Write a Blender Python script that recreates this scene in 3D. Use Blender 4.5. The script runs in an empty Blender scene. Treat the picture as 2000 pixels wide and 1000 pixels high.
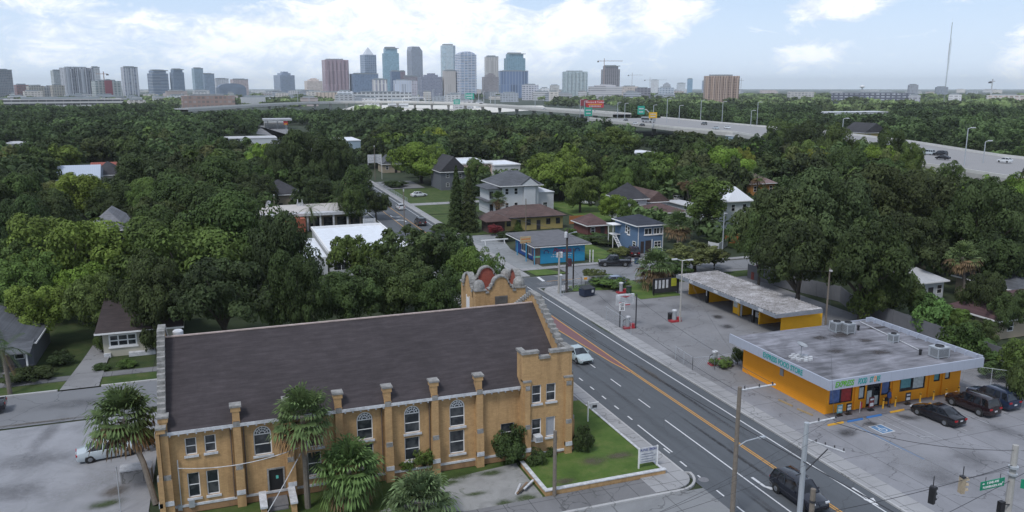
import bpy, bmesh, math, random
import numpy as np
from mathutils import Vector, Matrix
random.seed(7); RNG = np.random.default_rng(7)
S = bpy.context.scene; COL = S.collection
PI = math.pi
# ---------- camera calibration (metres; X = east across the main street, Y = north along it) ----------
F = 1580.0; HC = 30.0; TH = math.atan(328 / F); AZ = math.radians(20.0835)
def P(px, py, z=0.0):
    """point at height z seen at photo pixel (px,py)"""
    u = (px - 1000) / F; v = (py - 500) / F
    dy = math.cos(TH) - v * math.sin(TH); dz = -math.sin(TH) - v * math.cos(TH)
    t = (z - HC) / dz; x = u * t; y = dy * t
    return (x * math.cos(AZ) + y * math.sin(AZ), -x * math.sin(AZ) + y * math.cos(AZ))
def proj(X, Y, Z):
    x = X * math.cos(AZ) - Y * math.sin(AZ); y = X * math.sin(AZ) + Y * math.cos(AZ); z = Z - HC
    dep = y * math.cos(TH) - z * math.sin(TH); up = y * math.sin(TH) + z * math.cos(TH)
    if dep < 1: return (-9999, -9999, dep)
    return (1000 + F * x / dep, 500 - F * up / dep, dep)
def onY(px, py, Y0):
    y0 = P(px, py, 0)[1]; z = (Y0 - y0) / (P(px, py, 1)[1] - y0); return P(px, py, z)[0], z
def Xat(px, Y, z=0.0):
    """X where the line Y=const at height z crosses photo column px"""
    a = math.tan(AZ + math.atan((px - 1000) / (F / math.cos(TH)))) * Y
    for _ in range(12):
        e = px - proj(a, Y, z)[0]; g = proj(a + .5, Y, z)[0] - proj(a, Y, z)[0]; a += max(-20, min(20, .5 * e / g))
    return a
def onX(px, py, X0):
    x0 = P(px, py, 0)[0]; z = (X0 - x0) / (P(px, py, 1)[0] - x0); return P(px, py, z)[1], z
# ---------- materials ----------
def newmat(name):
    m = bpy.data.materials.new(name); m.use_nodes = True
    nt = m.node_tree; b = nt.nodes['Principled BSDF']; return m, nt, b
def N(nt, t, **kw):
    n = nt.nodes.new(t)
    for k, v in kw.items():
        if k.startswith('_'): setattr(n, k[1:], v)
        else: n.inputs[k.replace('#', ' ')].default_value = v
    return n
def L(nt, a, b): nt.links.new(a, b)
def c4(c): return (c[0], c[1], c[2], 1)
def ramp(nt, stops):
    r = nt.nodes.new('ShaderNodeValToRGB'); e = r.color_ramp.elements
    while len(e) > 1: e.remove(e[-1])
    e[0].position = stops[0][0]; e[0].color = c4(stops[0][1])
    for p, c in stops[1:]:
        x = e.new(p); x.color = c4(c)
    return r
def mixc(nt, fac, a, b, mode='MIX'):
    m = nt.nodes.new('ShaderNodeMix'); m.data_type = 'RGBA'; m.blend_type = mode
    for s, v in ((0, fac), (6, a), (7, b)):
        if isinstance(v, (int, float)): m.inputs[s].default_value = v
        elif isinstance(v, tuple): m.inputs[s].default_value = c4(v)
        else: L(nt, v, m.inputs[s])
    return m.outputs[2]
def mth(nt, op, a, b=None, c=None, clamp=False):
    m = nt.nodes.new('ShaderNodeMath'); m.operation = op; m.use_clamp = clamp
    for i, v in enumerate((a, b, c)):
        if v is None: continue
        if isinstance(v, (int, float)): m.inputs[i].default_value = v
        else: L(nt, v, m.inputs[i])
    return m.outputs[0]
def wpos(nt):
    g = nt.nodes.new('ShaderNodeNewGeometry'); return g.outputs['Position']
def opos(nt):
    g = nt.nodes.new('ShaderNodeTexCoord'); return g.outputs['Object']
def noise(nt, vec, scale, detail=6, rough=.6, dist=0):
    n = N(nt, 'ShaderNodeTexNoise', Scale=scale, Detail=detail, Roughness=rough, Distortion=dist)
    if vec is not None: L(nt, vec, n.inputs['Vector'])
    return n.outputs['Fac']
def bump(nt, b, h, strength=.3, dist=.05):
    n = N(nt, 'ShaderNodeBump', Strength=strength, Distance=dist); L(nt, h, n.inputs['Height']); L(nt, n.outputs[0], b.inputs['Normal'])
def scaled(c, k): return tuple(min(1, x * k) for x in c)
_M = {}
def plain(name, c, rough=.75, var=.25, scale=1.5, metal=0, spec=None, obj=False):
    """base colour with uneven wear in two octaves"""
    if name in _M: return _M[name]
    m, nt, b = newmat(name); v = opos(nt) if obj else wpos(nt)
    n1 = noise(nt, v, scale); n2 = noise(nt, v, scale * 7, 3)
    k = mth(nt, 'ADD', mth(nt, 'MULTIPLY', n1, .65), mth(nt, 'MULTIPLY', n2, .35))
    r = ramp(nt, [(.3, scaled(c, 1 - var)), (.52, c), (.72, scaled(c, 1 + var))]); L(nt, k, r.inputs[0])
    L(nt, r.outputs[0], b.inputs['Base Color']); b.inputs['Roughness'].default_value = rough; b.inputs['Metallic'].default_value = metal
    if spec is not None: b.inputs['Specular IOR Level'].default_value = spec
    _M[name] = m; return m
def glossy(name, c, rough=.15, coat=.25, metal=0):
    if name in _M: return _M[name]
    m, nt, b = newmat(name); n = noise(nt, opos(nt), 3, 4)
    L(nt, mixc(nt, n, scaled(c, .9), scaled(c, 1.1)), b.inputs['Base Color'])
    b.inputs['Roughness'].default_value = rough; b.inputs['Coat Weight'].default_value = coat; b.inputs['Coat Roughness'].default_value = .05; b.inputs['Metallic'].default_value = metal
    _M[name] = m; return m
def pane(name='window_pane', c=(.012, .014, .018), c2=(.05, .055, .06), rough=.08):
    if name in _M: return _M[name]
    m, nt, b = newmat(name); n = noise(nt, wpos(nt), 1.1, 2)
    r = ramp(nt, [(.42, c), (.6, c2)]); L(nt, n, r.inputs[0]); L(nt, r.outputs[0], b.inputs['Base Color'])
    b.inputs['Roughness'].default_value = rough; b.inputs['IOR'].default_value = 1.5
    _M[name] = m; return m
def brickmat(name, c1, c2, mortar, sc=1.0, bw=.22, bh=.075, stain=.35):
    m, nt, b = newmat(name); v = wpos(nt)
    s = N(nt, 'ShaderNodeSeparateXYZ'); L(nt, v, s.inputs[0])
    u = mth(nt, 'ADD', s.outputs[0], s.outputs[1]); cb = N(nt, 'ShaderNodeCombineXYZ'); L(nt, u, cb.inputs[0]); L(nt, s.outputs[2], cb.inputs[1])
    t = N(nt, 'ShaderNodeTexBrick', Scale=sc, Color1=c4(c1), Color2=c4(c2), Mortar=c4(mortar)); t.inputs['Mortar Size'].default_value = .008
    t.inputs['Brick Width'].default_value = bw; t.inputs['Row Height'].default_value = bh; L(nt, cb.outputs[0], t.inputs['Vector'])
    n1 = noise(nt, v, .35, 6, .65); n2 = noise(nt, cb.outputs[0], 6, 4)
    st = N(nt, 'ShaderNodeMapping'); L(nt, v, st.inputs[0]); st.inputs['Scale'].default_value = (1.2, 1.2, .18); n3 = noise(nt, st.outputs[0], 1.4, 5, .6)
    k = mixc(nt, stain, t.outputs[0], mixc(nt, n1, scaled(c1, .55), scaled(c2, 1.25)))
    k = mixc(nt, mth(nt, 'MULTIPLY', n2, .5), k, mixc(nt, n2, scaled(c1, .5), scaled(c2, 1.3)))
    r = ramp(nt, [(.5, (0, 0, 0)), (.75, (1, 1, 1))]); L(nt, n3, r.inputs[0])
    k = mixc(nt, mth(nt, 'MULTIPLY', r.outputs[0], .6), k, scaled(c1, .42))
    nb = noise(nt, v, .9, 7, .7, .8); rb_ = ramp(nt, [(.52, (0, 0, 0)), (.66, (1, 1, 1))]); L(nt, nb, rb_.inputs[0]); k = mixc(nt, mth(nt, 'MULTIPLY', rb_.outputs[0], .3), k, scaled(c2, 1.25))
    L(nt, k, b.inputs['Base Color']); b.inputs['Roughness'].default_value = .9; bump(nt, b, t.outputs[1], -.3, .01); return m
def shingle(name, c, row=.18, w=.35, streak=.5, use_x=True):
    """rows of shingles run along X; rows step with height"""
    m, nt, b = newmat(name); v = wpos(nt)
    s = N(nt, 'ShaderNodeSeparateXYZ'); L(nt, v, s.inputs[0])
    cb = N(nt, 'ShaderNodeCombineXYZ'); L(nt, s.outputs[0] if use_x else s.outputs[1], cb.inputs[0]); L(nt, mth(nt, 'MULTIPLY', s.outputs[2], 1.75), cb.inputs[1])
    t = N(nt, 'ShaderNodeTexBrick', Scale=1, Color1=c4(scaled(c, .75)), Color2=c4(scaled(c, 1.3)), Mortar=c4(scaled(c, .45))); t.inputs['Mortar Size'].default_value = .015
    t.inputs['Brick Width'].default_value = w; t.inputs['Row Height'].default_value = row; L(nt, cb.outputs[0], t.inputs['Vector'])
    n1 = noise(nt, v, .3, 7, .65, .5); n2 = noise(nt, v, 5, 4, .7)
    k = mixc(nt, .5, t.outputs[0], mixc(nt, n2, scaled(c, .5), scaled(c, 1.7)))
    r = ramp(nt, [(.35, scaled(c, .55)), (.5, c), (.68, scaled(c, 1.9))]); L(nt, n1, r.inputs[0])
    k = mixc(nt, streak, k, r.outputs[0])
    mp = N(nt, 'ShaderNodeMapping'); L(nt, cb.outputs[0], mp.inputs[0]); mp.inputs['Scale'].default_value = (.5, 3.3, 1); n4 = noise(nt, mp.outputs[0], 1.0, 5, .75)
    r4 = ramp(nt, [(.38, scaled(c, .55)), (.5, c), (.62, scaled(c, 1.75))]); L(nt, n4, r4.inputs[0]); k = mixc(nt, .38, k, r4.outputs[0])
    L(nt, k, b.inputs['Base Color']); b.inputs['Roughness'].default_value = .95; bump(nt, b, t.outputs[1], -.3, .02); return m
def ribbed(name, c, period=.4, axis=0, dark=.7, rough=.5, metal=0, var=.2, width=.12):
    """standing seams / boards as lines across one axis"""
    if name in _M: return _M[name]
    m, nt, b = newmat(name); v = wpos(nt); s = N(nt, 'ShaderNodeSeparateXYZ'); L(nt, v, s.inputs[0])
    a = s.outputs[axis] if axis < 3 else mth(nt, 'ADD', s.outputs[0], s.outputs[1])
    f = mth(nt, 'FRACT', mth(nt, 'DIVIDE', a, period)); e = mth(nt, 'LESS_THAN', f, width)
    n1 = noise(nt, v, .8, 6, .65); k = mixc(nt, n1, scaled(c, 1 - var), scaled(c, 1 + var))
    k = mixc(nt, e, k, scaled(c, dark)); L(nt, k, b.inputs['Base Color']); b.inputs['Roughness'].default_value = rough; b.inputs['Metallic'].default_value = metal
    bump(nt, b, f, .25, .02); _M[name] = m; return m
def facade(name, wall, glass, fw=3.6, fh=3.6, wu=.35, wv=.45, gl=.25, var=.12, vband=0):
    """window grid on a tower (object space)"""
    m, nt, b = newmat(name); v = opos(nt); s = N(nt, 'ShaderNodeSeparateXYZ'); L(nt, v, s.inputs[0])
    u = mth(nt, 'ADD', s.outputs[0], s.outputs[1])
    mu = mth(nt, 'GREATER_THAN', mth(nt, 'FRACT', mth(nt, 'DIVIDE', u, fw)), wu); mv = mth(nt, 'GREATER_THAN', mth(nt, 'FRACT', mth(nt, 'DIVIDE', s.outputs[2], fh)), wv)
    k = mth(nt, 'MULTIPLY', mu, mv)
    if vband: 
        big = mth(nt, 'GREATER_THAN', mth(nt, 'FRACT', mth(nt, 'DIVIDE', u, vband)), .35); k = mth(nt, 'MULTIPLY', k, mth(nt, 'ADD', mth(nt, 'MULTIPLY', big, .75), .25))
    wn = N(nt, 'ShaderNodeTexWhiteNoise'); fl = N(nt, 'ShaderNodeVectorMath', _operation='FLOOR'); sc = N(nt, 'ShaderNodeVectorMath', _operation='DIVIDE'); L(nt, v, sc.inputs[0]); sc.inputs[1].default_value = (fw, fw, fh); L(nt, sc.outputs[0], fl.inputs[0]); L(nt, fl.outputs[0], wn.inputs['Vector'])
    lw_ = sum(wall) / 3; lg_ = sum(glass) / 3; wall = tuple((v * .75 + lw_ * .25) * 1.3 for v in wall); glass = tuple((v * .7 + lg_ * .3) * 1.35 for v in glass)
    g = mixc(nt, wn.outputs['Value'], scaled(glass, .7), scaled(glass, 1.5)); n1 = noise(nt, v, .02, 3)
    w = mixc(nt, n1, scaled(wall, 1 - var), scaled(wall, 1 + var))
    L(nt, mixc(nt, k, w, g), b.inputs['Base Color']); L(nt, mth(nt, 'SUBTRACT', .8, mth(nt, 'MULTIPLY', k, .8 - gl)), b.inputs['Roughness']); return m
# ---------- meshes ----------
class MB:
    def __init__(s): s.v = []; s.f = []; s.m = []
    def add(s, vs, fs, mi=0):
        o = len(s.v); s.v += [tuple(p) for p in vs]; s.f += [tuple(i + o for i in f) for f in fs]; s.m += [mi] * len(fs); return s
    def box(s, x0, x1, y0, y1, z0, z1, mi=0):
        vs = [(x0, y0, z0), (x1, y0, z0), (x1, y1, z0), (x0, y1, z0), (x0, y0, z1), (x1, y0, z1), (x1, y1, z1), (x0, y1, z1)]
        return s.add(vs, [(0, 3, 2, 1), (4, 5, 6, 7), (0, 1, 5, 4), (1, 2, 6, 5), (2, 3, 7, 6), (3, 0, 4, 7)], mi)
    def cbox(s, x, y, z, dx, dy, dz, mi=0): return s.box(x - dx / 2, x + dx / 2, y - dy / 2, y + dy / 2, z, z + dz, mi)
    def prism(s, poly, z0, z1, mi=0, top=None):
        n = len(poly); t = top or poly
        vs = [(p[0], p[1], z0) for p in poly] + [(p[0], p[1], z1) for p in t]
        return s.add(vs, [tuple(range(n))[::-1], tuple(range(n, 2 * n))] + [(i, (i + 1) % n, n + (i + 1) % n, n + i) for i in range(n)], mi)
    def slab(s, fc, prof, d0, d1, w, mi=0):
        """profile (a,z) extruded along a wall's normal from d0 to d1"""
        n = len(prof); vs = [FP(fc, w, a, d0, z) for a, z in prof] + [FP(fc, w, a, d1, z) for a, z in prof]
        return s.add(vs, [tuple(range(n)), tuple(range(n, 2 * n))[::-1]] + [(i, n + i, n + (i + 1) % n, (i + 1) % n) for i in range(n)], mi)
    def fbox(s, fc, w, a0, a1, d0, d1, z0, z1, mi=0):
        return s.slab(fc, [(a0, z0), (a1, z0), (a1, z1), (a0, z1)], d0, d1, w, mi)
    def tube(s, pts, r, n=6, mi=0, cap=True):
        pts = [Vector(p) for p in pts]; rs = r if isinstance(r, (list, tuple)) else [r] * len(pts); o = len(s.v); vs = []
        for i, p in enumerate(pts):
            d = (pts[min(i + 1, len(pts) - 1)] - pts[max(i - 1, 0)]).normalized()
            a = d.cross(Vector((0, 0, 1)));
            if a.length < .05: a = d.cross(Vector((1, 0, 0)))
            a.normalize(); b = d.cross(a)
            vs += [p + (a * math.cos(2 * PI * k / n) + b * math.sin(2 * PI * k / n)) * rs[i] for k in range(n)]
        fs = [(i * n + k, i * n + (k + 1) % n, (i + 1) * n + (k + 1) % n, (i + 1) * n + k) for i in range(len(pts) - 1) for k in range(n)]
        if cap: fs += [tuple(range(n))[::-1], tuple(range((len(pts) - 1) * n, len(pts) * n))]
        return s.add(vs, fs, mi)
    def rev(s, prof, c=(0, 0, 0), n=12, mi=0):
        vs = [(c[0] + r * math.cos(2 * PI * k / n), c[1] + r * math.sin(2 * PI * k / n), c[2] + z) for r, z in prof for k in range(n)]
        fs = [(i * n + k, i * n + (k + 1) % n, (i + 1) * n + (k + 1) % n, (i + 1) * n + k) for i in range(len(prof) - 1) for k in range(n)]
        fs += [tuple(range(n))[::-1], tuple(range((len(prof) - 1) * n, len(prof) * n))]
        return s.add(vs, fs, mi)
    def face(s, *vs, mi=0): return s.add(vs, [tuple(range(len(vs)))], mi)
    def hip(s, x0, x1, y0, y1, z0, z1, over=.5, ridge='x', hipf=1.0, th=.12, mi=0):
        """hip roof (hipf=1) or gable (hipf=0) with a thin eave slab"""
        x0 -= over; x1 += over; y0 -= over; y1 += over; s.box(x0, x1, y0, y1, z0 - th, z0 - .004, mi)
        if ridge == 'x': h = min((y1 - y0) / 2, (x1 - x0) / 2) * hipf; m = (y0 + y1) / 2; a, b = (x0 + h, m, z1), (x1 - h, m, z1)
        else: h = min((x1 - x0) / 2, (y1 - y0) / 2) * hipf; m = (x0 + x1) / 2; a, b = (m, y0 + h, z1), (m, y1 - h, z1)
        c = [(x0, y0, z0), (x1, y0, z0), (x1, y1, z0), (x0, y1, z0), a, b]
        fs = [(0, 1, 5, 4), (1, 2, 5), (2, 3, 4, 5), (3, 0, 4)] if ridge == 'x' else [(0, 1, 4), (1, 2, 5, 4), (2, 3, 5), (3, 0, 4, 5)]
        return s.add(c, fs + [(3, 2, 1, 0)], mi)
    def build(s, name, mat, parent=None, loc=None, smooth=False, rot=None):
        me = bpy.data.meshes.new(name); me.from_pydata(s.v, [], s.f); mats = mat if isinstance(mat, (list, tuple)) else [mat]
        for m in mats: me.materials.append(m)
        if len(mats) > 1: me.polygons.foreach_set('material_index', s.m)
        bm = bmesh.new(); bm.from_mesh(me); bmesh.ops.recalc_face_normals(bm, faces=bm.faces); bm.to_mesh(me); bm.free()
        if smooth: me.polygons.foreach_set('use_smooth', [True] * len(me.polygons))
        me.update(); o = bpy.data.objects.new(name, me); COL.objects.link(o)
        if parent:
            o.parent = parent
            if parent.name in WP: o.location = -parent.location
        if loc: o.location = loc
        if rot: o.rotation_euler = rot
        return o
WP = set()
def thingw(*a, **k):
    '''a thing whose parts are given in world coordinates'''
    o = thing(*a, **k); WP.add(o.name); return o
def FP(fc, w, a, d, z):
    return {'S': (a, w - d, z), 'N': (a, w + d, z), 'W': (w - d, a, z), 'E': (w + d, a, z)}[fc]
def tag(o, label, cat, group=None):
    o['label'] = label; o['category'] = cat
    if group: o['group'] = group
    return o
def thing(name, label, cat, loc=(0, 0, 0), rz=0, group=None):
    o = bpy.data.objects.new(name, None); COL.objects.link(o); o.location = loc; o.rotation_euler = (0, 0, rz); o.empty_display_size = .3
    return tag(o, label, cat, group)
def struct(o): o['kind'] = 'structure'; return o
def stuff(o): o['kind'] = 'stuff'; return o
KIDS = {}
def copy_tree(o, parent=None, keep=False):
    c = o.copy(); COL.objects.link(c)
    if parent: c.parent = parent
    for ch in [x for x in bpy.data.objects if x.parent == o]: copy_tree(ch, c)
    return c
def text(name, body, size, mat, parent=None, loc=(0, 0, 0), rot=(PI / 2, 0, 0), ext=.01, align='CENTER', sx=1, shear=0, bold=0):
    cu = bpy.data.curves.new(name, 'FONT'); cu.body = body; cu.size = size; cu.extrude = ext; cu.align_x = align; cu.align_y = 'CENTER'; cu.shear = shear; cu.offset = bold
    o = bpy.data.objects.new(name + '_c', cu); COL.objects.link(o); bpy.context.view_layer.update()
    me = bpy.data.meshes.new_from_object(o.evaluated_get(bpy.context.evaluated_depsgraph_get())); bpy.data.objects.remove(o)
    me.materials.clear(); me.materials.append(mat); r = bpy.data.objects.new(name, me); COL.objects.link(r); r.location = loc; r.rotation_euler = rot; r.scale = (sx, 1, 1)
    if parent:
        r.parent = parent
        if parent.name in WP: r.location = Vector(loc) - parent.location
    return r
def wall_holes(mb, fc, w, a0, a1, z0, z1, holes, th=.3, mi=0):
    """wall slab with rectangular openings (a0,a1,z0,z1); outer face at d=0"""
    As = sorted({a0, a1} | {h[0] for h in holes} | {h[1] for h in holes})
    for i in range(len(As) - 1):
        p, q = As[i], As[i + 1]; m = (p + q) / 2; z = z0
        for h in sorted([h for h in holes if h[0] < m < h[1]], key=lambda h: h[2]):
            if h[2] > z: mb.fbox(fc, w, p, q, -th, 0, z, h[2], mi)
            z = h[3]
        if z < z1: mb.fbox(fc, w, p, q, -th, 0, z, z1, mi)
def window(parent, fc, w, a0, a1, z0, z1, fm, gm, fr=.07, mull=(0, 1), sill=True, d=0.0, proud=.05, name='window', sm=None, label=None):
    """frame at wall depth d; pane and sill are sub-parts. mull=(vertical bars, horizontal bars)"""
    f = MB(); f.fbox(fc, w, a0, a0 + fr, d - .02, d + proud, z0, z1); f.fbox(fc, w, a1 - fr, a1, d - .02, d + proud, z0, z1)
    f.fbox(fc, w, a0 + fr, a1 - fr, d - .02, d + proud, z0, z0 + fr); f.fbox(fc, w, a0 + fr, a1 - fr, d - .02, d + proud, z1 - fr, z1)
    for i in range(mull[0]):
        x = a0 + (a1 - a0) * (i + 1) / (mull[0] + 1); f.fbox(fc, w, x - fr / 2.4, x + fr / 2.4, d - .01, d + proud - .015, z0 + fr, z1 - fr)
    for i in range(mull[1]):
        z = z0 + (z1 - z0) * (i + 1) / (mull[1] + 1); f.fbox(fc, w, a0 + fr, a1 - fr, d - .01, d + proud - .01, z - fr / 2.4, z + fr / 2.4)
    o = f.build(name, fm, parent)
    g = MB(); g.fbox(fc, w, a0 + fr * .9, a1 - fr * .9, d - .06, d + .012, z0 + fr * .9, z1 - fr * .9); g.build('pane', gm, o)
    if sill:
        q = MB(); q.fbox(fc, w, a0 - .1, a1 + .1, d - .02, max(d, 0) + .12, z0 - .16, z0 - .003); q.build('sill', sm or fm, o)
    if label: o['label'] = label
    return o
# ---------- shared materials ----------
WHITE = plain('white_paint', (.72, .72, .72), .6, .12); OLDWHITE = plain('weathered_white', (.50, .51, .53), .8, .4, 2.5)
STONE = plain('stained_stone', (.25, .245, .235), .9, .6, 2.2)
DARK = plain('dark_metal', (.03, .03, .035), .5, .3); GREYM = plain('grey_metal', (.33, .35, .37), .5, .15, metal=.2); GALV = plain('galvanised', (.42, .45, .48), .45, .12, metal=.3)
WOODP = plain('pole_wood', (.17, .145, .12), .9, .3, 4); CONCP = plain('pole_concrete', (.34, .33, .31), .9, .2, 3)
GLASS = pane(); BLACK = plain('black_plastic', (.012, .012, .014), .5, .2); RUB = plain('rubber', (.012, .012, .012), .85, .2)
RED = plain('red_paint', (.36, .03, .04), .5, .2); YEL = plain('yellow_paint', (.62, .33, .03), .6, .15, 3); BLUEP = plain('blue_paint', (.04, .16, .42), .6, .2, 3)
def ground_mat():
    m, nt, b = newmat('ground_soil_grass'); v = wpos(nt)
    n1 = noise(nt, v, .05, 8, .65); n2 = noise(nt, v, .9, 6, .7); n3 = noise(nt, v, .003, 6, .6)
    r = ramp(nt, [(.35, (.014, .026, .010)), (.52, (.026, .040, .014)), (.60, (.05, .05, .03)), (.72, (.09, .08, .06))]); L(nt, mth(nt, 'ADD', mth(nt, 'MULTIPLY', n1, .6), mth(nt, 'MULTIPLY', n2, .4)), r.inputs[0])
    r2 = ramp(nt, [(.35, (.018, .030, .016)), (.55, (.035, .05, .03)), (.64, (.10, .11, .10)), (.72, (.03, .045, .025))]); L(nt, noise(nt, v, .012, 8, .7), r2.inputs[0])
    ln = N(nt, 'ShaderNodeVectorMath', _operation='LENGTH'); L(nt, v, ln.inputs[0])
    far = mth(nt, 'MULTIPLY_ADD', ln.outputs['Value'], 1 / 700, -.6, clamp=True)
    L(nt, mixc(nt, far, r.outputs[0], r2.outputs[0]), b.inputs['Base Color']); b.inputs['Roughness'].default_value = 1; return m
def grass_mat(name='grass', k=1.0, dry=.3):
    m, nt, b = newmat(name); v = wpos(nt); n1 = noise(nt, v, .5, 7, .7); n2 = noise(nt, v, 9, 5, .8)
    r = ramp(nt, [(.3, (.026 * k, .055 * k, .007 * k)), (.48, (.050 * k, .092 * k, .012 * k)), (.64, (.095 * k, .115 * k, .030 * k)), (.78, (.13 * k, .12 * k, .07 * k))])
    L(nt, mth(nt, 'ADD', mth(nt, 'MULTIPLY', n1, .45 + dry), mth(nt, 'MULTIPLY', n2, .55 - dry)), r.inputs[0]); L(nt, r.outputs[0], b.inputs['Base Color']); b.inputs['Roughness'].default_value = 1; bump(nt, b, n2, .6, .08); return m
def asphalt_mat(name, c, patch=.25, crack=.5, wear=True):
    m, nt, b = newmat(name); v = wpos(nt)
    n1 = noise(nt, v, .25, 7, .65, .6); n2 = noise(nt, v, 14, 4, .8)
    k = mixc(nt, n1, scaled(c, 1 - patch), scaled(c, 1 + patch)); k = mixc(nt, mth(nt, 'MULTIPLY', n2, .35), k, scaled(c, 1.5))
    mp = N(nt, 'ShaderNodeMapping'); L(nt, v, mp.inputs[0]); mp.inputs['Scale'].default_value = (1.4, .05, 1); n3 = noise(nt, mp.outputs[0], 1.1, 4)
    if wear: rr = ramp(nt, [(.4, (0, 0, 0)), (.65, (1, 1, 1))]); L(nt, n3, rr.inputs[0]); k = mixc(nt, mth(nt, 'MULTIPLY', rr.outputs[0], .4), k, scaled(c, .68))
    w = N(nt, 'ShaderNodeTexVoronoi', _feature='DISTANCE_TO_EDGE', Scale=.22); dv = N(nt, 'ShaderNodeVectorMath', _operation='ADD'); L(nt, v, dv.inputs[0]); nn = N(nt, 'ShaderNodeTexNoise', Scale=.6, Detail=5); L(nt, v, nn.inputs['Vector']); L(nt, nn.outputs['Color'], dv.inputs[1]); L(nt, dv.outputs[0], w.inputs['Vector'])
    ck = mth(nt, 'LESS_THAN', w.outputs['Distance'], .008); k = mixc(nt, mth(nt, 'MULTIPLY', ck, crack), k, scaled(c, .45))
    L(nt, k, b.inputs['Base Color']); b.inputs['Roughness'].default_value = .9; bump(nt, b, n2, .15, .01); return m
def concrete_mat(name, c, joint=0, jy=None, stain=.5, ssc=.16, crack=.6, off=(0, 0), blot=(.1, .1, .11)):
    m, nt, b = newmat(name); v = wpos(nt)
    n1 = noise(nt, v, ssc, 8, .68, .8); n2 = noise(nt, v, 8, 5, .75); n4 = noise(nt, v, .7, 6, .7, 1.2)
    r = ramp(nt, [(.32, scaled(c, .72)), (.5, c), (.68, scaled(c, 1.18))]); L(nt, n1, r.inputs[0]); k = r.outputs[0]
    k = mixc(nt, mth(nt, 'MULTIPLY', n2, .4), k, scaled(c, 1.25))
    r2 = ramp(nt, [(.60, (0, 0, 0)), (.72, (1, 1, 1))]); L(nt, n4, r2.inputs[0]); k = mixc(nt, mth(nt, 'MULTIPLY', r2.outputs[0], stain), k, blot)
    w = N(nt, 'ShaderNodeTexVoronoi', _feature='DISTANCE_TO_EDGE', Scale=.16); dv = N(nt, 'ShaderNodeVectorMath', _operation='ADD'); L(nt, v, dv.inputs[0]); nn = N(nt, 'ShaderNodeTexNoise', Scale=.5, Detail=6); L(nt, v, nn.inputs['Vector']); sc = N(nt, 'ShaderNodeVectorMath', _operation='SCALE'); sc.inputs['Scale'].default_value = 3; L(nt, nn.outputs['Color'], sc.inputs[0]); L(nt, sc.outputs[0], dv.inputs[1]); L(nt, dv.outputs[0], w.inputs['Vector'])
    k = mixc(nt, mth(nt, 'MULTIPLY', mth(nt, 'LESS_THAN', w.outputs['Distance'], .006), crack), k, scaled(c, .35))
    if joint:
        s = N(nt, 'ShaderNodeSeparateXYZ'); L(nt, v, s.inputs[0])
        for ax, pr, of in ((0, joint, off[0]), (1, jy or joint, off[1])):
            f = mth(nt, 'FRACT', mth(nt, 'DIVIDE', mth(nt, 'ADD', s.outputs[ax], 1000 + of), pr)); k = mixc(nt, mth(nt, 'MULTIPLY', mth(nt, 'LESS_THAN', f, .07 / pr), .75), k, scaled(c, .4))
    L(nt, k, b.inputs['Base Color']); b.inputs['Roughness'].default_value = .92; bump(nt, b, n2, .15, .01); return m
GRASS = grass_mat(k=1.25); GRASSD = grass_mat('rough_grass', .75, .45)
ASPH = asphalt_mat('road_asphalt', (.080, .088, .098), .2, .3); ASPHO = asphalt_mat('old_asphalt', (.17, .175, .185), .22, .7, False)
LOT = concrete_mat('lot_concrete', (.178, .178, .185), 0, stain=.45, blot=(.09, .09, .1)); LOTJ = concrete_mat('store_lot_concrete', (.205, .207, .222), 3.7, 6.1, .5, blot=(.11, .11, .12), off=(1.2, .4))
WALK = concrete_mat('sidewalk_concrete', (.27, .27, .275), 1.5, 1.5, .25); WALKO = concrete_mat('old_sidewalk_concrete', (.15, .15, .155), 2.0, 1.9, .5, blot=(.05, .055, .04)); KERB = concrete_mat('kerb_concrete', (.36, .36, .36), 0, stain=.3)
GRAV = concrete_mat('pale_gravel', (.235, .24, .257), 0, stain=.35, ssc=.3, crack=.15, blot=(.17, .17, .16)); MARKW = plain('road_white_paint', (.58, .59, .6), .7, .18, 4); MARKY = plain('road_yellow_paint', (.55, .28, .05), .7, .2, 4)
# ---------- ground, roads ----------
R0 = 25000
mb = MB(); n = 64; mb.add([(0, 0, 0)] + [(R0 * math.cos(2 * PI * k / n), R0 * math.sin(2 * PI * k / n), 0) for k in range(n)], [(0, 1 + k, 1 + (k + 1) % n) for k in range(n)])
struct(mb.build('ground', ground_mat(), loc=(0, 0, -.06)))
def sheet(name, pts, z, mat, kind='structure'):
    mb = MB(); mb.face(*[(x, y, z) for x, y in pts]); o = mb.build(name, mat); o['kind'] = kind; return o
def slabs(name, polys, z0, z1, mat):
    mb = MB()
    for p in polys: mb.prism(p, z0, z1)
    o = mb.build(name, mat); return struct(o)
def rc(x0, x1, y0, y1): return [(x0, y0), (x1, y0), (x1, y1), (x0, y1)]
def xo(y): return 0 if y < 115 else min(1.3, (y - 115) * .010)
def strip(a, b, y0, y1, step=15):
    ys = [y0]; 
    while ys[-1] + step < y1: ys.append(ys[-1] + step)
    ys.append(y1); return [(b + xo(y), y) for y in ys] + [(a + xo(y), y) for y in ys[::-1]]
sheet('road_main', strip(33.35, 44.9, 8, 700), 0, ASPH)
sheet('road_cross_east', rc(44.9, 190, 111.3, 118.8), 0, ASPH if 0 else ASPHO)
sheet('road_apron', [(44.9, 112.0), (52, 112.0), (50.5, 118.6), (44.9, 118.6)], .006, ASPH)
sheet('road_cross_apron', rc(53.5, 78, 118.8, 123.6), -.004, ASPHO)
sheet('road_cross_west', rc(-80, 33.35, 79.6, 88.2), 0, asphalt_mat('west_street_asphalt', (.15, .155, .165), .2, .6, False))
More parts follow.
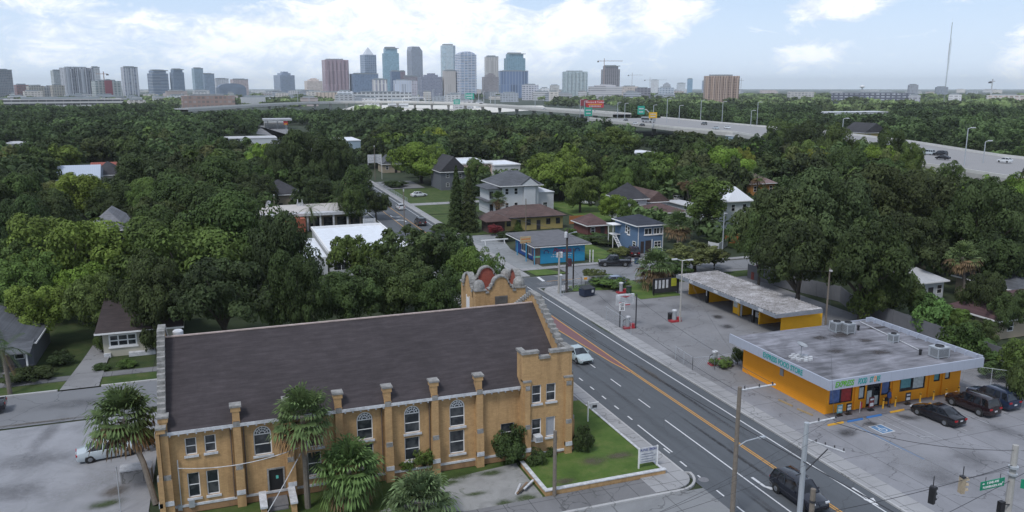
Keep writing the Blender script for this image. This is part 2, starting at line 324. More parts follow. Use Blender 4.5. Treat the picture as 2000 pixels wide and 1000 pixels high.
sheet('road_cross_south', rc(-60, 33.35, 26, 48.6), 0, concrete_mat('south_street_concrete', (.19, .195, .2), 4.5, 9, .35, off=(.5, 1)))
sheet('road_cross_south_east', rc(44.9, 150, 18, 32), 0, ASPHO)
# red brick-coloured median taper
sheet('road_median_red', [(40.45, 73.5), (40.75, 73.5), (41.1, 100), (41.3, 113), (38.3, 113), (39.0, 95), (40.0, 77)], .006, plain('median_red', (.165, .085, .09), .9, .2, 6))
# store / car wash lot
sheet('parking_lot', rc(46.9, 80, 66, 107.6), .0, LOT); sheet('parking_lot_store', rc(46.9, 92, 32, 66), .001, LOTJ)
# sidewalks with kerbs
slabs('sidewalk_east', [strip(45.05, 46.9, 26, 108.5), strip(45.05, 46.7, 119.2, 500)], -.04, .12, WALK)
slabs('kerb_east', [strip(44.9, 45.05, 34, 111), strip(44.9, 45.05, 119.0, 500)], -.04, .135, KERB)
def arc(cx, cy, r, a0, a1, n=8): return [(cx + r * math.cos(math.radians(a0 + (a1 - a0) * i / n)), cy + r * math.sin(math.radians(a0 + (a1 - a0) * i / n))) for i in range(n + 1)]
slabs('sidewalk_corner', [[(45.05, 108.5), (48.4, 108.5), (49.6, 110.0), (49.6, 111.6)] + arc(48.3, 108.6, 3.2, 90, 180, 6)], -.04, .118, WALK)
slabs('sidewalk_west', [strip(31.75, 33.2, 51.6, 79.2), rc(21.4, 31.3, 49.0, 51.45)[:0] or [(29.5, 49.0), (31.6, 49.0)] + arc(31.4, 51.0, 1.95, -80, 0, 5) + [(33.2, 51.6), (29.5, 51.6)]], -.04, .12, WALK)
slabs('kerb_west', [strip(33.2, 33.35, 51.3, 79.2), rc(-40, 29.5, 48.6, 48.85), [(29.5, 48.6), (31.6, 48.6)] + arc(31.4, 51.0, 2.4, -80, 0, 6)[1:] + [(33.2, 51.3)] + arc(31.4, 51.0, 2.2, 0, -80, 6) + [(29.5, 48.85)]], -.04, .13, KERB)
slabs('sidewalk_south', [rc(-8, 29.5, 48.85, 51.3)], -.04, .11, WALKO)
slabs('sidewalk_west_far', [strip(31.0, 32.9, 90, 500)], -.04, .12, WALK)
slabs('sidewalk_northwest', [rc(-60, 31, 91.2, 92.7)], -.04, .1, WALKO); slabs('kerb_northwest', [rc(-60, -16.6, 88.2, 88.5), rc(-12.6, 31, 88.2, 88.5)], -.04, .13, KERB)
sheet('grass_verge', rc(-60, 31, 88.5, 91.2), .03, GRASSD); sheet('driveway', [(-16.4, 88.2), (-12.8, 88.2), (-12.9, 97), (-11.9, 112), (-14.6, 112), (-15.6, 97)], .125, concrete_mat('driveway_concrete', (.2, .2, .205), 0, stain=.4))
sheet('front_yard', rc(-60, -8, 92.7, 140), -.02, grass_mat('dark_yard', .5, .5))
sheet('gravel_lot', rc(-60, -6.3, 50, 79.2), .01, GRAV)
slabs('sidewalk_northeast', [rc(54.0, 75, 123.8, 125.2), rc(80, 190, 119.2, 120.6)], -.04, .11, WALK)
sheet('pizza_parking_lot', [(47.0, 125.4), (51.4, 125.4), (51.6, 142), (54.8, 158), (47.2, 158)], .02, concrete_mat('worn_lot', (.21, .22, .225), 0, stain=.5, ssc=.3))
sheet('corner_grass', [(47.9, 119.4), (53.5, 119.4), (51.2, 123.4), (47.6, 123.4)], .03, GRASS); sheet('pizza_walk', rc(47.0, 53.9, 123.5, 125.38), .03, WALK)
sheet('corner_grass_south', [(49.4, 108.0), (49.9, 111.2), (61, 111.2), (61, 105.6), (52, 107.4)], .03, GRASS); sheet('vacuum_grass', [(56.5, 100.2), (63.5, 100.2), (63.5, 110), (57, 107)], .034, GRASS)
sheet('cross_verge', rc(62, 130, 107.6, 111.2), .026, GRASSD)
sheet('blue_house_lawn', [(61.5, 125.3), (68, 125.3), (68, 152), (61.5, 152)], .02, GRASS); sheet('blue_house_drive', rc(68, 75, 123.7, 130), .028, ASPHO)
sheet('white_house_lawn', [(47.2, 158.5), (57, 158.5), (57, 188), (47.2, 188)], .02, GRASSD); sheet('side_yard', rc(80, 92, 165, 200), .02, GRASS)
sheet('far_yard', rc(47.4, 75, 189, 240), .016, GRASSD); sheet('corner_yard', rc(92, 118, 124, 140), .02, GRASS); sheet('street_driveway', [(47.4, 205), (75, 205), (75, 209), (47.4, 209)], .03, WALK); sheet('parking_pad', rc(48.2, 60, 242, 262), .03, LOT)
# church yard
sheet('church_yard', rc(-6, 21.5, 51.4, 58.0), .02, grass_mat('church_yard_grass', .8, .4)); 
sheet('bare_dirt', [P(880, 935), P(1010, 905), (21.3, 57.2), (21.3, 51.6), P(1060, 1000), P(740, 1000), P(850, 960)], .04, concrete_mat('bare_sand', (.24, .24, .235), 0, stain=.8, ssc=.5, crack=.1, blot=(.05, .07, .03)))
mb = MB(); mb.prism([(21.75, 51.75), (31.6, 51.75), (31.6, 67.4), (21.75, 67.4)], -.02, .3); o = struct(mb.build('lawn', GRASS))
sheet('church_walk', rc(26.6, 31.7, 67.5, 69.3), .1, WALKO); mb = MB(); mb.prism(rc(26.6, 31.6, 69.4, 78), -.02, .2); struct(mb.build('lawn_north', GRASS))
# ---------- road markings ----------
def lines(name, segs, mat, z=.012):
    mb = MB()
    for (x0, y0, x1, y1, w) in segs: 
        d = Vector((x1 - x0, y1 - y0)).normalized() * w / 2; mb.face((x0 + d.y, y0 - d.x, z), (x1 + d.y, y1 - d.x, z), (x1 - d.y, y1 + d.x, z), (x0 - d.y, y0 + d.x, z))
    return struct(mb.build(name, mat))
def poly(pts, w): return [(pts[i][0], pts[i][1], pts[i + 1][0], pts[i + 1][1], w) for i in range(len(pts) - 1)]
W = []
W += [(43.7, 12, 43.8, 113, .13)] + poly([(43.9 + xo(y), y) for y in range(121, 480, 20)], .13) + poly([(33.6 + xo(y), y) for y in range(121, 480, 20)], .13)
W += [(37.25, 30, 37.3, 60.9, .13), (34.4, 52.6 + 2.2, 34.4, 60.8, .13)]
for y in range(11): W.append((37.5, 64 + 6.0 * y, 37.5, 66.3 + 6.0 * y, .12))
for i in range(16): W.append((34.5, 62 + 2.7 * i, 34.5, 62.9 + 2.7 * i, .14))
for i in range(8): W.append((34.1, 36.5 + 2.6 * i, 34.1, 37.5 + 2.6 * i, .13))
W += [(47.6, 115.5, 47.8, 118.5, .5)]
lines('lane_marking_white', W, MARKW)
Yl = [(40.52, 38, 40.52, 73.5, .11), (40.75, 38, 40.75, 73.5, .11)] + poly([(40.75, 73.5), (41.1, 100), (41.3, 113)], .13) + poly([(40.45, 73.5), (40.0, 77), (39.0, 95), (38.3, 113)], .13)
Yl += poly([(37.4 + xo(y), y) for y in range(121, 480, 20)], .13) + poly([(40.3 + xo(y), y) for y in range(121, 480, 20)], .13) + [(48, 115.2, 56, 115.2, .12)]
lines('lane_marking_yellow', Yl, MARKY, .0125)
def arrow(cx, cy, s, turn, rz=0, z=.013):
    mb = MB(); T = lambda x, y: (cx + (x * math.cos(rz) - y * math.sin(rz)) * s, cy + (x * math.sin(rz) + y * math.cos(rz)) * s, z)
    if turn == 0: mb.face(T(-.09, -1.3), T(.09, -1.3), T(.09, .4), T(-.09, .4)); mb.face(T(-.4, .3), T(.4, .3), T(0, 1.3))
    else:
        mb.face(T(.3, -1.3), T(.5, -1.3), T(.5, 0), T(.3, 0)); mb.face(T(.5, 0), T(.3, .5), T(-.2, .75), T(-.2, .5), T(.3, 0)); mb.face(T(-.1, 1.0), T(-.1, .25), T(-.9, .62))
    return struct(mb.build('arrow_marking', MARKW))
arrow(*P(1503, 948), 1.2, 1, PI); arrow(*P(1690, 970), 1.1, 0, PI * .98)
for px, py in ((771, 423), (784, 431)): arrow(*P(px, py), 1.6, 1, PI * (px < 780))
# parking bay stripes and wheelchair bay
PB = [(52.6, 54.2, 52.9, 48.5, .09), (56.0, 54.4, 56.3, 49.5, .08), (57.6, 54.4, 57.9, 48.9, .08), (56.2, 50.0, 57.9, 49.6, .08), (61.2, 54.8, 61.4, 49.5, .08), (64.4, 55, 64.6, 50, .08), (58.2, 41.0, 61.8, 42.2, .09)]
lines('parking_stripes', PB, plain('faded_white_line', (.36, .37, .39), .8, .25, 5), .016); lines('parking_stripe_blue', [(52.9, 54.2, 53.2, 46.5, .14)], plain('faded_blue_line', (.11, .2, .34), .8, .2, 5), .0165)
sx, sy = P(1722, 838); lines('wheelchair_bay_square', [(sx - .75, sy - .02, sx + .75, sy + .02, 1.7)], MARKW, .017); lines('wheelchair_bay_blue', [(sx - .65, sy - .02, sx + .65, sy + .02, 1.5)], plain('faded_blue', (.10, .2, .34), .8, .3, 5), .020)
mb = MB(); 
for i in range(10):
    a0, a1 = math.radians(120 + i * 26), math.radians(146 + i * 26); mb.face(*[(sx - .05 + r * math.cos(a), sy - .2 + r * math.sin(a), .024) for r, a in ((.3, a0), (.38, a0), (.38, a1), (.3, a1))])
mb.face((sx - .12, sy - .1, .025), (sx - .02, sy - .1, .025), (sx - .02, sy + .4, .025), (sx - .12, sy + .4, .025)); mb.face((sx - .02, sy - .1, .0252), (sx + .32, sy - .1, .0252), (sx + .32, sy - .02, .0252), (sx - .02, sy - .02, .0252)); mb.face(*[(sx - .07 + .1 * math.cos(k * PI / 4), sy + .52 + .1 * math.sin(k * PI / 4), .025) for k in range(8)])
struct(mb.build('wheelchair_symbol', MARKW))
def stain_mat(name, c, rough=.85, amt=.75):
    m, nt, b = newmat(name); v = opos(nt); ln = N(nt, 'ShaderNodeVectorMath', _operation='LENGTH'); L(nt, v, ln.inputs[0]); wv = wpos(nt)
    n1 = noise(nt, wv, 1.1, 6, .7, .6); n2 = noise(nt, wv, 6, 4, .7); k = mth(nt, 'SUBTRACT', 1.15, ln.outputs['Value']); k = mth(nt, 'ADD', k, mth(nt, 'MULTIPLY', mth(nt, 'SUBTRACT', n1, .5), 2.6)); k = mth(nt, 'MULTIPLY', k, mth(nt, 'MULTIPLY_ADD', n2, 1.2, .3), clamp=True)
    edge = mth(nt, 'POWER', mth(nt, 'MULTIPLY_ADD', ln.outputs['Value'], -1.5, 1.5, clamp=True), 1.6); k = mth(nt, 'MULTIPLY', mth(nt, 'MULTIPLY', k, edge), amt * .8, clamp=True)
    b.inputs['Base Color'].default_value = c4(c); b.inputs['Roughness'].default_value = rough; tr = nt.nodes.new('ShaderNodeBsdfTransparent'); mx = nt.nodes.new('ShaderNodeMixShader'); L(nt, k, mx.inputs[0]); L(nt, tr.outputs[0], mx.inputs[1]); L(nt, b.outputs[0], mx.inputs[2]); L(nt, mx.outputs[0], nt.nodes['Material Output'].inputs['Surface']); return m
OIL = stain_mat('oil_stain', (.035, .034, .036)); OIL2 = stain_mat('wet_patch', (.03, .03, .034), .3, .9); TYRE = stain_mat('tyre_wear', (.08, .08, .086), .8, .38); PALE = stain_mat('pale_wear', (.32, .325, .34), .9, .5); WEED = stain_mat('weed_patch', (.045, .07, .015), 1, .95); DIRTM = stain_mat('dirt_patch', (.11, .09, .07), 1, .8)
def blob(name, cx, cy, rx, ry, z, mat, rz=0):
    q = MB(); q.face(*[(math.cos(2 * PI * k / 20), math.sin(2 * PI * k / 20), 0) for k in range(20)]); o = q.build(name, mat, loc=(cx, cy, z), rot=(0, 0, rz)); o.scale = (rx, ry, 1); o['kind'] = 'structure'; return o
for i, (px, py, a, b_) in enumerate([(1260, 597, 2.8, 1.6), (1402, 619, 1.6, 1.2), (1655, 845, 1.3, 1.8), (1700, 828, 1.2, 1.0), (1775, 815, 1.2, 1.9), (1895, 895, 2.8, 3.4), (1295, 640, 2.4, 2.6), (1420, 638, 1.8, 1.4), (1960, 840, 3, 2), (1560, 880, 1.6, 3), (1830, 930, 3, 2.5), (1330, 600, 3.5, 3), (1180, 590, 2, 3), (1500, 640, 3, 2)]): blob('lot_stain', *P(px, py), a, b_, .021 + i * .0006, OIL2 if i == 1 else OIL if i in (2, 3, 4, 7) else TYRE, i)
for i, (px, py, a, b_) in enumerate([(60, 900, 5, 3), (150, 960, 4, 2), (90, 850, 7, 1.2), (200, 930, 3, 2.5), (30, 960, 4, 3), (1380, 665, 5, 4), (1300, 700, 3, 5), (1780, 900, 5, 3)]): blob('pale_wear', *P(px, py), a, b_, .030 + i * .0006, PALE if i % 2 else TYRE, i * .7)
for i, (px, py, a, b_) in enumerate([(225, 960, 1.6, 1.8), (205, 985, 2, 1), (70, 826, 8, .35), (1235, 975, 4, .3), (1150, 985, 3, .3), (1270, 730, .5, 5), (1000, 590, .4, 4), (1175, 640, .5, 6), (1300, 712, .6, 5)]): blob('weed_patch', *P(px, py), a, b_, .04 + i * .0006 + (.12 if i == 6 else 0), WEED if i in (1, 3, 4, 7, 8) else DIRTM)
for i, (px, py, a, b_) in enumerate([(900, 930, 2, .9), (960, 925, 1.8, .8), (1030, 975, 1.6, 1.2), (1060, 990, 1.6, .8), (870, 945, 2.4, .8), (985, 985, 1.2, 1.0), (930, 965, 1.5, .5)]): blob('weed_patch', *P(px, py), a, b_, .046 + i * .0006, WEED)
for i, (px, py, a, b_) in enumerate([(1160, 900, 1.8, 1.2), (1100, 940, 1.6, .8), (1210, 890, 2, 1)]): blob('bare_patch', *P(px, py, .3), a, b_, .306 + i * .001, DIRTM)
for i in range(9): blob('tyre_track', 38.9 + (i % 3 - 1) * 2.9 + .3, 44 + i * 8, .35, 9, .006 + i * .0003, TYRE)
for i in range(5): blob('oil_line', (35.9, 39.1, 42.2)[i % 3], 40 + i * 14, .28, 12, .0095 + i * .0003, OIL)
for i, (cx_, cy_, sx_, sy_) in enumerate(((36, 108, 1.2, 4), (42.5, 88, 1, 3), (47.5, 114, 3, 2), (60, 115, 6, 2), (72, 114, 8, 2.5), (-14, 84, 8, 2), (-25, 86, 7, 1))): blob('patch', cx_, cy_, sx_, sy_, .0125 + i * .0004, TYRE if i % 2 else PALE)
x_, y_ = P(1374, 937); sheet('manhole_cover', [(x_ + .42 * math.cos(k * PI / 8), y_ + .42 * math.sin(k * PI / 8)) for k in range(16)], .014, plain('manhole_iron', (.16, .16, .17), .6, .3, 9))
# ---------- church ----------
BRICK = brickmat('buff_brick', (.36, .215, .10), (.51, .325, .15), (.20, .15, .10), bw=.3, bh=.1, stain=.45); BRICKD = brickmat('dark_buff_brick', (.26, .15, .075), (.34, .2, .1), (.2, .15, .1)); BRICKR = brickmat('red_brick_inner', (.22, .055, .04), (.32, .09, .06), (.2, .12, .1))
ROOFC = shingle('church_shingle', (.042, .035, .038), row=.34, w=.6, streak=.4)
ch = thingw('church', 'long two storey yellow brick church with dark shingle roof, stepped gables and a bell tower', 'church', (10.6, 65, 0))
hol = [(-3.44, -2.67, 4.38, 5.68), (-2.14, -1.37, 4.4, 5.7), (-3.47, -2.65, 1.1, 3.0), (-2.2, -1.36, 1.1, 3.0), (2.08, 3.14, .2, 2.36)]
arch = [(1.2, 2.45), (4.95, 6.15), (8.7, 9.92), (12.38, 13.62), (16.03, 17.27)]; LT = 3.24; low = [(4.93, 5.95), (8.7, 9.92), (12.35, 13.57), (15.99, 17.24), (20.3, 21.5)]
for a in arch: hol.append((a[0], a[1], 3.6, 5.85))
for a in low: hol.append((a[0], a[1], 1.3 if a[0] < 20 else 1.6, LT))
mb = MB(); wall_holes(mb, 'S', 58.2, -5.0, 21.9, .62, 6.4, hol)
bayh = [(22.7, 23.52, 4.95, 6.5), (23.95, 24.8, 4.98, 6.5), (22.7, 23.54, 1.88, 3.6), (23.95, 24.78, 1.9, 3.62)]
wall_holes(mb, 'S', 57.4, 21.9, 26.2, .62, 8.7, bayh)
mb.fbox('S', 57.4, 21.9, 23.25, -.3, 0, 8.7, 9.2); mb.fbox('S', 57.4, 24.3, 26.2, -.3, 0, 8.7, 9.1); mb.box(21.9, 22.2, 57.7, 58.7, 0, 9.2)
mb.fbox('N', 71.9, -5, 26.2, -.3, 0, 0, 6.4)
def steps(n, y0, z0, y1, z1, dz=.2):
    p = []
    for i in range(n): ya = y0 + (y1 - y0) * i / n; za = z0 + (z1 - z0) * (i + .8) / n; p += [(ya, za), (ya + (y1 - y0) / n, za + (z1 - z0) / n * .75)]
    return p
def gable(fc, w, s, n, zb, zt, y0, y1, yr=65.1):
    up = steps(n, y0, zb, yr - .5, zt); dn = [(2 * yr - a, z) for a, z in up][::-1]
    prof = [(y0, .62)] + up + dn + [(2 * yr - y0, .62)]; mb.slab(fc, prof, -.4, 0, w); return up + dn
gE = gable('E', 26.2, 1, 12, 8.3, 11.8, 58.3, 72); gW = gable('W', -5.0, 1, 16, 7.0, 11.75, 58.2, 72)
for a in arch:   # brick spandrels around the arched heads
    r = (a[1] - a[0]) / 2; cx = (a[0] + a[1]) / 2; zs = 5.85 - r
    for sg in (-1, 1):
        pts = [(cx + sg * r, 5.85), (cx, 5.85)] + [(cx + sg * r * math.sin(t), zs + r * math.cos(t)) for t in [PI / 2 * k / 6 for k in range(1, 7)]]
        mb.slab('S', pts if sg < 0 else pts[::-1], -.3, -.001, 58.2)
mb.build('wall', BRICK, ch)
mb = MB(); mb.box(-5.04, 26.24, 58.12, 71.95, 0, .61); mb.box(21.86, 26.26, 57.34, 58.1, 0, .61); mb.build('foundation', BRICKD, ch)
mb = MB(); mb.fbox('S', 58.2, -5.05, 21.86, 0, .12, .5, .66); mb.fbox('S', 57.4, 21.8, 26.32, 0, .14, .5, .66); mb.fbox('E', 26.2, 57.4, 72, 0, .12, .5, .66); mb.build('stone_band', OLDWHITE, ch)
mb = MB(); th = .14; y0, z0, yr, zr = 57.8, 6.42, 65.1, 11.25
mb.slab('E', [(y0, z0), (yr, zr), (2 * yr - y0, z0), (2 * yr - y0, z0 - th), (yr, zr - th), (y0, z0 - th)], -30.4, 0, 25.78); mb.build('roof', ROOFC, ch)
mb = MB(); mb.box(-4.6, 25.7, yr - .1, yr + .1, zr - .02, zr + .07); mb.build('ridge_cap', plain('ridge_stone', (.42, .34, .31), .9, .3), ch)
mb = MB(); mb.fbox('S', 57.8, -4.6, 21.85, 0, .05, 6.22, 6.46)
for i in range(46): x = -4.4 + i * .58; mb.box(x, x + .1, 57.8, 58.2, 6.08, 6.22)
mb.build('eave_trim', OLDWHITE, ch)
def coping(fc, w, pts, name='parapet_coping'):
    q = MB(); rr = random.Random(3)
    for (a, z), (b, z2) in zip(pts[:-1], pts[1:]):
        k = abs(b - a)
        if k > .05:
            lo, hi = min(a, b), max(a, b); q.fbox(fc, w, lo - .03, hi + .03, -.48, .07, min(z, z2) - .02, max(z, z2) + .10 + rr.uniform(0, .05))
    return q.build(name, STONE, ch)
coping('E', 26.2, gE); coping('W', -5.0, gW)
q = MB(); q.fbox('S', 57.4, 21.8, 23.3, -.4, .1, 9.2, 9.42); q.fbox('S', 57.4, 23.3, 24.25, -.4, .1, 8.7, 8.9); q.fbox('S', 57.4, 24.25, 26.3, -.4, .1, 9.1, 9.34); q.box(21.8, 22.3, 57.85, 58.75, 9.2, 9.4); q.box(25.8, 26.3, 57.85, 59, 9.1, 9.33); q.build('bay_coping', STONE, ch)
def buttress(x, w=.62, y=58.2, top=7.75, fc='S', d2=.42):
    q = MB(); q.fbox(fc, y, x - w / 2, x + w / 2, 0, d2 + .12, 0, 3.0); q.fbox(fc, y, x - w / 2 + .04, x + w / 2 - .04, 0, d2, 3.0, 6.6)
    q.fbox(fc, y, x - w / 2 + .06, x + w / 2 - .06, -.35, d2 * .6, 6.6, top - .45); q.fbox(fc, y, x - w / 2 - .03, x + w / 2 + .03, -.42, d2 * .7, top - .45, top - .12)
    o = q.build('buttress', BRICK, ch)
    s = MB(); s.fbox(fc, y, x - w / 2 - .1, x + w / 2 + .1, -.48, d2 * .82, top - .12, top + .02); s.build('coping', STONE, o)
    for z, dd, ww in ((1.05, d2 + .17, 1), (3.0, d2 + .13, .8), (6.3, d2 + .04, .75)):
        s = MB(); k = w / 2 * ww; s.slab(fc, [(x - k, z - .05), (x + k, z - .05), (x + k, z + .3), (x - k, z + .3)], d2 - .1, dd, y); s.build('stone_block', OLDWHITE if z < 2 else STONE, o)
    return o
for x in (.1, 3.72, 7.35, 11.07, 14.75, 18.4): buttress(x)
buttress(-4.72, .6, top=7.6); buttress(22.25, .5, 57.4, 7.0, d2=.25); buttress(25.85, .6, 57.4, 7.0, d2=.25); buttress(57.75, .6, -5.0, 7.0, 'W', .25); buttress(57.95, .6, 26.2, 7.2, 'E', .3)
for y in (62, 66, 70): buttress(y, .6, 26.2, 8.6, 'E', .3)
PANEL = pane('dim_pane', (.02, .024, .03), (.07, .075, .08)); CURT = plain('curtain', (.30, .31, .34), .9, .15, 6)
for i, h in enumerate(hol[:4]): window(ch, 'S', 58.2, *h, WHITE, PANEL, d=-.16, mull=(0, 1), sm=OLDWHITE)
for h in low: window(ch, 'S', 58.2, h[0], h[1], 1.3 if h[0] < 20 else 1.6, LT, WHITE, PANEL, d=-.16, mull=(0, 1), sm=OLDWHITE)
for i, h in enumerate(bayh): window(ch, 'S', 57.4, *h, WHITE, CURT if i == 3 else PANEL, d=-.14, mull=(0, 1 if i < 3 else 0), sm=OLDWHITE)
for a in arch:
    r = (a[1] - a[0]) / 2; cx = (a[0] + a[1]) / 2; zs = 5.85 - r
    o = window(ch, 'S', 58.2, a[0], a[1], 3.6, zs, WHITE, PANEL, d=-.14, mull=(0, 1), sm=OLDWHITE, name='arched_window')
    q = MB()
    for k in range(10):
        t0, t1 = PI * k / 10, PI * (k + 1) / 10
        for ra, rb in ((r - .09, r), (.28 * r, .28 * r + .05), (.62 * r, .62 * r + .05)) [:3 if k % 1 == 0 else 1]: q.slab('S', [(cx + R_ * math.cos(t), zs + R_ * math.sin(t)) for R_, t in ((ra, t0), (rb, t0), (rb, t1), (ra, t1))], -.16, -.06, 58.2)
    for k in range(1, 6):
        t = PI * k / 6; e = .022; q.slab('S', [(cx + R_ * math.cos(t) + sx_ * e * math.sin(t), zs + R_ * math.sin(t) - sx_ * e * math.cos(t)) for R_, sx_ in ((.28 * r, 1), (r - .05, 1), (r - .05, -1), (.28 * r, -1))], -.15, -.08, 58.2)
    q.build('fanlight', WHITE, o); q = MB(); q.slab('S', [(cx + (r - .04) * math.cos(PI * k / 12), zs + (r - .04) * math.sin(PI * k / 12)) for k in range(13)], -.22, -.13, 58.2); q.build('fanlight_pane', PANEL, o)
q = MB(); q.fbox('S', 58.2, 1.98, 2.1, -.1, .06, .2, 2.45); q.fbox('S', 58.2, 3.12, 3.24, -.1, .06, .2, 2.45); q.fbox('S', 58.2, 2.1, 3.12, -.1, .06, 2.33, 2.45); do = q.build('door_frame', STONE, ch)
q = MB(); q.fbox('S', 58.2, 2.12, 3.1, -.2, -.12, .2, 2.32); q.build('door', BLACK, do); q = MB(); q.fbox('S', 58.2, 2.6, 2.78, -.12, -.11, 1.5, 1.75); q.build('notice', plain('green_notice', (.1, .45, .38), .8, .1), do)
q = MB(); q.box(1.9, 3.3, 56.6, 58.1, 0, .2); q.box(1.95, 3.25, 56.2, 56.58, 0, .1); q.build('door_step', plain('step_conc', (.14, .14, .15), .9, .3), ch)
for x in (1.35, 3.42): q = MB(); q.box(x, x + .37, 55.3, 57.6, 0, .85); so = q.build('stair_wall', BRICK, ch); q = MB(); q.box(x - .07, x + .44, 55.2, 57.65, .85, 1.0); q.build('stair_cap', OLDWHITE, so)
# service conduits, downpipe, meters
q = MB(); q.tube([(-4.0, 58.05, .3), (-4.0, 58.05, 4.2)], .045); q.build('conduit', GALV, ch); q = MB(); q.box(-3.5, -3.1, 57.95, 58.15, .45, 1.0); q.box(-4.25, -4.0, 57.98, 58.15, .35, .75); q.build('meter_box', GREYM, ch)
for x in (-.35, .55, 10.6, 14.35): q = MB(); q.tube([(x, 58.08, .7), (x, 58.08, 6.1)], .05); q.build('downpipe', plain('rusty_pipe', (.12, .09, .07), .8, .3), ch)
q = MB(); q.cbox(23.1, 57.05, 1.85, .62, .7, .48); ac = q.build('window_air_conditioner', OLDWHITE, ch); q = MB(); [q.box(22.84 + i * .07, 22.87 + i * .07, 56.69, 56.72, 1.93, 2.25) for i in range(8)]; q.build('grille', DARK, ac)
q = MB(); q.rev([(.28, 0), (.28, .5), (.4, .55), (.4, .85), (.3, .95), (.1, 1.0)], (-3.7, 66.2, 10.5)); q.build('roof_vent', OLDWHITE, ch, smooth=False)
x_, y_ = P(942, 661, 9.0); q = MB(); q.rev([(.09, -.4), (.09, .35), (.12, .37), (.12, .45)], (x_, y_, 9.05), 8); q.build('vent_pipe', OLDWHITE, ch)
# tower
tx0, tx1, ty0, ty1, tz = 22.7, 27.9, 72.4, 77.2, 10.6
q = MB(); q.box(tx0, tx1, ty0, ty1, 0, 9.9)
def tg(c, half, z):
    """curved mission gable outline"""
    p = [(c - half, 9.9), (c - half, z - .1), (c - half + .3, z - .1), (c - half + .3, z + .2), (c - .95, z + .32), (c - .9, z + .6), (c - .74, z + .68)]
    top = [(c - .74 * math.cos(PI * k / 8), z + .68 + .74 * math.sin(PI * k / 8)) for k in range(1, 8)]
    return p + top + [(2 * c - a, b) for a, b in p[::-1]]
TG = []
for fc, w, c in (('S', ty0, (tx0 + tx1) / 2), ('N', ty1, (tx0 + tx1) / 2), ('W', tx0, (ty0 + ty1) / 2), ('E', tx1, (ty0 + ty1) / 2)):
    g = tg(c, 1.55, tz); q.slab(fc, g, -.35, 0, w); TG.append((fc, w, g))
for cx_ in (tx0 + .52, tx1 - .52):
    for cy_ in (ty0 + .52, ty1 - .52): q.cbox(cx_, cy_, 9.9, 1.04, 1.04, .85)
tw = q.build('bell_tower', BRICK, ch)
q = MB(); [q.slab(fc, [(a, z) for a, z in g], -.362, -.352, w) for fc, w, g in TG]; q.box(tx0 + .4, tx1 - .4, ty0 + .4, ty1 - .4, 9.91, 9.95); q.build('inner_face', BRICKR, tw)
for fc, w, g in TG:
    q = MB()
    for (a, z), (b, z2) in zip(g[1:-2], g[2:-1]):
        if abs(b - a) < .02: continue
        dx, dz = b - a, z2 - z; l = math.hypot(dx, dz); nx, nz = -dz / l * .15, dx / l * .15
        if nz < 0: nx, nz = -nx, -nz
        q.slab(fc, [(a - dx * .08, z - dz * .08), (b + dx * .08, z2 + dz * .08), (b + nx + dx * .08, z2 + nz + dz * .08), (a + nx - dx * .08, z + nz - dz * .08)], -.5, .12, w)
    q.build('gable_coping', STONE, tw)
for cx_ in (tx0 + .52, tx1 - .52):
    for cy_ in (ty0 + .52, ty1 - .52):
        q = MB(); q.cbox(cx_, cy_, 10.75, 1.25, 1.25, .14); q.rev([(.6, .14), (.6, .4), (.52, .68), (.34, .92), (.1, 1.02)], (cx_, cy_, 10.75), 12); q.build('dome', STONE, tw, smooth=False)
q = MB(); q.fbox('S', ty0, 24.7, 26.0, -.05, .05, 9.3, 10.1); [q.fbox('S', ty0, 24.75, 25.95, .05, .09, 9.35 + i * .12, 9.42 + i * .12) for i in range(6)]; q.build('louvre', plain('louvre_grey', (.12, .11, .1), .8, .3), tw)
q = MB(); q.fbox('W', tx0, 74.5, 75.1, -.02, .04, 7.8, 9.6); q.fbox('W', tx0, 74.3, 74.42, 0, .06, 7.6, 9.8); q.fbox('W', tx0, 75.2, 75.32, 0, .06, 7.6, 9.8); q.build('tower_window', WHITE, tw)
# lawn retaining walls (low brick with white coping)
lw = thingw('retaining_wall', 'low brick retaining wall with white coping around the church lawn corner', 'wall', (26.6, 51.6, 0)); q = MB(); q.box(21.5, 31.75, 51.45, 51.72, -.05, .42); q.box(31.62, 31.75, 51.73, 66, -.05, .33); q.box(21.5, 21.74, 51.73, 56.8, -.05, .36); q.build('brickwork', BRICK, lw)
q = MB(); q.box(21.44, 31.82, 51.4, 51.76, .42, .5); q.box(31.58, 31.79, 51.77, 66, .33, .38); q.box(21.46, 21.78, 51.77, 56.8, .36, .44); q.build('coping', OLDWHITE, lw)
# ---------- food store ----------
ORG = ribbed('orange_block_wall', (.88, .34, .012), .2, 2, .88, .75, var=.1, width=.08); FASC = ribbed('store_fascia', (.36, .39, .46), 1.5, 3, .8, .6, var=.1, width=.02)
def roofmat(name, c, sc=.28):
    m, nt, b = newmat(name); v = wpos(nt); n1 = noise(nt, v, sc, 7, .6, .8); n2 = noise(nt, v, 3, 6, .7); mp = N(nt, 'ShaderNodeMapping'); L(nt, v, mp.inputs[0]); mp.inputs['Scale'].default_value = (.25, 1.6, 1); n3 = noise(nt, mp.outputs[0], 1.0, 5, .7)
    r = ramp(nt, [(.38, scaled(c, .38)), (.46, scaled(c, .8)), (.54, scaled(c, 1.25)), (.64, scaled(c, 1.9))]); L(nt, mth(nt, 'ADD', mth(nt, 'MULTIPLY', n1, .55), mth(nt, 'MULTIPLY', n3, .45)), r.inputs[0]); k = mixc(nt, mth(nt, 'MULTIPLY', n2, .4), r.outputs[0], scaled(c, .7))
    L(nt, k, b.inputs['Base Color']); b.inputs['Roughness'].default_value = .85; return m
RFS = roofmat('tar_roof', (.17, .17, .19)); POND = stain_mat('ponding_stain', (.05, .042, .04), .7, 1.0)
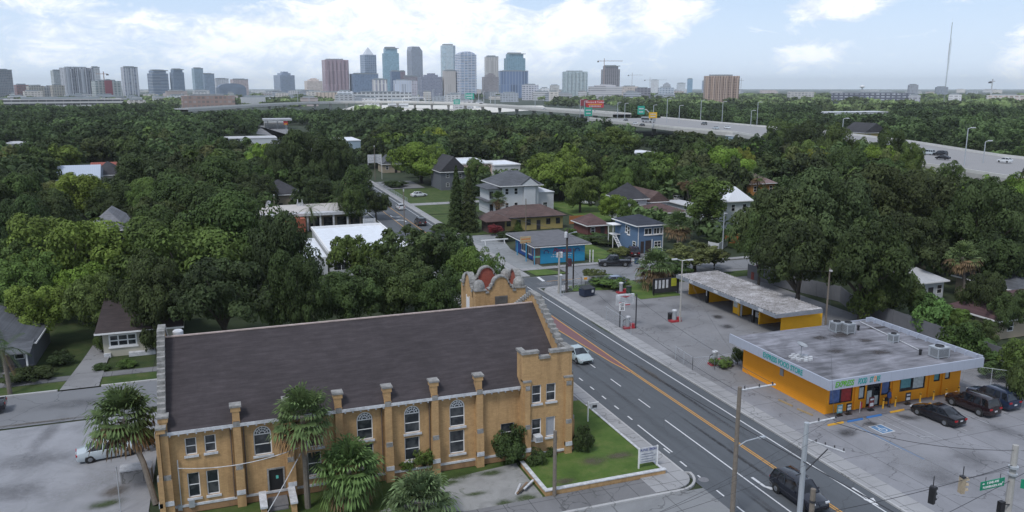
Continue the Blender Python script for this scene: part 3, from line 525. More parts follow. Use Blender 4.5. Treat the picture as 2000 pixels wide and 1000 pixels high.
st = thingw('food_store', 'orange single storey corner food store with grey flat roof and pale fascia', 'shop', (60, 63, 0))
X0, X1, Y0, Y1 = 52.0, 68.6, 56.8, 69.6
sh = [(52.35, 55.05, .95, 2.75), (55.8, 56.55, 1.0, 2.4), (56.75, 58.45, .05, 2.5), (58.55, 59.6, 1.05, 2.6), (60.8, 64.0, 1.1, 2.6), (65.1, 65.9, 1.6, 2.6), (66.55, 67.2, 1.65, 2.6)]
q = MB(); wall_holes(q, 'S', Y0, X0, X1, 0, 3.3, sh, .2); q.box(X0, X0 + .2, Y0 + .2, Y1, 0, 3.3); q.box(X1 - .2, X1, Y0 + .2, Y1, 0, 3.3); q.box(X0 + .2, X1 - .2, Y1 - .2, Y1, 0, 3.3)
for x in (55.35, 59.9, 64.5, 66.2): q.fbox('S', Y0, x - .12, x + .12, 0, .12, 0, 3.3)
q.build('wall', ORG, st)
q = MB(); q.box(50.6, 69.05, 55.05, 70.1, 3.3, 3.9); q.build('roof', RFS, st)
q = MB(); q.box(50.45, 50.6, 54.9, 70.1, 3.28, 4.22); q.box(50.6, 69.2, 54.9, 55.05, 3.28, 4.22); q.box(69.05, 69.2, 55.05, 69.6, 3.28, 4.4); q.box(68.4, 69.05, 69.45, 69.6, 3.9, 4.4); [q.box(68.75, 69.05, 55.5 + i * 1.2, 55.6 + i * 1.2, 3.9, 4.38) for i in range(12)]; q.box(66, 69.05, 70.1, 70.2, 3.5, 4.0); q.build('fascia', FASC, st)
TG1 = plain('teal_lettering', (.01, .28, .26), .5, .1); TG2 = plain('green_lettering', (.10, .36, .02), .5, .1); TG3 = plain('orange_lettering', (.75, .27, .02), .5, .1)
(xa, za), (xb, zb) = onY(1631, 754, 54.88), onY(1722, 739, 54.88); w_ = xb - xa
for body, x0, wd, m in (('EXPRESS', 0, .40, TG2), ('FOOD', .49, .19, TG1), ('ST', .74, .085, TG1), ('O', .83, .05, TG3), ('RE', .885, .085, TG1)):
    t = text('lettering', body, .74, m, st, (xa + w_ * x0, 54.88, 3.74), align='LEFT', shear=.2, bold=.014); bpy.context.view_layer.update(); t.scale[0] = w_ * wd / max(.01, t.dimensions[0])
(ya, _), (yb, _) = onX(1490, 697, 50.43), onX(1567, 731, 50.43); bpy.context.view_layer.update()
t = text('lettering', 'EXPRESS FOOD STORE', .74, TG1, st, (50.43, (ya + yb) / 2, 3.74), rot=(PI / 2, 0, -PI / 2), bold=.014); bpy.context.view_layer.update(); t.scale[0] = abs(ya - yb) / t.dimensions[0]
PST = [plain('poster_blue', (.10, .16, .36), .4, .5, 3), plain('poster_red', (.36, .03, .03), .4, .4, 3), plain('poster_white', (.5, .55, .55), .4, .4, 4), plain('poster_teal', (.12, .32, .36), .4, .4, 4)]
for i, h in enumerate(sh):
    if i == 2: continue
    o = window(st, 'S', Y0, *h, DARK, GLASS, fr=.05, mull=(1 if i in (0, 4) else 0, 0), d=-.1, sill=False, name='shop_window'); q = MB(); w = h[1] - h[0]
    if i == 0: q.fbox('S', Y0, h[0] + .1, h[0] + w * .46, -.1, -.082, h[2] + .08, h[3] - .1); q.build('poster', PST[0], o); q = MB(); q.fbox('S', Y0, h[0] + w * .54, h[1] - .1, -.1, -.082, h[2] + .08, h[3] - .1); q.build('poster', PST[1], o)
    elif i == 4: q.fbox('S', Y0, h[0] + .2, h[0] + w * .45, -.1, -.082, h[2] + .3, h[3] - .1); q.build('poster', PST[3], o); q = MB(); q.fbox('S', Y0, h[0] + w * .55, h[1] - .15, -.1, -.082, h[2] + .12, h[3] - .1); q.build('poster', PST[2], o)
    else: q.fbox('S', Y0, h[0] + .12, h[1] - .12, -.1, -.082, h[2] + .12, h[3] - .25); q.build('poster', PST[(2, 2, 3, 0, 2, 3, 2)[i]], o)
q = MB(); h = sh[2]; [q.fbox('S', Y0, x - .04, x + .04, -.15, -.03, .05, 2.5) for x in (h[0] + .05, (h[0] + h[1]) / 2, h[1] - .05)]; q.fbox('S', Y0, h[0], h[1], -.14, -.04, 2.1, 2.2); q.fbox('S', Y0, h[0], h[1], -.14, -.04, 2.42, 2.5); o = q.build('double_door', DARK, st); q = MB(); q.fbox('S', Y0, h[0] + .05, h[1] - .05, -.12, -.08, .08, 2.45); q.build('pane', GLASS, o)
q = MB(); q.fbox('S', Y0, h[0] + .15, h[0] + .7, -.08, -.07, .4, 1.7); q.fbox('S', Y0, h[1] - .65, h[1] - .2, -.08, -.07, .2, 1.1); q.build('poster', PST[2], o)
x_ = onX(1526, 738, 51.95)[0]; q = MB(); q.fbox('W', 52.0, x_ - .25, x_ + .25, 0, .08, 1.7, 2.4); q.build('electric_panel', GREYM, st)
q = MB(); q.cbox(60.5, 55.9, 0, 17.2, 1.7, .1); q.build('pavement_slab', plain('store_walk', (.15, .145, .16), .9, .25), st)
for i, (px, py, a, b_) in enumerate([(1640, 655, 2.1, .9), (1630, 686, 1.6, .8), (1600, 660, 1.2, .8), (1690, 665, 1.3, .7), (1720, 688, 1.8, .9), (1712, 640, 2.5, .35)]):
    x_, y_ = P(px, py, 3.9); q = MB(); q.face(*[(math.cos(k * PI / 10), math.sin(k * PI / 10), 0) for k in range(20)]); o = q.build('ponding_stain', POND, st); o.location = Vector((x_, y_, 3.906 + i * .001)) - st.location; o.scale = (a * 1.25, b_ * 1.5, 1)
def roof_ac(px, py, w, d, h, label, two=False):
    x_, y_ = P(px, py, 3.9); t = thing('air_conditioner', label, 'air conditioner', (x_, y_, 3.905)); q = MB()
    q.cbox(0, 0, .1, w, d, h); q.cbox(0, 0, .1 + h, w + .06, d + .06, .05); q.cbox(-w * .4, 0, 0, .1, d, .1); q.cbox(w * .4, 0, 0, .1, d, .1); q.build('casing', GALV, t)
    g = MB(); [g.box(-w / 2 + .1 + i * .1, -w / 2 + .13 + i * .1, -d / 2 - .015, -d / 2, .2, h) for i in range(int(w / .1) - 2)]; [g.box(-w / 2 - .015, -w / 2, -d / 2 + .1 + i * .1, -d / 2 + .13 + i * .1, .2, h) for i in range(int(d / .1) - 2)]; g.build('grille', DARK, t)
    f = MB(); r = min(w, d) * .36; f.rev([(r, 0), (r, .1), (r - .05, .1), (r - .05, .02), (.08, .02), (.06, .08)], (0, 0, h + .15), 16); f.build('fan', DARK, t); return t
roof_ac(1633, 647, 1.1, 1.1, .95, 'left one of two pale boxy air conditioners side by side at back of store roof'); roof_ac(1655, 650, 1.1, 1.1, 1.0, 'right one of two pale boxy air conditioners side by side at back of store roof')
roof_ac(1744, 668, .8, .8, .75, 'small grey condenser unit beside white parapet of store roof'); roof_ac(1833, 697, 1.5, 1.2, .95, 'big square grey air conditioner near the right parapet of store roof')
for px, py, l in ((1676, 645, 'short black vent pipe beside twin air conditioners on store roof'), (1797, 693, 'short black vent pipe left of big square air conditioner on store roof')): x_, y_ = P(px, py, 3.9); q = MB(); q.rev([(.13, 0), (.13, .4), (.17, .42), (.17, .55), (.05, .6)], (0, 0, 0), 10); tag(q.build('vent_pipe', BLACK, loc=(x_, y_, 3.905)), l, 'vent pipe')
x_, y_ = P(1564, 700, 3.9); t = thing('satellite_dish', 'round satellite dish on a mast weighted with blocks on store roof', 'satellite dish', (x_, y_, 3.905)); q = MB(); q.tube([(0, 0, .1), (0, 0, 1.3)], .04); [q.tube([(0, 0, .08), (.8 * math.cos(a), .8 * math.sin(a), .08)], .03) for a in (0, PI / 2, PI, PI * 1.5)]; q.build('mast', GREYM, t)
q = MB(); q.rev([(.05, 0), (.3, .06), (.5, .18), (.52, .18), (.3, .02), (.05, -.04)], (0, 0, 0), 16); q.build('dish', GREYM, t, loc=(0, 0, 1.3), rot=(.25, .2, 0)); q = MB(); [q.cbox(.95 * math.cos(a) * (1 if k % 2 else .6), .95 * math.sin(a) * (1 if k % 2 else .6), 0, .38, .2, .19) for k, a in enumerate([PI * i / 9 for i in range(18)])]; q.build('ballast_block', OLDWHITE, t)
q = MB(); a = P(1680, 629, 3.95); b = P(1800, 687, 3.95); c = P(1745, 660, 3.95); q.tube([(a[0], a[1], 4.0), (c[0], c[1], 3.99), (b[0], b[1], 4.0)], .05); tag(q.build('roof_pipe', OLDWHITE), 'long thin white conduit lying along the right side of store roof', 'pipe')
# ---------- car wash ----------
cw = thingw('car_wash', 'open fronted yellow car wash bays under a long low debris covered roof', 'car wash', (66, 89.5, 0)); YW = ribbed('yellow_block_wall', (.84, .44, .015), .2, 2, .85, .8, var=.14, width=.07)
q = MB(); ys = [P(1343, 575)[1], P(1378, 591)[1], P(1436, 617)[1], P(1476, 634)[1]]
for y in ys: q.box(64.7, 70.6, y - .1, y + .1, 0, 2.6)
q.box(70.4, 70.6, ys[0] + .12, 79.6, 0, 2.6) if 0 else q.box(70.4, 70.59, 79.7, ys[0] - .12, 0, 2.5)
q.box(64.7, 70.9, 79.35, 79.55, 0, 2.15); q.build('divider_wall', YW, cw)
q = MB(); y_ = P(1415, 612)[1]; q.box(64.9, 68.2, P(1432, 617)[1] + .12, y_, 0, 2.6); oo = q.build('office', YW, cw); q = MB(); q.fbox('W', 64.9, y_ - 1.0, y_ - .1, 0, .03, .9, 2.3); q.build('poster', PST[2], oo); q = MB(); q.fbox('W', 64.9, y_ - 2.1, y_ - 1.2, 0, .04, 0, 2.3); q.build('door', GREYM, oo)
def wave_roof():
    q = MB(); n = 72; y0, y1 = 78.3, 101.2; vs = []
    for i in range(n + 1):
        y = y0 + (y1 - y0) * i / n; z = 2.98 + (.11 if i % 2 else 0); vs += [(62.95, y, z), (69.9, y, z + .06)]
    q.add(vs, [(2 * i, 2 * i + 1, 2 * i + 3, 2 * i + 2) for i in range(n)]); return q
m, nt, b = newmat('litter_roof'); v = wpos(nt); n1 = noise(nt, v, .5, 7, .75, .5); n2 = noise(nt, v, 6, 6, .8); r = ramp(nt, [(.34, (.08, .075, .07)), (.45, (.20, .19, .185)), (.53, (.32, .31, .315)), (.64, (.56, .56, .58))]); L(nt, mth(nt, 'ADD', mth(nt, 'MULTIPLY', n1, .5), mth(nt, 'MULTIPLY', n2, .5)), r.inputs[0]); L(nt, r.outputs[0], b.inputs['Base Color']); b.inputs['Roughness'].default_value = .9
wave_roof().build('roof', m, cw); q = MB(); q.box(63.0, 69.8, 78.35, 101.1, 2.6, 2.93); q.build('roof_deck', plain('deck_dark', (.09, .09, .1), .9, .2), cw)
q = MB(); q.box(62.85, 62.99, 78.2, 101.2, 2.5, 2.97); q.box(62.99, 69.9, 78.2, 78.34, 2.5, 2.97); q.build('fascia', plain('cw_fascia', (.22, .24, .27), .6, .25), cw)
for y in (81.2, 86, 91, 97.2): q = MB(); q.fbox('W', 62.85, y - .45, y + .45, 0, .03, 2.62, 2.95); q.build('number_plate', OLDWHITE, cw)
for i, y in enumerate((P(1371, 592)[1], P(1472, 632)[1] + .5)): q = MB(); q.box(64.4, 64.7, y - .2, y + .2, 0, 1.9); o = q.build('control_panel', BLACK, cw); q = MB(); q.fbox('W', 64.4, y - .08, y + .08, 0, .02, 1.0, 1.8); q.build('light_tube', WHITE, o)
# ---------- blue pizza store ----------
pz = thingw('pizza_shop', 'bright blue single storey pizza shop with grey flat roof and white edge', 'shop', (56, 134, 0)); BL = ribbed('blue_wall', (.025, .26, .46), .2, 2, .9, .75, var=.08, width=.06); BLD = plain('deep_blue_wall', (.02, .08, .30), .7, .15)
q = MB(); q.box(51.9, 60.4, 127.6, 140, 0, 3.0); q.build('wall', BL, pz); q = MB(); q.box(50.5, 61.3, 127.0, 141.4, 3.12, 3.3); q.build('roof', plain('pz_roof', (.115, .115, .125), .9, .3, 1), pz); q = MB(); q.box(50.42, 61.38, 126.92, 141.48, 3.0, 3.116); q.build('roof_edge', WHITE, pz)
q = MB(); q.fbox('W', 51.9, 128.2, 139.8, 0, .04, 0, 3.0); q.build('front_wall', BLD, pz)
for y0_, y1_ in ((128.9, 130.6), (131.4, 133.0), (134.2, 136.6)): window(pz, 'W', 51.86, y0_, y1_, .9, 2.5, WHITE, GLASS, mull=(1, 0), proud=.08)
q = MB(); q.fbox('W', 51.86, 133.15, 134.0, 0, .06, 0, 2.2); q.build('door', DARK, pz); q = MB(); [q.box(x, x + .12, 127.2, 127.32, 0, 3) for x in (50.6,)]; q.box(50.7, 50.85, 136, 136.15, 0, 3); q.build('porch_post', plain('post_blue', (.06, .3, .5), .6, .1), pz)
q = MB(); q.box(50.6, 51.86, 127.6, 127.72, 0, 3.0); q.build('end_screen', plain('screen_brown', (.16, .12, .1), .8, .3), pz); q = MB(); q.fbox('S', 127.6, 50.62, 51.84, 0, .03, 1.15, 1.45); q.build('sign_strip', plain('green_strip', (.2, .5, .3), .6, .1), pz)
MUR = plain('mural_dark', (.03, .03, .15), .7, .2); MURR = plain('mural_red', (.30, .03, .08), .7, .2)
text('lettering', 'Pizzeria', 1.15, MURR, pz, (56.0, 127.58, 2.15), shear=.3, bold=.02)
mb = MB()
for cx_ in (53.0, 58.9):
    for i in range(8): t0, t1 = PI * (1.15 - i * .16), PI * (1.15 - (i + 1) * .16); mb.slab('S', [(cx_ + R_ * math.cos(t), 1.95 + R_ * math.sin(t)) for R_, t in ((.34, t0), (.5, t0), (.5, t1), (.34, t1))], 0, .02, 127.6)
mb.build('mural', MUR, pz); mb = MB(); [mb.fbox('S', 127.6, 54.2 + i * .42, 54.5 + i * .42, 0, .015, 1.42, 1.55) for i in range(9)]; [mb.fbox('S', 127.6, 53.9 + i * .36, 54.1 + i * .36, 0, .015, 1.08, 1.17) for i in range(11)]; mb.build('small_lettering', OLDWHITE, pz)
sgp = thingw('shop_sign', 'tan square sign raised on a light blue post beside the pizza shop roof', 'sign', (50.3, 130.4, 0)); q = MB(); q.box(50.25, 50.4, 130.3, 130.45, 0, 3.5); q.build('post', plain('post_blue', (.06, .3, .5)), sgp); q = MB(); q.box(49.2, 51.2, 130.3, 130.44, 3.3, 4.5); q.build('panel', plain('tan_sign', (.42, .33, .2), .7, .2, 2), sgp); q = MB(); q.fbox('S', 130.3, 49.35, 51.05, 0, .02, 3.95, 4.15); q.fbox('S', 130.3, 49.35, 51.05, 0, .02, 3.5, 3.6); q.build('stripe', plain('sign_orange', (.5, .2, .06)), sgp)
# ---------- houses ----------
def house(name, label, x0, x1, y0, y1, h, rz, wall, roof, ridge='x', hipf=1.0, over=.5, wins='S', nw=3, storeys=1, cat='house', trim=None, loc=None, gable_wall=True, porch=None, chim=False, door=True):
    t = thingw(name, label, cat, ((x0 + x1) / 2, (y0 + y1) / 2, 0)); trim = trim or WHITE
    q = MB(); q.box(x0, x1, y0, y1, 0, h)
    if hipf < .3:
        if ridge == 'x': m = (y0 + y1) / 2; [q.slab('E', [(y0, h), (y1, h), (m, rz - .15)], -.2, 0, x) for x in (x1, x0 + .2)]
        else: m = (x0 + x1) / 2; [q.slab('N', [(x0, h), (x1, h), (m, rz - .15)], -.2, 0, y) for y in (y1, y0 + .2)]
    q.build('wall', wall, t)
    q = MB(); q.hip(x0, x1, y0, y1, h + .02, rz, over, ridge, hipf); ro = q.build('roof', roof, t)
    q = MB(); e = over + .03; zz = h - .16; 
    for a in ((x0 - e, x1 + e, y0 - e, y0 - e + .08), (x0 - e, x0 - e + .08, y0 - e + .08, y1 + e), (x1 + e - .08, x1 + e, y0 - e + .08, y1 + e)): q.box(*a, zz, h + .03)
    q.build('fascia', trim, t)
    if chim: q = MB(); q.cbox(x0 + (x1 - x0) * .7, (y0 + y1) / 2 + 1, h, .6, .6, rz - h + .6); q.build('chimney', BRICKD, ro)
    for fc in wins:
        a0, a1 = (x0, x1) if fc in 'SN' else (y0, y1); w = {'S': y0, 'N': y1, 'W': x0, 'E': x1}[fc]; n = nw if fc in 'SN' else max(1, nw - 1)
        for s in range(storeys):
            zb = s * h / storeys + h / storeys * .36; zt = s * h / storeys + h / storeys * .8
            for i in range(n):
                c = a0 + (a1 - a0) * (i + .5) / n
                if s == 0 and door and fc == 'S' and i == n // 2: q = MB(); q.fbox(fc, w, c - .45, c + .45, 0, .05, 0, 2.1); q.build('door', DARK, t); continue
                window(t, fc, w, c - .48, c + .48, zb, zt, trim, GLASS, mull=(0, 1), sill=False)
    if porch:
        a, b_, d, hh = porch; q = MB(); q.box(a, b_, y0 - d, y0 - .01, 0, .35); pf = q.build('porch', WALKO, t); [MB().box(x, x + .16, y0 - d + .1, y0 - d + .26, .35, hh).build('column', trim, pf) for x in [a + .1 + (b_ - a - .36) * k / 3 for k in range(4)]]
        q = MB(); q.add([(a - .3, y0 - d - .3, hh), (b_ + .3, y0 - d - .3, hh), (b_ + .3, y0 - .02, hh + .7), (a - .3, y0 - .02, hh + .7), (a - .3, y0 - d - .3, hh + .1), (b_ + .3, y0 - d - .3, hh + .1), (b_ + .3, y0 - .02, hh + .8), (a - .3, y0 - .02, hh + .8)], [(0, 3, 2, 1), (4, 5, 6, 7), (0, 1, 5, 4), (1, 2, 6, 5), (2, 3, 7, 6), (3, 0, 4, 7)]); q.build('porch_roof', roof, pf)
    return t
def siding(name, c): return ribbed(name, c, .16, 2, .72, .75, var=.1, width=.14)
WS = siding('white_siding', (.50, .52, .54)); BSd = siding('blue_siding', (.10, .17, .28)); YS = siding('yellow_siding', (.34, .27, .10)); CRS = siding('cream_siding', (.42, .40, .33)); GS = siding('grey_siding', (.12, .13, .15)); LBS = siding('pale_blue_siding', (.30, .38, .45)); TAN = siding('tan_siding', (.32, .27, .2))
RG = shingle('grey_shingle', (.075, .08, .09)); RB = shingle('brown_shingle', (.085, .055, .05)); RBD = shingle('dark_brown_shingle', (.04, .03, .03)); RN = shingle('navy_shingle', (.028, .032, .045)); RR = shingle('rust_red_shingle', (.085, .05, .048)); RPK = shingle('pink_shingle', (.2, .14, .14)); RCH = shingle('charcoal_shingle', (.035, .035, .04))
RM = ribbed('pale_metal_roof', (.42, .47, .55), .5, 0, .85, .45, .2, .08); RMB = ribbed('white_metal_roof', (.66, .68, .72), .6, 0, .9, .5, 0, .06); RW = plain('white_membrane', (.66, .69, .73), .6, .14, .8); RWG = plain('grey_membrane', (.42, .43, .45), .8, .2, .5)
bh = house('blue_house', 'two storey slate blue house with navy hip roof and white trimmed windows', 71.9, 77.3, 129.5, 138.5, 5.3, 6.7, BSd, RN, wins='', door=False)
for a in ((73.3, 74.9, 3.5, 4.7), (75.2, 76.5, 3.5, 4.7), (76.55, 77.1, 3.5, 4.7), (75.4, 76.9, 1.0, 2.2)): window(bh, 'S', 129.5, *a, WHITE, GLASS, fr=.1, mull=(1 if a[1] - a[0] > 1 else 0, 1 if a[2] < 2 else 0))
for a in ((130.0, 131.2, 1.2, 2.2), (132.4, 133.3, 3.1, 4.6), (133.4, 134.2, 3.4, 4.8)): window(bh, 'W', 71.9, *a, WHITE, GLASS, fr=.1)
q = MB(); q.fbox('S', 129.5, 72.0, 72.15, 0, .04, 0, 5.2); q.fbox('S', 129.5, 74.9, 75.05, 0, .04, 0, 2.6); q.fbox('S', 129.5, 77.18, 77.3, 0, .04, 0, 5.2); q.build('corner_trim', WHITE, bh); q = MB(); q.fbox('S', 129.5, 72.6, 73.3, 0, .03, 0, 2.3); q.fbox('S', 129.5, 73.6, 74.8, 0, .03, 0, 2.4); q.build('door', RBD, bh)
q = MB(); q.box(70.3, 71.88, 136.2, 138.2, 2.5, 2.62); [q.box(70.35, 70.9, 135.9 - .32 * i, 136.2 - .32 * i, 2.3 - .26 * i, 2.36 - .26 * i) for i in range(9)]; [q.tube([(x, 136.2, 2.5), (x, 133.0, .05)], .05) for x in (70.32, 70.95)]; [q.box(70.3, 70.4, y, y + .1, 0, 4.6) for y in (136.2, 138.1)]; q.build('outside_stairs', WHITE, bh); q = MB(); q.hip(70.2, 71.88, 136, 138.4, 4.55, 4.75, .2); q.build('stair_canopy', WHITE, bh)
# white two storey house with porch
wh = house('white_house', 'large white two storey house with grey hip roof and a front dormer gable', 64.6, 74.0, 183.5, 196, 6.9, 9.9, WS, RG, over=1.0, nw=4, storeys=2, hipf=.75, wins='SW')
q = MB(); q.box(61.4, 64.58, 184.5, 192, 0, 3.2); q.box(61.6, 64.58, 184.7, 191.8, 3.3, 6.2); q.build('side_porch', WS, wh); q = MB(); q.hip(61.0, 64.5, 184, 192.4, 6.22, 7.0, .3, 'y'); q.hip(60.9, 64.5, 183.8, 192.6, 3.22, 3.6, .3, 'y'); q.build('porch_roof', RG, wh); q = MB(); [q.fbox('S', 184.5, x, x + .9, 0, .03, z, z + 1.7) for x in (61.7, 63.2) for z in (.7, 3.8)]; q.build('porch_opening', GLASS, wh)
q = MB(); q.box(70, 73, 182.9, 183.48, 0, 6.5); q.build('bay', WS, wh); q = MB(); q.slab('S', [(69.2, 6.9), (73.8, 6.9), (71.5, 8.6)], -2, .9, 183.5); q.build('dormer', WS, wh); q = MB(); q.slab('S', [(69.0, 6.9), (71.5, 8.75), (74.0, 6.9), (74.0, 7.1), (71.5, 8.95), (69.0, 7.1)], -2, 1.0, 183.5); q.build('dormer_roof', RG, wh); q = MB(); q.box(74.02, 78.5, 184.5, 194, 0, 4.8); q.hip(74.1, 78.5, 184.5, 194, 4.82, 5.6, .2, 'y'); q.build('side_wing', WS, wh); [window(wh, 'S', 184.5, 75.6, 76.8, a, a + 1.5, WHITE, GLASS) for a in (.8,)]
yh = house('yellow_house', 'low yellow house with a long brown hip roof behind the pizza shop', 56.8, 70.5, 160.5, 168, 2.9, 5.0, YS, RB, over=.7, nw=6, wins='S', trim=DARK); q = MB(); q.hip(52.6, 57.2, 158.6, 164, 2.7, 4.3, .6, 'y', .6); q.box(53, 56.7, 159.5, 164, 0, 2.55); q.build('front_wing', RB, yh)
house('bungalow', 'dark brown roofed bungalow with three wide white framed windows facing the street', -13.4, -5.5, 98.3, 110, 3.0, 6.6, CRS, RBD, over=.7, nw=2, wins='', hipf=.2, door=False); bw = bpy.data.objects['bungalow']
xa, z_ = onY(213, 670, 98.3); xb = onY(268, 665, 98.3)[0]; window(bw, 'S', 98.3, xa, xb, 1.15, 2.6, WHITE, PANEL, fr=.16, mull=(2, 1)); q = MB(); q.box(-13.4, -12.7, 98.0, 98.29, 0, .5); q.box(-10.8, -8, 97.6, 98.28, 0, .45); q.build('front_step', OLDWHITE, bw)
sb = house('bungalow', 'grey blue shingled bungalow with open porch at the far lower left', -31, -20.2, 97.5, 107, 2.9, 5.6, GS, RG, 'y', .3, over=.5, wins='S', nw=4, porch=(-27, -20.2, 2.6, 2.4)); sb['label'] = 'grey blue shingled bungalow with open front porch behind a small palm'
def pxhouse(name, label, px0, px1, pyb, h, rz, depth, wall, roof, *a, **k):
    """footprint from the photo position of its front wall's foot"""
    x0, y = P(px0, pyb); x1 = Xat(px1, y); return house(name, label, x0, x1, y, y + depth, h, rz, wall, roof, *a, **k)
pxhouse('house', 'cream house with pale blue standing seam metal roof among left hand trees', 112, 196, 384, 4.6, 8.2, 12, CRS, RM, hipf=.05, nw=4, storeys=1)
pxhouse('house', 'house with dark grey brown hip roof right behind the pale metal roof', 185, 235, 376, 5, 8.6, 14, CRS, RCH, nw=2)
pxhouse('house', 'green white house with rusty red metal roof among left hand trees', 178, 240, 350, 3.2, 5.2, 10, LBS, ribbed('rusty_roof', (.25, .07, .05), .6, 0, 1.6, .7, .2, .2), hipf=.05, nw=3)
pxhouse('house', 'weathered grey house with pale grey hip roof and small front dormer gable', 178, 252, 500, 4.6, 7.8, 13, GS, shingle('pale_grey_shingle', (.16, .165, .18)), 'y', nw=3, wins='SE')
pxhouse('house', 'small house with brown gable roof between two left hand houses', 196, 226, 425, 3.8, 6.2, 9, WS, RB, 'y', .1, nw=2)
pxhouse('shed', 'small pale blue shed roofed outbuilding behind the weathered grey house', 236, 262, 438, 3.0, 4.0, 7, LBS, RM, nw=1, cat='shed', door=False)
pxhouse('house', 'grey house with wide charcoal roof behind the commercial plaza', 512, 586, 415, 4.2, 7.4, 12, TAN, RCH, nw=3)
pxhouse('house', 'grey painted house with steep charcoal gable roof behind the bright green tree', 862, 912, 372, 5.5, 10.0, 12, GS, RCH, 'y', .05, nw=2, storeys=2)
pxhouse('house', 'small dark red porch house with steep grey gable beside main street', 748, 782, 338, 3.2, 6.0, 9, RR if 0 else TAN, RG, 'y', .05, nw=2)
pxhouse('house', 'little barn red roofed cottage between yellow house and blue house', 1148, 1186, 463, 2.4, 4.4, 7, plain('barn_red', (.12, .045, .04), .9, .3), RR, nw=2)
pxhouse('house', 'white house with dark conical looking hip roof behind the blue house', 1222, 1262, 432, 5.0, 8.4, 9, WS, RCH, nw=1, storeys=2)
pxhouse('house', 'white gable fronted house left of the reddish brown roof', 1264, 1302, 428, 4.0, 6.4, 12, WS, RB, 'y', .05, nw=1, door=False)
pxhouse('house', 'low grey house with reddish brown hip roof behind the blue house', 1274, 1338, 441, 2.8, 4.4, 9, GS, RR, nw=3, wins='SW')
pxhouse('garage', 'low pale garage with a flat grey roof behind the fan palm', 1345, 1368, 425, 2.8, 3.4, 10, WS, RWG, cat='garage', nw=1)
pxhouse('house', 'tall white house with bluish white metal roof beside leafy tree', 1418, 1462, 456, 6.8, 9.6, 10, WS, RMB, 'y', .6, nw=2, storeys=2)
pxhouse('house', 'orange walled house with grey roof among trees right of white house', 1466, 1512, 384, 3.6, 6.2, 10, siding('orange_siding', (.42, .2, .06)), RPK, nw=3)
pxhouse('house', 'yellow gabled two storey house beyond the trees near the highway', 1686, 1730, 286, 7, 12, 16, YS, RCH, 'y', .05, nw=2, storeys=2)
pxhouse('house', 'small white cottage half hidden under dark trees right of fan palm', 1790, 1840, 592, 3.0, 4.6, 8, WS, RWG, nw=3)
pxhouse('house', 'maroon roofed house at the right edge behind the fence', 1945, 2090, 664, 2.5, 4.9, 7, TAN, shingle('maroon_shingle', (.075, .042, .046)), nw=3)
pxhouse('house', 'pale stucco house at right edge under dark trees', 1985, 2080, 610, 3.0, 5.2, 10, TAN, RG, nw=2)
pxhouse('house', 'house with rosy pink roof among trees beyond the orange house', 1490, 1520, 330, 3.0, 5.5, 12, CRS, RPK, nw=2)
# flat commercial buildings
def flat(name, label, x0, x1, y0, y1, h, wall, roof, nwin=0, par=.35, cat='building', win_h=(1, 2.4), strip_=False):
    t = thingw(name, label, cat, ((x0 + x1) / 2, (y0 + y1) / 2, 0)); q = MB(); q.box(x0, x1, y0, y1, 0, h); q.build('wall', wall, t); q = MB(); q.box(x0 - .2, x1 + .2, y0 - .2, y1 + .2, h + .003, h + .12); ro = q.build('roof', roof, t)
    if par: q = MB(); [q.box(*a, h + .125, h + .12 + par) for a in ((x0 - .2, x1 + .2, y0 - .2, y0 + .05), (x0 - .2, x1 + .2, y1 - .05, y1 + .2), (x0 - .2, x0 + .05, y0 + .06, y1 - .06), (x1 - .05, x1 + .2, y0 + .06, y1 - .06))]; q.build('parapet', WHITE, ro)
    for i in range(nwin):
        c = x0 + (x1 - x0) * (i + .5) / nwin; w = (x1 - x0) / nwin * .38; window(t, 'S', y0, c - w, c + w, win_h[0], win_h[1], WHITE, GLASS, mull=(1, 0), sill=False)
    return t
x0, y0 = P(500, 428, 3.6); x1, y1 = P(695, 400, 3.6); y0_ = P(690, 411, 3.6)[1]
pl = flat('plaza_building', 'long single storey plaza building with pale flat roof and shaded storefronts', 7.4, 29.5, 178, 190, 3.7, TAN, plain('tan_membrane', (.46, .43, .41), .8, .15, .6), 0, 0)
q = MB(); q.box(7.0, 30.4, 175.6, 177.8, 3.2, 3.8); [q.box(x, x + .35, 175.8, 176.15, 0, 3.2) for x in (17.5, 20.2, 23.0, 26, 29.6)]; q.build('arcade', OLDWHITE, pl)
for i in range(4): window(pl, 'S', 178, 18.4 + 2.9 * i, 20.4 + 2.9 * i, .4, 2.4, DARK, GLASS, sill=False)
q = MB(); q.box(12.5, 17, 173.5, 177.7, 0, 3.0); q.build('red_block', plain('terracotta_wall', (.34, .10, .06), .8, .15), pl)
for px, py, l in ((524, 402, 'round white roof tank on left of the plaza roof'), (586, 402, 'small framed white rooftop unit on the plaza roof')): x_, y_ = P(px, py, 3.8); q = MB(); (q.rev([(.6, 0), (.6, 1.0), (.2, 1.2)], (0, 0, 0), 12) if px < 560 else q.cbox(0, 0, 0, 1.4, 1.2, .6).cbox(.5, 0, .6, .08, 1.2, .8).cbox(-.5, 0, .6, .08, 1.2, .8)); tag(q.build('rooftop_unit', OLDWHITE, loc=(x_, y_, 3.83)), l, 'rooftop unit')
wr = flat('white_roof_building', 'low building with bright white roof behind the church trees', 16.4, 29.4, 130, 156, 3.6, WS, RW, 4, .4); q = MB(); q.box(11, 16.1, 132, 150, 0, 3.0); q.build('side_wing', RW, wr)
def pxflat(name, label, px0, px1, pyb, h, depth, wall, roof, nwin=4, par=.3, **k):
    x0, y = P(px0, pyb, h); x1 = Xat(px1, y, h); return flat(name, label, x0, x1, y, y + depth, h, wall, roof, nwin, par, **k)
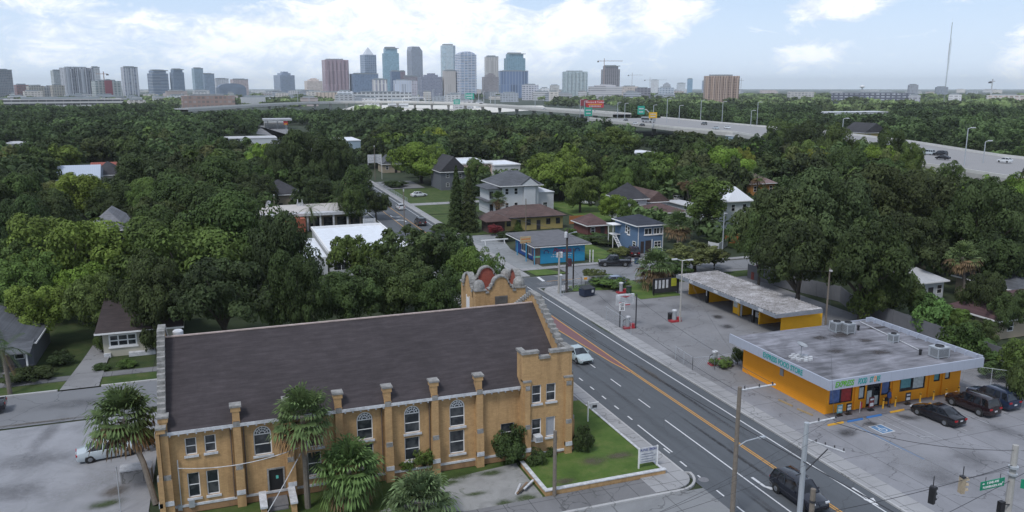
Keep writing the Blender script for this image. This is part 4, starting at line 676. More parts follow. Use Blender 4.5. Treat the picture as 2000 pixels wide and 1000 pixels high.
pxflat('warehouse', 'long low white roofed warehouse behind trees left of the billboard pole', 424, 540, 272, 5, 16, WS, RWG, 8)
pxflat('warehouse', 'white roofed building with pale walls in trees above the main street', 890, 962, 322, 5, 22, plain('peach_wall', (.6, .45, .4), .8, .1), RW, 3)
pxflat('warehouse', 'second white roofed building right of the pale walled one', 966, 1016, 324, 4.5, 16, WS, RW, 2)
pxflat('warehouse', 'small white roofed building among trees right of centre', 1240, 1280, 300, 4, 12, WS, RW, 2)
pxflat('warehouse', 'white block building half hidden behind trees beside main street', 668, 704, 276, 6, 26, LBS, RW, 2)
pxflat('warehouse', 'low grey roofed building at upper left with white walls', 8, 42, 282, 5, 16, WS, RWG, 2)
pxflat('warehouse', 'blue white building beside the highway ramp at right', 1492, 1522, 272, 7, 30, LBS, RMB, 3)
pxflat('warehouse', 'long thin white roofed building beyond trees at far right', 1605, 1735, 220, 6, 20, WS, RW, 8)
gs = thingw('gas_station', 'gas station with a wide pale canopy far down the street', 'gas station', (*P(542, 250), 0)); gx0, gy = P(514, 234, 7); gx1 = P(572, 234, 7)[0]; q = MB(); q.box(gx0, gx1, gy, gy + 16, 6.2, 7.6); q.build('canopy', RWG, gs); q = MB(); [q.box(x, x + .6, gy + 3, gy + 3.6, 0, 6.2) for x in (gx0 + 3, gx0 + 10, gx1 - 4)]; q.build('column', GREYM, gs); q = MB(); q.box(gx0 + 2, gx1 - 2, gy + 18, gy + 30, 0, 4.5); q.build('shop', OLDWHITE, gs)
sx0, sy0 = P(560, 262); struct(sheet('station_forecourt', [P(500, 262), P(600, 275), P(575, 292), P(560, 246), P(505, 246)], .01, LOT))
x_, y_ = P(559, 258); t = thing('pylon_sign', 'small red and yellow pylon sign beside the gas station', 'sign', (x_, y_, 0)); q = MB(); q.cbox(0, 0, 0, .4, .4, 5); q.build('post', GREYM, t); q = MB(); q.cbox(0, -.1, 5, 3, .4, 2.4); q.build('panel', RED, t); q = MB(); q.cbox(0, -.32, 5.2, 2, .05, .8); q.build('stripe', YEL, t)
# fences, hedges
def fence(name, label, pts, h, mat, post=2.4, t_=.05, cat='fence', pm=None):
    t = thingw(name, label, cat, (pts[0][0], pts[0][1], 0)); q = MB(); p = MB()
    for (xa, ya), (xb, yb) in zip(pts[:-1], pts[1:]):
        d = Vector((xb - xa, yb - ya)); l = d.length; d /= l; n_ = Vector((-d.y, d.x)) * t_ / 2
        q.prism([(xa + n_.x, ya + n_.y), (xa - n_.x, ya - n_.y), (xb - n_.x, yb - n_.y), (xb + n_.x, yb + n_.y)], .05, h)
        for i in range(int(l / post) + 1): MB().cbox(xa + d.x * post * i, ya + d.y * post * i, 0, .1, .1, h + .08).build('post', pm or mat, t)
    q.build('panel', mat, t); return t
GF = ribbed('grey_board_fence', (.13, .135, .15), .18, 3, .7, .85, var=.25, width=.12); OF = ribbed('cedar_fence', (.32, .13, .045), .18, 3, .7, .8, var=.15, width=.1); WF = ribbed('white_board_fence', (.55, .56, .57), .2, 3, .85, .7, var=.1, width=.08)
fence('board_fence', 'long grey board fence behind the car wash and food store', [P(1460, 543), P(1540, 566), P(1640, 590), (80.2, 84), (79.6, 70), (78.8, 54)], 2.3, GF)
fence('board_fence', 'orange cedar fence behind the small red roofed cottage', [P(1112, 438), P(1150, 436)], 1.9, OF); fence('board_fence', 'orange cedar fence beside the tall white house', [P(1415, 474), P(1448, 477)], 2.0, OF); fence('picket_fence', 'low white board fence at the foot of the leafy tree', [P(1383, 488), P(1403, 492), P(1421, 480)], 1.6, WF)
def chain(name, label, pts, h=1.8, gate=False):
    """chain link fence: posts, rails and fine wire mesh"""
    t = thingw(name, label, 'fence', (pts[0][0], pts[0][1], 0)); p = MB(); w = MB()
    for (xa, ya), (xb, yb) in zip(pts[:-1], pts[1:]):
        d = Vector((xb - xa, yb - ya)); l = d.length; d /= l; n_ = max(1, round(l / 2.4))
        for i in range(n_ + 1): k = l * i / n_; MB().tube([(xa + d.x * k, ya + d.y * k, 0), (xa + d.x * k, ya + d.y * k, h + .05)], .035, 5).build('post', GALV, t)
        w.tube([(xa, ya, h), (xb, yb, h)], .02, 4); m_ = int(l / .22)
        for i in range(m_):
            for s in (-1, 1):
                k0 = l * i / m_; k1 = min(l, max(0, k0 + s * h * .8)); w.tube([(xa + d.x * k0, ya + d.y * k0, .05), (xa + d.x * k1, ya + d.y * k1, .05 + (h - .05) * abs(k1 - k0) / (h * .8))], .0035, 3, cap=False)
    w.build('wire_mesh', GALV, t); return t
chain('chain_link_fence', 'chain link fence in front of the car wash lot near the pale sign', [P(1184, 625), P(1232, 656)]); chain('chain_link_fence', 'chain link fence beside sidewalk at the left corner of the food store', [P(1319, 701), P(1352, 724), P(1395, 722), P(1440, 712)], 1.5); chain('chain_link_fence', 'chain link fence around the scrubby street corner lot', [P(1100, 573), P(1135, 560), P(1250, 556)], 1.6)
chain('chain_link_fence', 'chain link enclosure beside the palm at the church west end', [P(232, 960), P(236, 1000)], 2.0); chain('chain_link_fence', 'chain link fence beyond the food store at right', [P(1880, 745), P(1990, 760)], 1.8)
chain('chain_link_fence', 'low dark fence along the far sidewalk past the conifers', [(47.2, 210), (47.4, 250)], 1.4)
# ---------- vehicles (local: +Y is forward) ----------
PROF = {  # y stations: (y, z_top, half width, z_bottom), glasshouse stations (y_base,y_roof) front/back, roof z, belt z
 'sedan': dict(L=4.75, st=[(-2.37, .62, .70, .35), (-2.3, .90, .80, .24), (-1.75, .98, .89, .2), (-1.0, .95, .92, .2), (.9, .92, .92, .2), (1.5, .84, .90, .2), (2.2, .68, .80, .22), (2.37, .50, .66, .32)], g=[(-1.75, -.95), (1.15, .35)], rz=1.42, belt=.93, wb=(-1.38, 1.42), wr=.32),
 'suv': dict(L=4.8, st=[(-2.4, .8, .76, .42), (-2.34, 1.08, .86, .3), (-1.8, 1.12, .94, .26), (.8, 1.08, .95, .26), (1.45, 1.04, .93, .26), (2.2, .92, .86, .28), (2.4, .62, .72, .38)], g=[(-2.25, -1.95), (1.15, .45)], rz=1.74, belt=1.08, wb=(-1.42, 1.45), wr=.37),
 'hatch': dict(L=4.2, st=[(-2.1, .7, .72, .35), (-2.04, 1.0, .82, .24), (-1.5, 1.0, .88, .2), (.8, .95, .9, .2), (1.35, .88, .88, .2), (1.95, .7, .78, .22), (2.1, .5, .64, .32)], g=[(-1.98, -1.3), (1.1, .3)], rz=1.47, belt=.95, wb=(-1.22, 1.28), wr=.31),
 'pickup': dict(L=5.5, st=[(-2.75, .95, .86, .5), (-2.7, 1.1, .93, .4), (.9, 1.1, .96, .36), (1.6, 1.1, .95, .36), (2.55, 1.0, .9, .38), (2.75, .7, .78, .45)], g=[(-.75, -.55), (1.45, .75)], rz=1.85, belt=1.1, wb=(-1.75, 1.75), wr=.4)}
CARM = {}
def car(kind, label, px, py, heading, col, rough=.18, group=None, at=None, metal=0, detail=True):
    """heading in degrees: 0 faces up the main street (+Y)"""
    D = PROF[kind]; x, y = at or P(px, py); t = thing('parked_car' if group else kind_name[kind], label, cat_name[kind], (x, y, .016), math.radians(-heading), group)
    key = ('paint_%s_%.2f_%.2f_%.2f' % (('m' if metal else 'p',) + tuple(col))); pm = glossy(key, col, rough, metal=metal)
    q = MB(); secs = []
    for (yy, zt, hw, zb) in D['st']: secs.append([(-hw * .93, zb), (-hw, zb + (zt - zb) * .28), (-hw, zb + (zt - zb) * .62), (-hw * .93, zt - .05), (-hw * .82, zt), (0, zt + .03), (hw * .82, zt), (hw * .93, zt - .05), (hw, zb + (zt - zb) * .62), (hw, zb + (zt - zb) * .28), (hw * .93, zb)])
    n = 11; vs = [(a, D['st'][i][0], z) for i, s_ in enumerate(secs) for a, z in s_]; fs = [(i * n + k, i * n + (k + 1) % n, (i + 1) * n + (k + 1) % n, (i + 1) * n + k) for i in range(len(secs) - 1) for k in range(n)] + [tuple(range(n)), tuple(range((len(secs) - 1) * n, len(secs) * n))]
    q.add(vs, fs); (rb, rt), (fb, ft) = D['g']; bz, rz = D['belt'], D['rz']; hb, ht = .80, .60
    if kind in ('suv', 'pickup'): hb, ht = .86, .70
    # roof panel and pillars in body colour
    q.add([(-ht, rt, rz - .03), (ht, rt, rz - .03), (ht, ft, rz - .03), (-ht, ft, rz - .03), (-ht * .9, rt + .15, rz + .02), (ht * .9, rt + .15, rz + .02), (ht * .9, ft - .15, rz + .02), (-ht * .9, ft - .15, rz + .02)], [(0, 3, 2, 1), (4, 5, 6, 7), (0, 1, 5, 4), (1, 2, 6, 5), (2, 3, 7, 6), (3, 0, 4, 7)])
    mid = (rt + ft) / 2
    for s_ in (-1, 1):
        for yb_, yt_ in ((rb, rt), (fb, ft), ((rb + fb) / 2 - .1, mid - .05)): q.tube([(s_ * hb, yb_, bz - .03), (s_ * ht, yt_, rz - .03)], .045, 5)
        if kind == 'suv': q.tube([(s_ * hb, rb + .75, bz - .03), (s_ * ht, rt + .65, rz - .03)], .06, 5); q.tube([(s_ * ht * .92, rt + .2, rz + .07), (s_ * ht * .92, ft - .3, rz + .07)], .022, 5)
        q.cbox(s_ * (hb + .16), fb - .35, bz + .02, .16, .1, .12)
    if kind == 'pickup': q.box(-.86, .86, -2.7, -2.62, 1.1, 1.12)
    b_ = q.build('body', pm, t, smooth=True)
    try:
        for p_ in b_.data.polygons: p_.use_smooth = True
        b_.modifiers.new('split', 'EDGE_SPLIT').split_angle = math.radians(38)
    except Exception: pass
    g = MB(); g.add([(-hb, rb, bz - .05), (hb, rb, bz - .05), (hb, fb, bz - .05), (-hb, fb, bz - .05), (-ht, rt, rz - .035), (ht, rt, rz - .035), (ht, ft, rz - .035), (-ht, ft, rz - .035)], [(0, 3, 2, 1), (4, 5, 6, 7), (0, 1, 5, 4), (1, 2, 6, 5), (2, 3, 7, 6), (3, 0, 4, 7)]); g.build('windows', pane('car_glass', (.008, .01, .013), (.03, .035, .045), .04), t)
    if not detail: 
        for s_ in (-1, 1):
            for wy in D['wb']: w = MB(); w.rev([(D['wr'], 0), (D['wr'], .22)], (0, 0, 0), 12); w.build('wheel', RUB, t, loc=(s_ * .78 - .11, wy, D['wr']), rot=(0, PI / 2, 0))
        return t
    hw0 = D['st'][2][2]
    for s_ in (-1, 1):
        for wy in D['wb']:
            r = D['wr']; a = MB(); a.rev([(r + .07, 0), (r + .07, .02)], (0, 0, 0), 20); a.build('wheel_arch', BLACK, b_, loc=(s_ * (hw0 - .005) - .01, wy, r + .02), rot=(0, PI / 2, 0))
            w = MB(); w.rev([(r - .05, 0), (r, .04), (r, .2), (r - .05, .23)], (0, 0, -.115), 20); wo = w.build('wheel', RUB, t, loc=(s_ * (hw0 - .07), wy, r), rot=(0, PI / 2, 0))
            rm = MB(); rm.rev([(r * .56, -.005), (r * .54, .01), (r * .25, .012), (.03, .03)], (0, 0, .115), 12); rm.rev([(r * .62, 0), (r * .6, .01)], (0, 0, -.13), 12); rm.build('rim', plain('alloy', (.22, .23, .25), .4, .2, metal=.5), wo)
        ye = D['st'][-2][0]; zt = D['st'][-2][1]; h = MB(); h.cbox(s_ * .62, ye + .04, zt - .16, .34, .16, .13); h.build('headlight', glossy('lamp_clear', (.6, .62, .65), .1), t)
        ye = D['st'][1][0]; zt = D['st'][1][1]; h = MB(); h.cbox(s_ * .64, ye - .03, zt - .24, .3, .12, .15); h.build('taillight', glossy('lamp_red', (.35, .01, .015), .15), t)
    p_ = MB(); p_.cbox(0, D['st'][0][0] - .02, .62, .34, .02, .14); p_.build('number_plate', OLDWHITE, t); p_ = MB(); p_.cbox(0, D['st'][-1][0] + .0, .34, 1.1, .05, .16); p_.build('grille', BLACK, t)
    return t
kind_name = {'sedan': 'car', 'suv': 'suv', 'hatch': 'hatchback', 'pickup': 'pickup_truck'}; cat_name = {'sedan': 'car', 'suv': 'suv', 'hatch': 'car', 'pickup': 'pickup truck'}
BLK = (.012, .012, .016); SIL = (.42, .47, .50); WHT = (.62, .64, .66); DRED = (.06, .02, .02); DBL = (.02, .03, .06); GRYC = (.12, .125, .13)
car('sedan', 'silver green sedan driving beside the church on the main street', 0, 0, 176, (.36, .43, .45), .2, at=P(1127, 701))
car('suv', 'glossy black suv at the bottom edge of the main street', 0, 0, 180, (.014, .016, .024), .1, at=(39.0, 44.6))
car('suv', 'dark maroon suv farthest of three cars on the far main street', *P(0, 0), 0, DRED, at=P(750, 401)) if 0 else car('suv', 'dark maroon suv left of the white car on the far main street', 0, 0, 178, DRED, at=P(750, 402))
car('hatch', 'white small car driving away on the far main street', 0, 0, 0, WHT, at=P(782, 409)); car('suv', 'dark grey suv driving away nearest on the far main street', 0, 0, 0, (.05, .045, .045), at=P(821, 439))
car('sedan', 'white sedan parked in yard under the bright green tree', 0, 0, 80, WHT, at=P(818, 384))
car('sedan', 'black sedan parked nose in, nearest of three cars by the food store', 0, 0, -6, BLK, .1, at=(61.1, 52.5), group='cars parked at the food store'); car('suv', 'black suv parked in the middle of three by the food store', 0, 0, -3, (.02, .012, .014), .12, at=(66.1, 53.1), group='cars parked at the food store'); car('suv', 'dark blue black suv parked farthest right by the food store', 0, 0, -1, DBL, .12, at=(69.3, 53.6), group='cars parked at the food store')
car('pickup', 'black pickup parked on the side street beside the blue house hedge', 0, 0, -70, BLK, .15, at=P(1200, 519)); car('suv', 'dark red black suv parked in front of the blue house', 0, 0, 20, (.03, .012, .014), .15, at=P(1237, 499))
car('hatch', 'grey blue hatchback behind the scrubby bush at the side street', 0, 0, -80, (.14, .18, .26), .2, at=P(1195, 557)); car('sedan', 'silver sedan parked on the pale gravel lot beside the palm', 0, 0, 82, SIL, .2, at=P(213, 890))
car('pickup', 'black pickup at the left edge of the picture on side street', 0, 0, -95, BLK, .12, at=(-23.0, 84.2)); car('pickup', 'white pickup parked on the grass behind the green tree', 0, 0, 120, WHT, at=P(1141, 399)); car('sedan', 'white car parked inside the nearest car wash bay', 0, 0, 90, WHT, at=(68.2, P(1476, 634)[1] + 2.2))
for i, (px, py) in enumerate(((1240, 318), (1250, 335))): pass
car('sedan', 'small white car parked among trees beyond the white house', 0, 0, 60, WHT, at=P(1157, 378)); car('sedan', 'pale car parked near the long roofed houses right of cone roof', 0, 0, 80, WHT, at=P(1325, 392))
# ---------- person ----------
def person(x, y, rz, label):
    t = thing('person', label, 'person', (x, y, .12), rz)
    def skin(name, V, E_, mat, root=0):
        me = bpy.data.meshes.new(name); me.from_pydata([v[:3] for v in V], E_, []); me.materials.append(mat); o = bpy.data.objects.new(name, me); COL.objects.link(o); o.parent = t
        md = o.modifiers.new('skin', 'SKIN'); md.use_smooth_shade = True
        for i, v in enumerate(V): me.skin_vertices[0].data[i].radius = (v[3], v[3] * (v[4] if len(v) > 4 else 1)); me.skin_vertices[0].data[i].use_root = i == root
        o.modifiers.new('sub', 'SUBSURF').levels = 1; return o
    sk = plain('skin_tone', (.12, .065, .04), .6, .1); V = [(0, 0, .98, .13), (0, 0, 1.2, .13, .75), (0, 0, 1.42, .14, .7), (0, 0, 1.52, .055), (0, .01, 1.62, .09), (0, .01, 1.72, .085), (0, 0, 1.78, .04)]
    E_ = [(i, i + 1) for i in range(6)]
    for s in (-1, 1):
        b0 = len(V); V += [(s * .19, 0, 1.42, .06), (s * .25, .02, 1.15, .045), (s * .24, .14, .93, .033), (s * .23, .18, .86, .028, .6)]; E_ += [(2, b0), (b0, b0 + 1), (b0 + 1, b0 + 2), (b0 + 2, b0 + 3)]
        for k in range(5): fx = s * .23 + (k - 2) * .018; V.append((fx - (s * .02 if k == 0 else 0), .2 + .01 * (k % 2), .775 + (.03 if k in (0, 4) else 0), .009)); E_.append((b0 + 3, len(V) - 1))
        b0 = len(V); f = .08 * s; V += [(s * .1, 0, .92, .085), (s * .11, f * .5, .5, .06), (s * .11, f, .1, .042), (s * .11, f + .15, .04, .035)]; E_ += [(0, b0), (b0, b0 + 1), (b0 + 1, b0 + 2), (b0 + 2, b0 + 3)]
    skin('body', V, E_, sk)
    q = MB(); q.rev([(.17, 0), (.185, .3), (.20, .48), (.1, .58)], (0, 0, .92), 12); [q.tube([(s * .17, 0, 1.44), (s * .26, .02, 1.15), (s * .25, .13, .96)], [.075, .065, .05], 8) for s in (-1, 1)]; q.build('jacket', plain('blue_jacket', (.05, .08, .22), .8, .2), t)
    q = MB(); q.rev([(.16, .0), (.17, .12), (.16, .2)], (0, 0, .8), 12); [q.tube([(s * .1, 0, .9), (s * .11, s * .04, .5), (s * .11, s * .08, .08)], [.1, .08, .06], 8) for s in (-1, 1)]; q.build('trousers', plain('dark_jeans', (.03, .035, .07), .9, .2), t)
    q = MB(); [q.cbox(s * .11, s * .08 + .07, 0, .1, .27, .08) for s in (-1, 1)]; q.build('shoes', BLACK, t); q = MB(); q.rev([(.095, -.02), (.1, .04), (.08, .1), (.03, .13)], (0, -.01, 1.7), 10); q.build('hair', BLACK, t)
    q = MB(); [q.cbox(s * .035, .098, 1.66, .02, .012, .012) for s in (-1, 1)]; q.build('eyes', OLDWHITE, t); q = MB(); q.cbox(0, .1, 1.6, .025, .03, .04); q.cbox(0, .094, 1.565, .045, .012, .012); q.build('face', sk, t)
x_, y_ = P(1732, 795); person(x_, 56.2, math.radians(200), 'person in blue jacket and dark trousers standing outside the food store door'); tag_b = MB(); tag_b.cbox(0, 0, 0, .3, .16, .36).tube([(-.1, 0, .36), (0, 0, .52), (.1, 0, .36)], .012, 4); tag(tag_b.build('shoulder_bag', BLACK, loc=(x_ - .33, 56.15, .72)), 'dark bag held at the side of the person by the door', 'bag')
# ---------- small things in the lot ----------
BOL = thing('bollard', 'x', 'bollard', (0, 0, 0)); q = MB(); q.rev([(.08, 0), (.08, .95), (.06, 1.0), (.02, 1.02)], (0, 0, 0), 10); q.build('post', YEL, BOL); q = MB(); q.rev([(.085, .8), (.085, .9)], (0, 0, 0), 10); q.build('band', BLACK, BOL)
bl = [(1710, 793, 'yellow bollard left of the food store door'), (1738, 791, 'yellow bollard right of the person at the store door'), (1782, 781, 'yellow bollard left of the black sedan, under the wide shop window'), (1804, 775, 'yellow bollard just right of the wide shop window'), (1826, 770, 'yellow bollard below the first small high window'), (1848, 765, 'yellow bollard farthest right beside the dark bins')]
for i, (px, py, l) in enumerate(bl): o = BOL if i == 0 else copy_tree(BOL); x_, y_ = P(px, py); o.location = (x_, min(y_, 56.0), .1 if y_ > 55.1 else .02); o['label'] = l; o['group'] = 'yellow bollards by the food store'
def wstop(px, py, l, m, rz=.03): x_, y_ = P(px, py); q = MB(); q.prism([(-.9, -.09), (.9, -.09), (.9, .09), (-.9, .09)], 0, .13, top=[(-.87, -.05), (.87, -.05), (.87, .05), (-.87, .05)]); tag(q.build('wheel_stop', m, loc=(x_, y_, .018), rot=(0, 0, rz)), l, 'wheel stop', 'wheel stops in the store lot')
wstop(1632, 829, 'yellow wheel stop left of the two blue ones', YEL); wstop(1670, 822, 'left blue wheel stop by the food store', BLUEP); wstop(1707, 814, 'right blue wheel stop by the food store', BLUEP); wstop(1752, 804, 'yellow wheel stop right of the two blue ones', YEL); wstop(1805, 792, 'yellow wheel stop hidden by the nose of the black sedan', YEL); wstop(1534, 788, 'upper pale wheel stop lying along the store side wall', plain('wood_stop', (.3, .22, .12), .9), -1.45); wstop(1572, 806, 'lower pale wheel stop lying along the store side wall', plain('wood_stop', (.3, .22, .12), .9), -1.4)
def signboard(px, py, l, m, w=.6, h=1.1, m2=None): 
    x_, y_ = P(px, py); t = thing('pavement_sign', l, 'sign', (x_, min(y_, 56.0), .1)); q = MB(); q.cbox(0, 0, 0, w, .35, .08); q.tube([(0, 0, .08), (0, 0, h)], .03); q.build('stand', BLACK, t); q = MB(); q.cbox(0, 0, .3, w, .05, h - .3); q.build('panel', m, t); q = MB(); q.cbox(0, -.035, .45, w * .7, .02, (h - .3) * .3); q.cbox(0, -.035, h - .3, w * .7, .02, .15); q.build('print', m2 or OLDWHITE, t)
signboard(1629, 809, 'teal sandwich board at the front corner of the food store', PST[3]); signboard(1641, 803, 'black and white poster stand second from the store corner', BLACK); signboard(1687, 797, 'red and black poster stand left of the store door', plain('maroon', (.14, .03, .03)), h=1.35); signboard(1762, 787, 'dark poster stand under the wide shop window', DARK, h=1.2)
x_, y_ = P(1664, 800); t = thing('feather_flag', 'small red and white flag on a short pole before the red poster', 'flag', (x_, 56.0, .1)); q = MB(); q.tube([(0, 0, 0), (0, 0, 1.1)], .03); q.build('pole', OLDWHITE, t); q = MB(); q.cbox(.12, 0, .4, .22, .03, .6); q.build('cloth', RED, t)
def drum(px, py, l, m, h=.95, r=.3, z=.02): x_, y_ = P(px, py); t = thing('bin', l, 'bin', (x_, y_, z)); q = MB(); q.rev([(r * .9, 0), (r, h * .1), (r, h * .9), (r * .95, h)], (0, 0, 0), 14); q.build('drum', m, t); q = MB(); q.rev([(r + .04, 0), (r + .04, .08), (r * .4, .16)], (0, 0, h), 14); q.build('lid', DARK, t)
drum(1841, 763, 'black bin with white label near the right end of the store', BLACK, 1.1, .32); drum(1862, 760, 'dark red drum bin at right end of the food store', plain('dark_red_bin', (.08, .02, .015)), 1.0, .36); drum(1308, 625, 'black bin beside the red vacuum at the tall lamp', BLACK, .9, .28); drum(1228, 573, 'green bin beside the far red vacuum', plain('green_bin', (.02, .05, .03)), 1.0, .4); drum(1229, 514, 'dark bin beside the hedge before the blue house', BLACK, 1.0, .35); drum(1243, 515, 'blue bin on the verge before the blue house', DBL and plain('blue_bin', (.02, .05, .13)), 1.0, .38)
def vacuum(px, py, l): 
    x_, y_ = P(px, py); t = thing('vacuum_station', l, 'vacuum station', (x_, y_, .02)); q = MB(); q.cbox(0, 0, 0, 1.5, .8, .22); q.cbox(.55, 0, .22, .5, .5, .35); q.build('base', RED, t)
    q = MB(); q.rev([(.26, .2), (.28, .3), (.28, 1.35), (.24, 1.4)], (-.1, 0, 0), 12); q.build('canister', GREYM, t); q = MB(); q.rev([(.33, 1.4), (.33, 1.55), (.2, 1.62)], (-.1, 0, 0), 12); q.build('cap', OLDWHITE, t); q = MB(); q.tube([(-.35, .1, 1.2), (-.7, .1, 1.0), (-.75, .1, .3), (-.45, -.1, .15)], .05); q.build('hose', BLACK, t)
vacuum(1318, 628, 'red and grey car vacuum at the foot of the tall lot lamp'); vacuum(1214, 572, 'red and grey car vacuum farthest, near grass corner'); vacuum(1227, 641, 'grey and red car vacuum between the black sign posts'); vacuum(1397, 712, 'red and white car vacuum among weeds at store corner')
x_, y_ = P(1146, 578); t = thing('dumpster', 'dark blue dumpster with black lid by the street corner', 'dumpster', (x_, y_, .02), .2); q = MB(); q.prism([(-.95, -.6), (.95, -.6), (.95, .6), (-.95, .6)], .1, 1.15, top=[(-1.0, -.75), (1.0, -.75), (1.0, .7), (-1.0, .7)]); q.build('body', plain('navy_steel', (.02, .03, .06), .5, .3), t); q = MB(); q.add([(-1.02, -.78, 1.17), (1.02, -.78, 1.17), (1.02, .72, 1.42), (-1.02, .72, 1.42), (-1.02, -.78, 1.22), (1.02, -.78, 1.22), (1.02, .72, 1.47), (-1.02, .72, 1.47)], [(0, 3, 2, 1), (4, 5, 6, 7), (0, 1, 5, 4), (1, 2, 6, 5), (2, 3, 7, 6), (3, 0, 4, 7)]); q.build('lid', BLACK, t); q = MB(); q.cbox(.5, -.76, .6, .35, .02, .4); q.build('label_plate', OLDWHITE, t)
x_, y_ = P(1302, 575); t = thing('menu_board', 'dark board with white panels and a yellow panel beside the car wash', 'board', (x_, y_, .02)); q = MB(); q.cbox(-.2, 0, .3, 4.4, .15, 2.2); q.cbox(1.9, 0, 0, .15, .15, 2.6); q.cbox(-2.2, 0, 0, .15, .15, 2.6); q.build('frame', DARK, t); q = MB(); [q.cbox(-1.9 + i * .62, -.09, 1.0, .36, .03, 1.25) for i in range(4)]; q.build('white_panel', OLDWHITE, t); q = MB(); q.cbox(1.1, -.09, 1.2, .9, .03, 1.2); q.build('yellow_panel', plain('lime_panel', (.35, .36, .03)), t)
x_, y_ = P(1475, 545); t = thing('old_pump', 'dark red machine behind the car wash roof by the board fence', 'machine', (x_, y_, 0)); q = MB(); q.cbox(0, 0, 0, 1.3, .8, 1.2); q.cbox(0, 0, 1.2, .6, .5, 1.0); q.build('cabinet', plain('rust_red', (.2, .05, .04), .7, .4), t)
# signs
t = thing('speed_limit_sign', 'white speed limit 35 sign on a thin post by the right sidewalk', 'sign', (46.75, 87.6, .1)); q = MB(); q.tube([(0, 0, 0), (0, 0, 3.5)], .035); q.build('post', GALV, t); q = MB(); q.cbox(0, -.05, 2.45, .8, .02, 1.05); q.build('panel', WHITE, t)
text('lettering', '35', .52, BLACK, t, (0, -.065, 2.72), bold=.012); text('lettering', 'SPEED', .2, BLACK, t, (0, -.065, 3.33), bold=.004); text('lettering', 'LIMIT', .2, BLACK, t, (0, -.065, 3.1), bold=.004)
t = thing('lot_sign', 'white and red sign board on two black posts at the car wash lot', 'sign', (48.3, 88.0, 0)); q = MB(); q.tube([(-1.1, .9, 0), (-1.1, .9, 3.2)], .08); q.tube([(.55, -.3, 0), (.55, -.3, 4.5)], .08); q.build('post', DARK, t); q = MB(); q.cbox(-.75, .3, 3.1, 2.5, .28, 1.35); q.build('panel', OLDWHITE, t); q = MB(); q.cbox(-.75, .14, 3.05, 1.3, .02, .12); q.add([(-1.6, .145, 4.25), (.1, .145, 4.25), (-.7, .145, 4.05)], [(0, 1, 2)]); q.cbox(-1.5, .14, 3.35, .35, .02, .15); q.build('red_stripe', RED, t); q = MB(); [q.cbox(-.7, .14, 3.4 + .2 * i, 1.7, .01, .05) for i in range(4)]; q.build('small_print', GREYM, t)
def nsign(name, label, px, py, w, h, z0, top, lines_, m=OLDWHITE, rz=0, head=None):
    x_, y_ = P(px, py, .3); t = thing(name, label, 'sign', (x_, y_, .2), rz); q = MB(); q.box(-w / 2, -w / 2 + .1, -.05, .05, 0, top); q.box(w / 2 - .1, w / 2, -.05, .05, 0, top); q.build('post', WHITE, t); q = MB(); q.box(-w / 2 + .1, w / 2 - .1, -.03, .03, z0, top - .03); q.build('panel', m, t); q = MB(); [q.box(-w * .36, w * .36 * (1 - .3 * (i % 2)), -.045, -.032, z0 + .12 + i * (top - z0 - .5) / lines_, z0 + .155 + i * (top - z0 - .5) / lines_) for i in range(lines_)]; q.build('small_print', plain('faded_ink', (.1, .12, .2)), t)
    if head: text('lettering', head, .27, plain('ink_blue', (.05, .07, .25)), t, (0, -.05, top - .22))
nsign('church_sign', 'white notice board sign on two posts at the lawn corner', 1265, 912, 1.75, 1.1, .5, 1.85, 4, head='A.M.E. ZION')
x_, y_ = P(1148, 823, .3); t = thing('yard_sign', 'small hanging sign on a white post near the church walk', 'sign', (x_, y_, .2)); q = MB(); q.cbox(0, 0, 0, .1, .1, 2.0); q.cbox(.5, 0, 1.78, 1.1, .08, .08); q.build('post', WHITE, t); q = MB(); q.cbox(.6, 0, 1.2, .7, .04, .5); q.build('panel', OLDWHITE, t); q = MB(); q.cbox(.65, -.03, 1.35, .45, .02, .25); q.build('print', DARK, t)
nsign('street_sign_board', 'white business sign by the white roofed building on the far street', 722, 455, 2.6, 1, 2.0, 3.2, 2); nsign('street_sign_board', 'tall white and blue business sign beside the far end of the street', 733, 350, 4.6, 1, 5.5, 8.3, 3)
t = thing('yellow_sign', 'small yellow and black sign board on the scrubby street corner', 'sign', (*P(1143, 560), 0)); q = MB(); q.tube([(0, 0, 0), (0, 0, 1.6)], .04); q.build('post', DARK, t); q = MB(); q.cbox(0, -.05, .9, .9, .03, .8); q.build('panel', OLDWHITE, t); q = MB(); q.cbox(0, -.08, 1.15, .55, .02, .35); q.build('print', plain('amber', (.7, .3, .03)), t)
x_, y_ = P(1017, 500); t = thing('barrier', 'white painted barrier beam across the pizza shop lot', 'barrier', (50.3, 147.5, .02)); q = MB(); q.cbox(0, 0, .8, 5.6, .12, .22); [q.tube([(s * 2, -.4, 0), (s * 2, 0, .85), (s * 2, .4, 0)], .05) for s in (-1, 1)]; q.build('beam', WHITE, t)
for px, l in ((1152, 'left of two short white posts at the grass edge'), (1158, 'right of two short white posts at the grass edge')): x_, y_ = P(px, 512); q = MB(); q.tube([(0, 0, 0), (0, 0, 2.2)], .09); tag(q.build('marker_post', WHITE, loc=(x_, y_, 0)), l, 'post', 'short white posts on the side street')
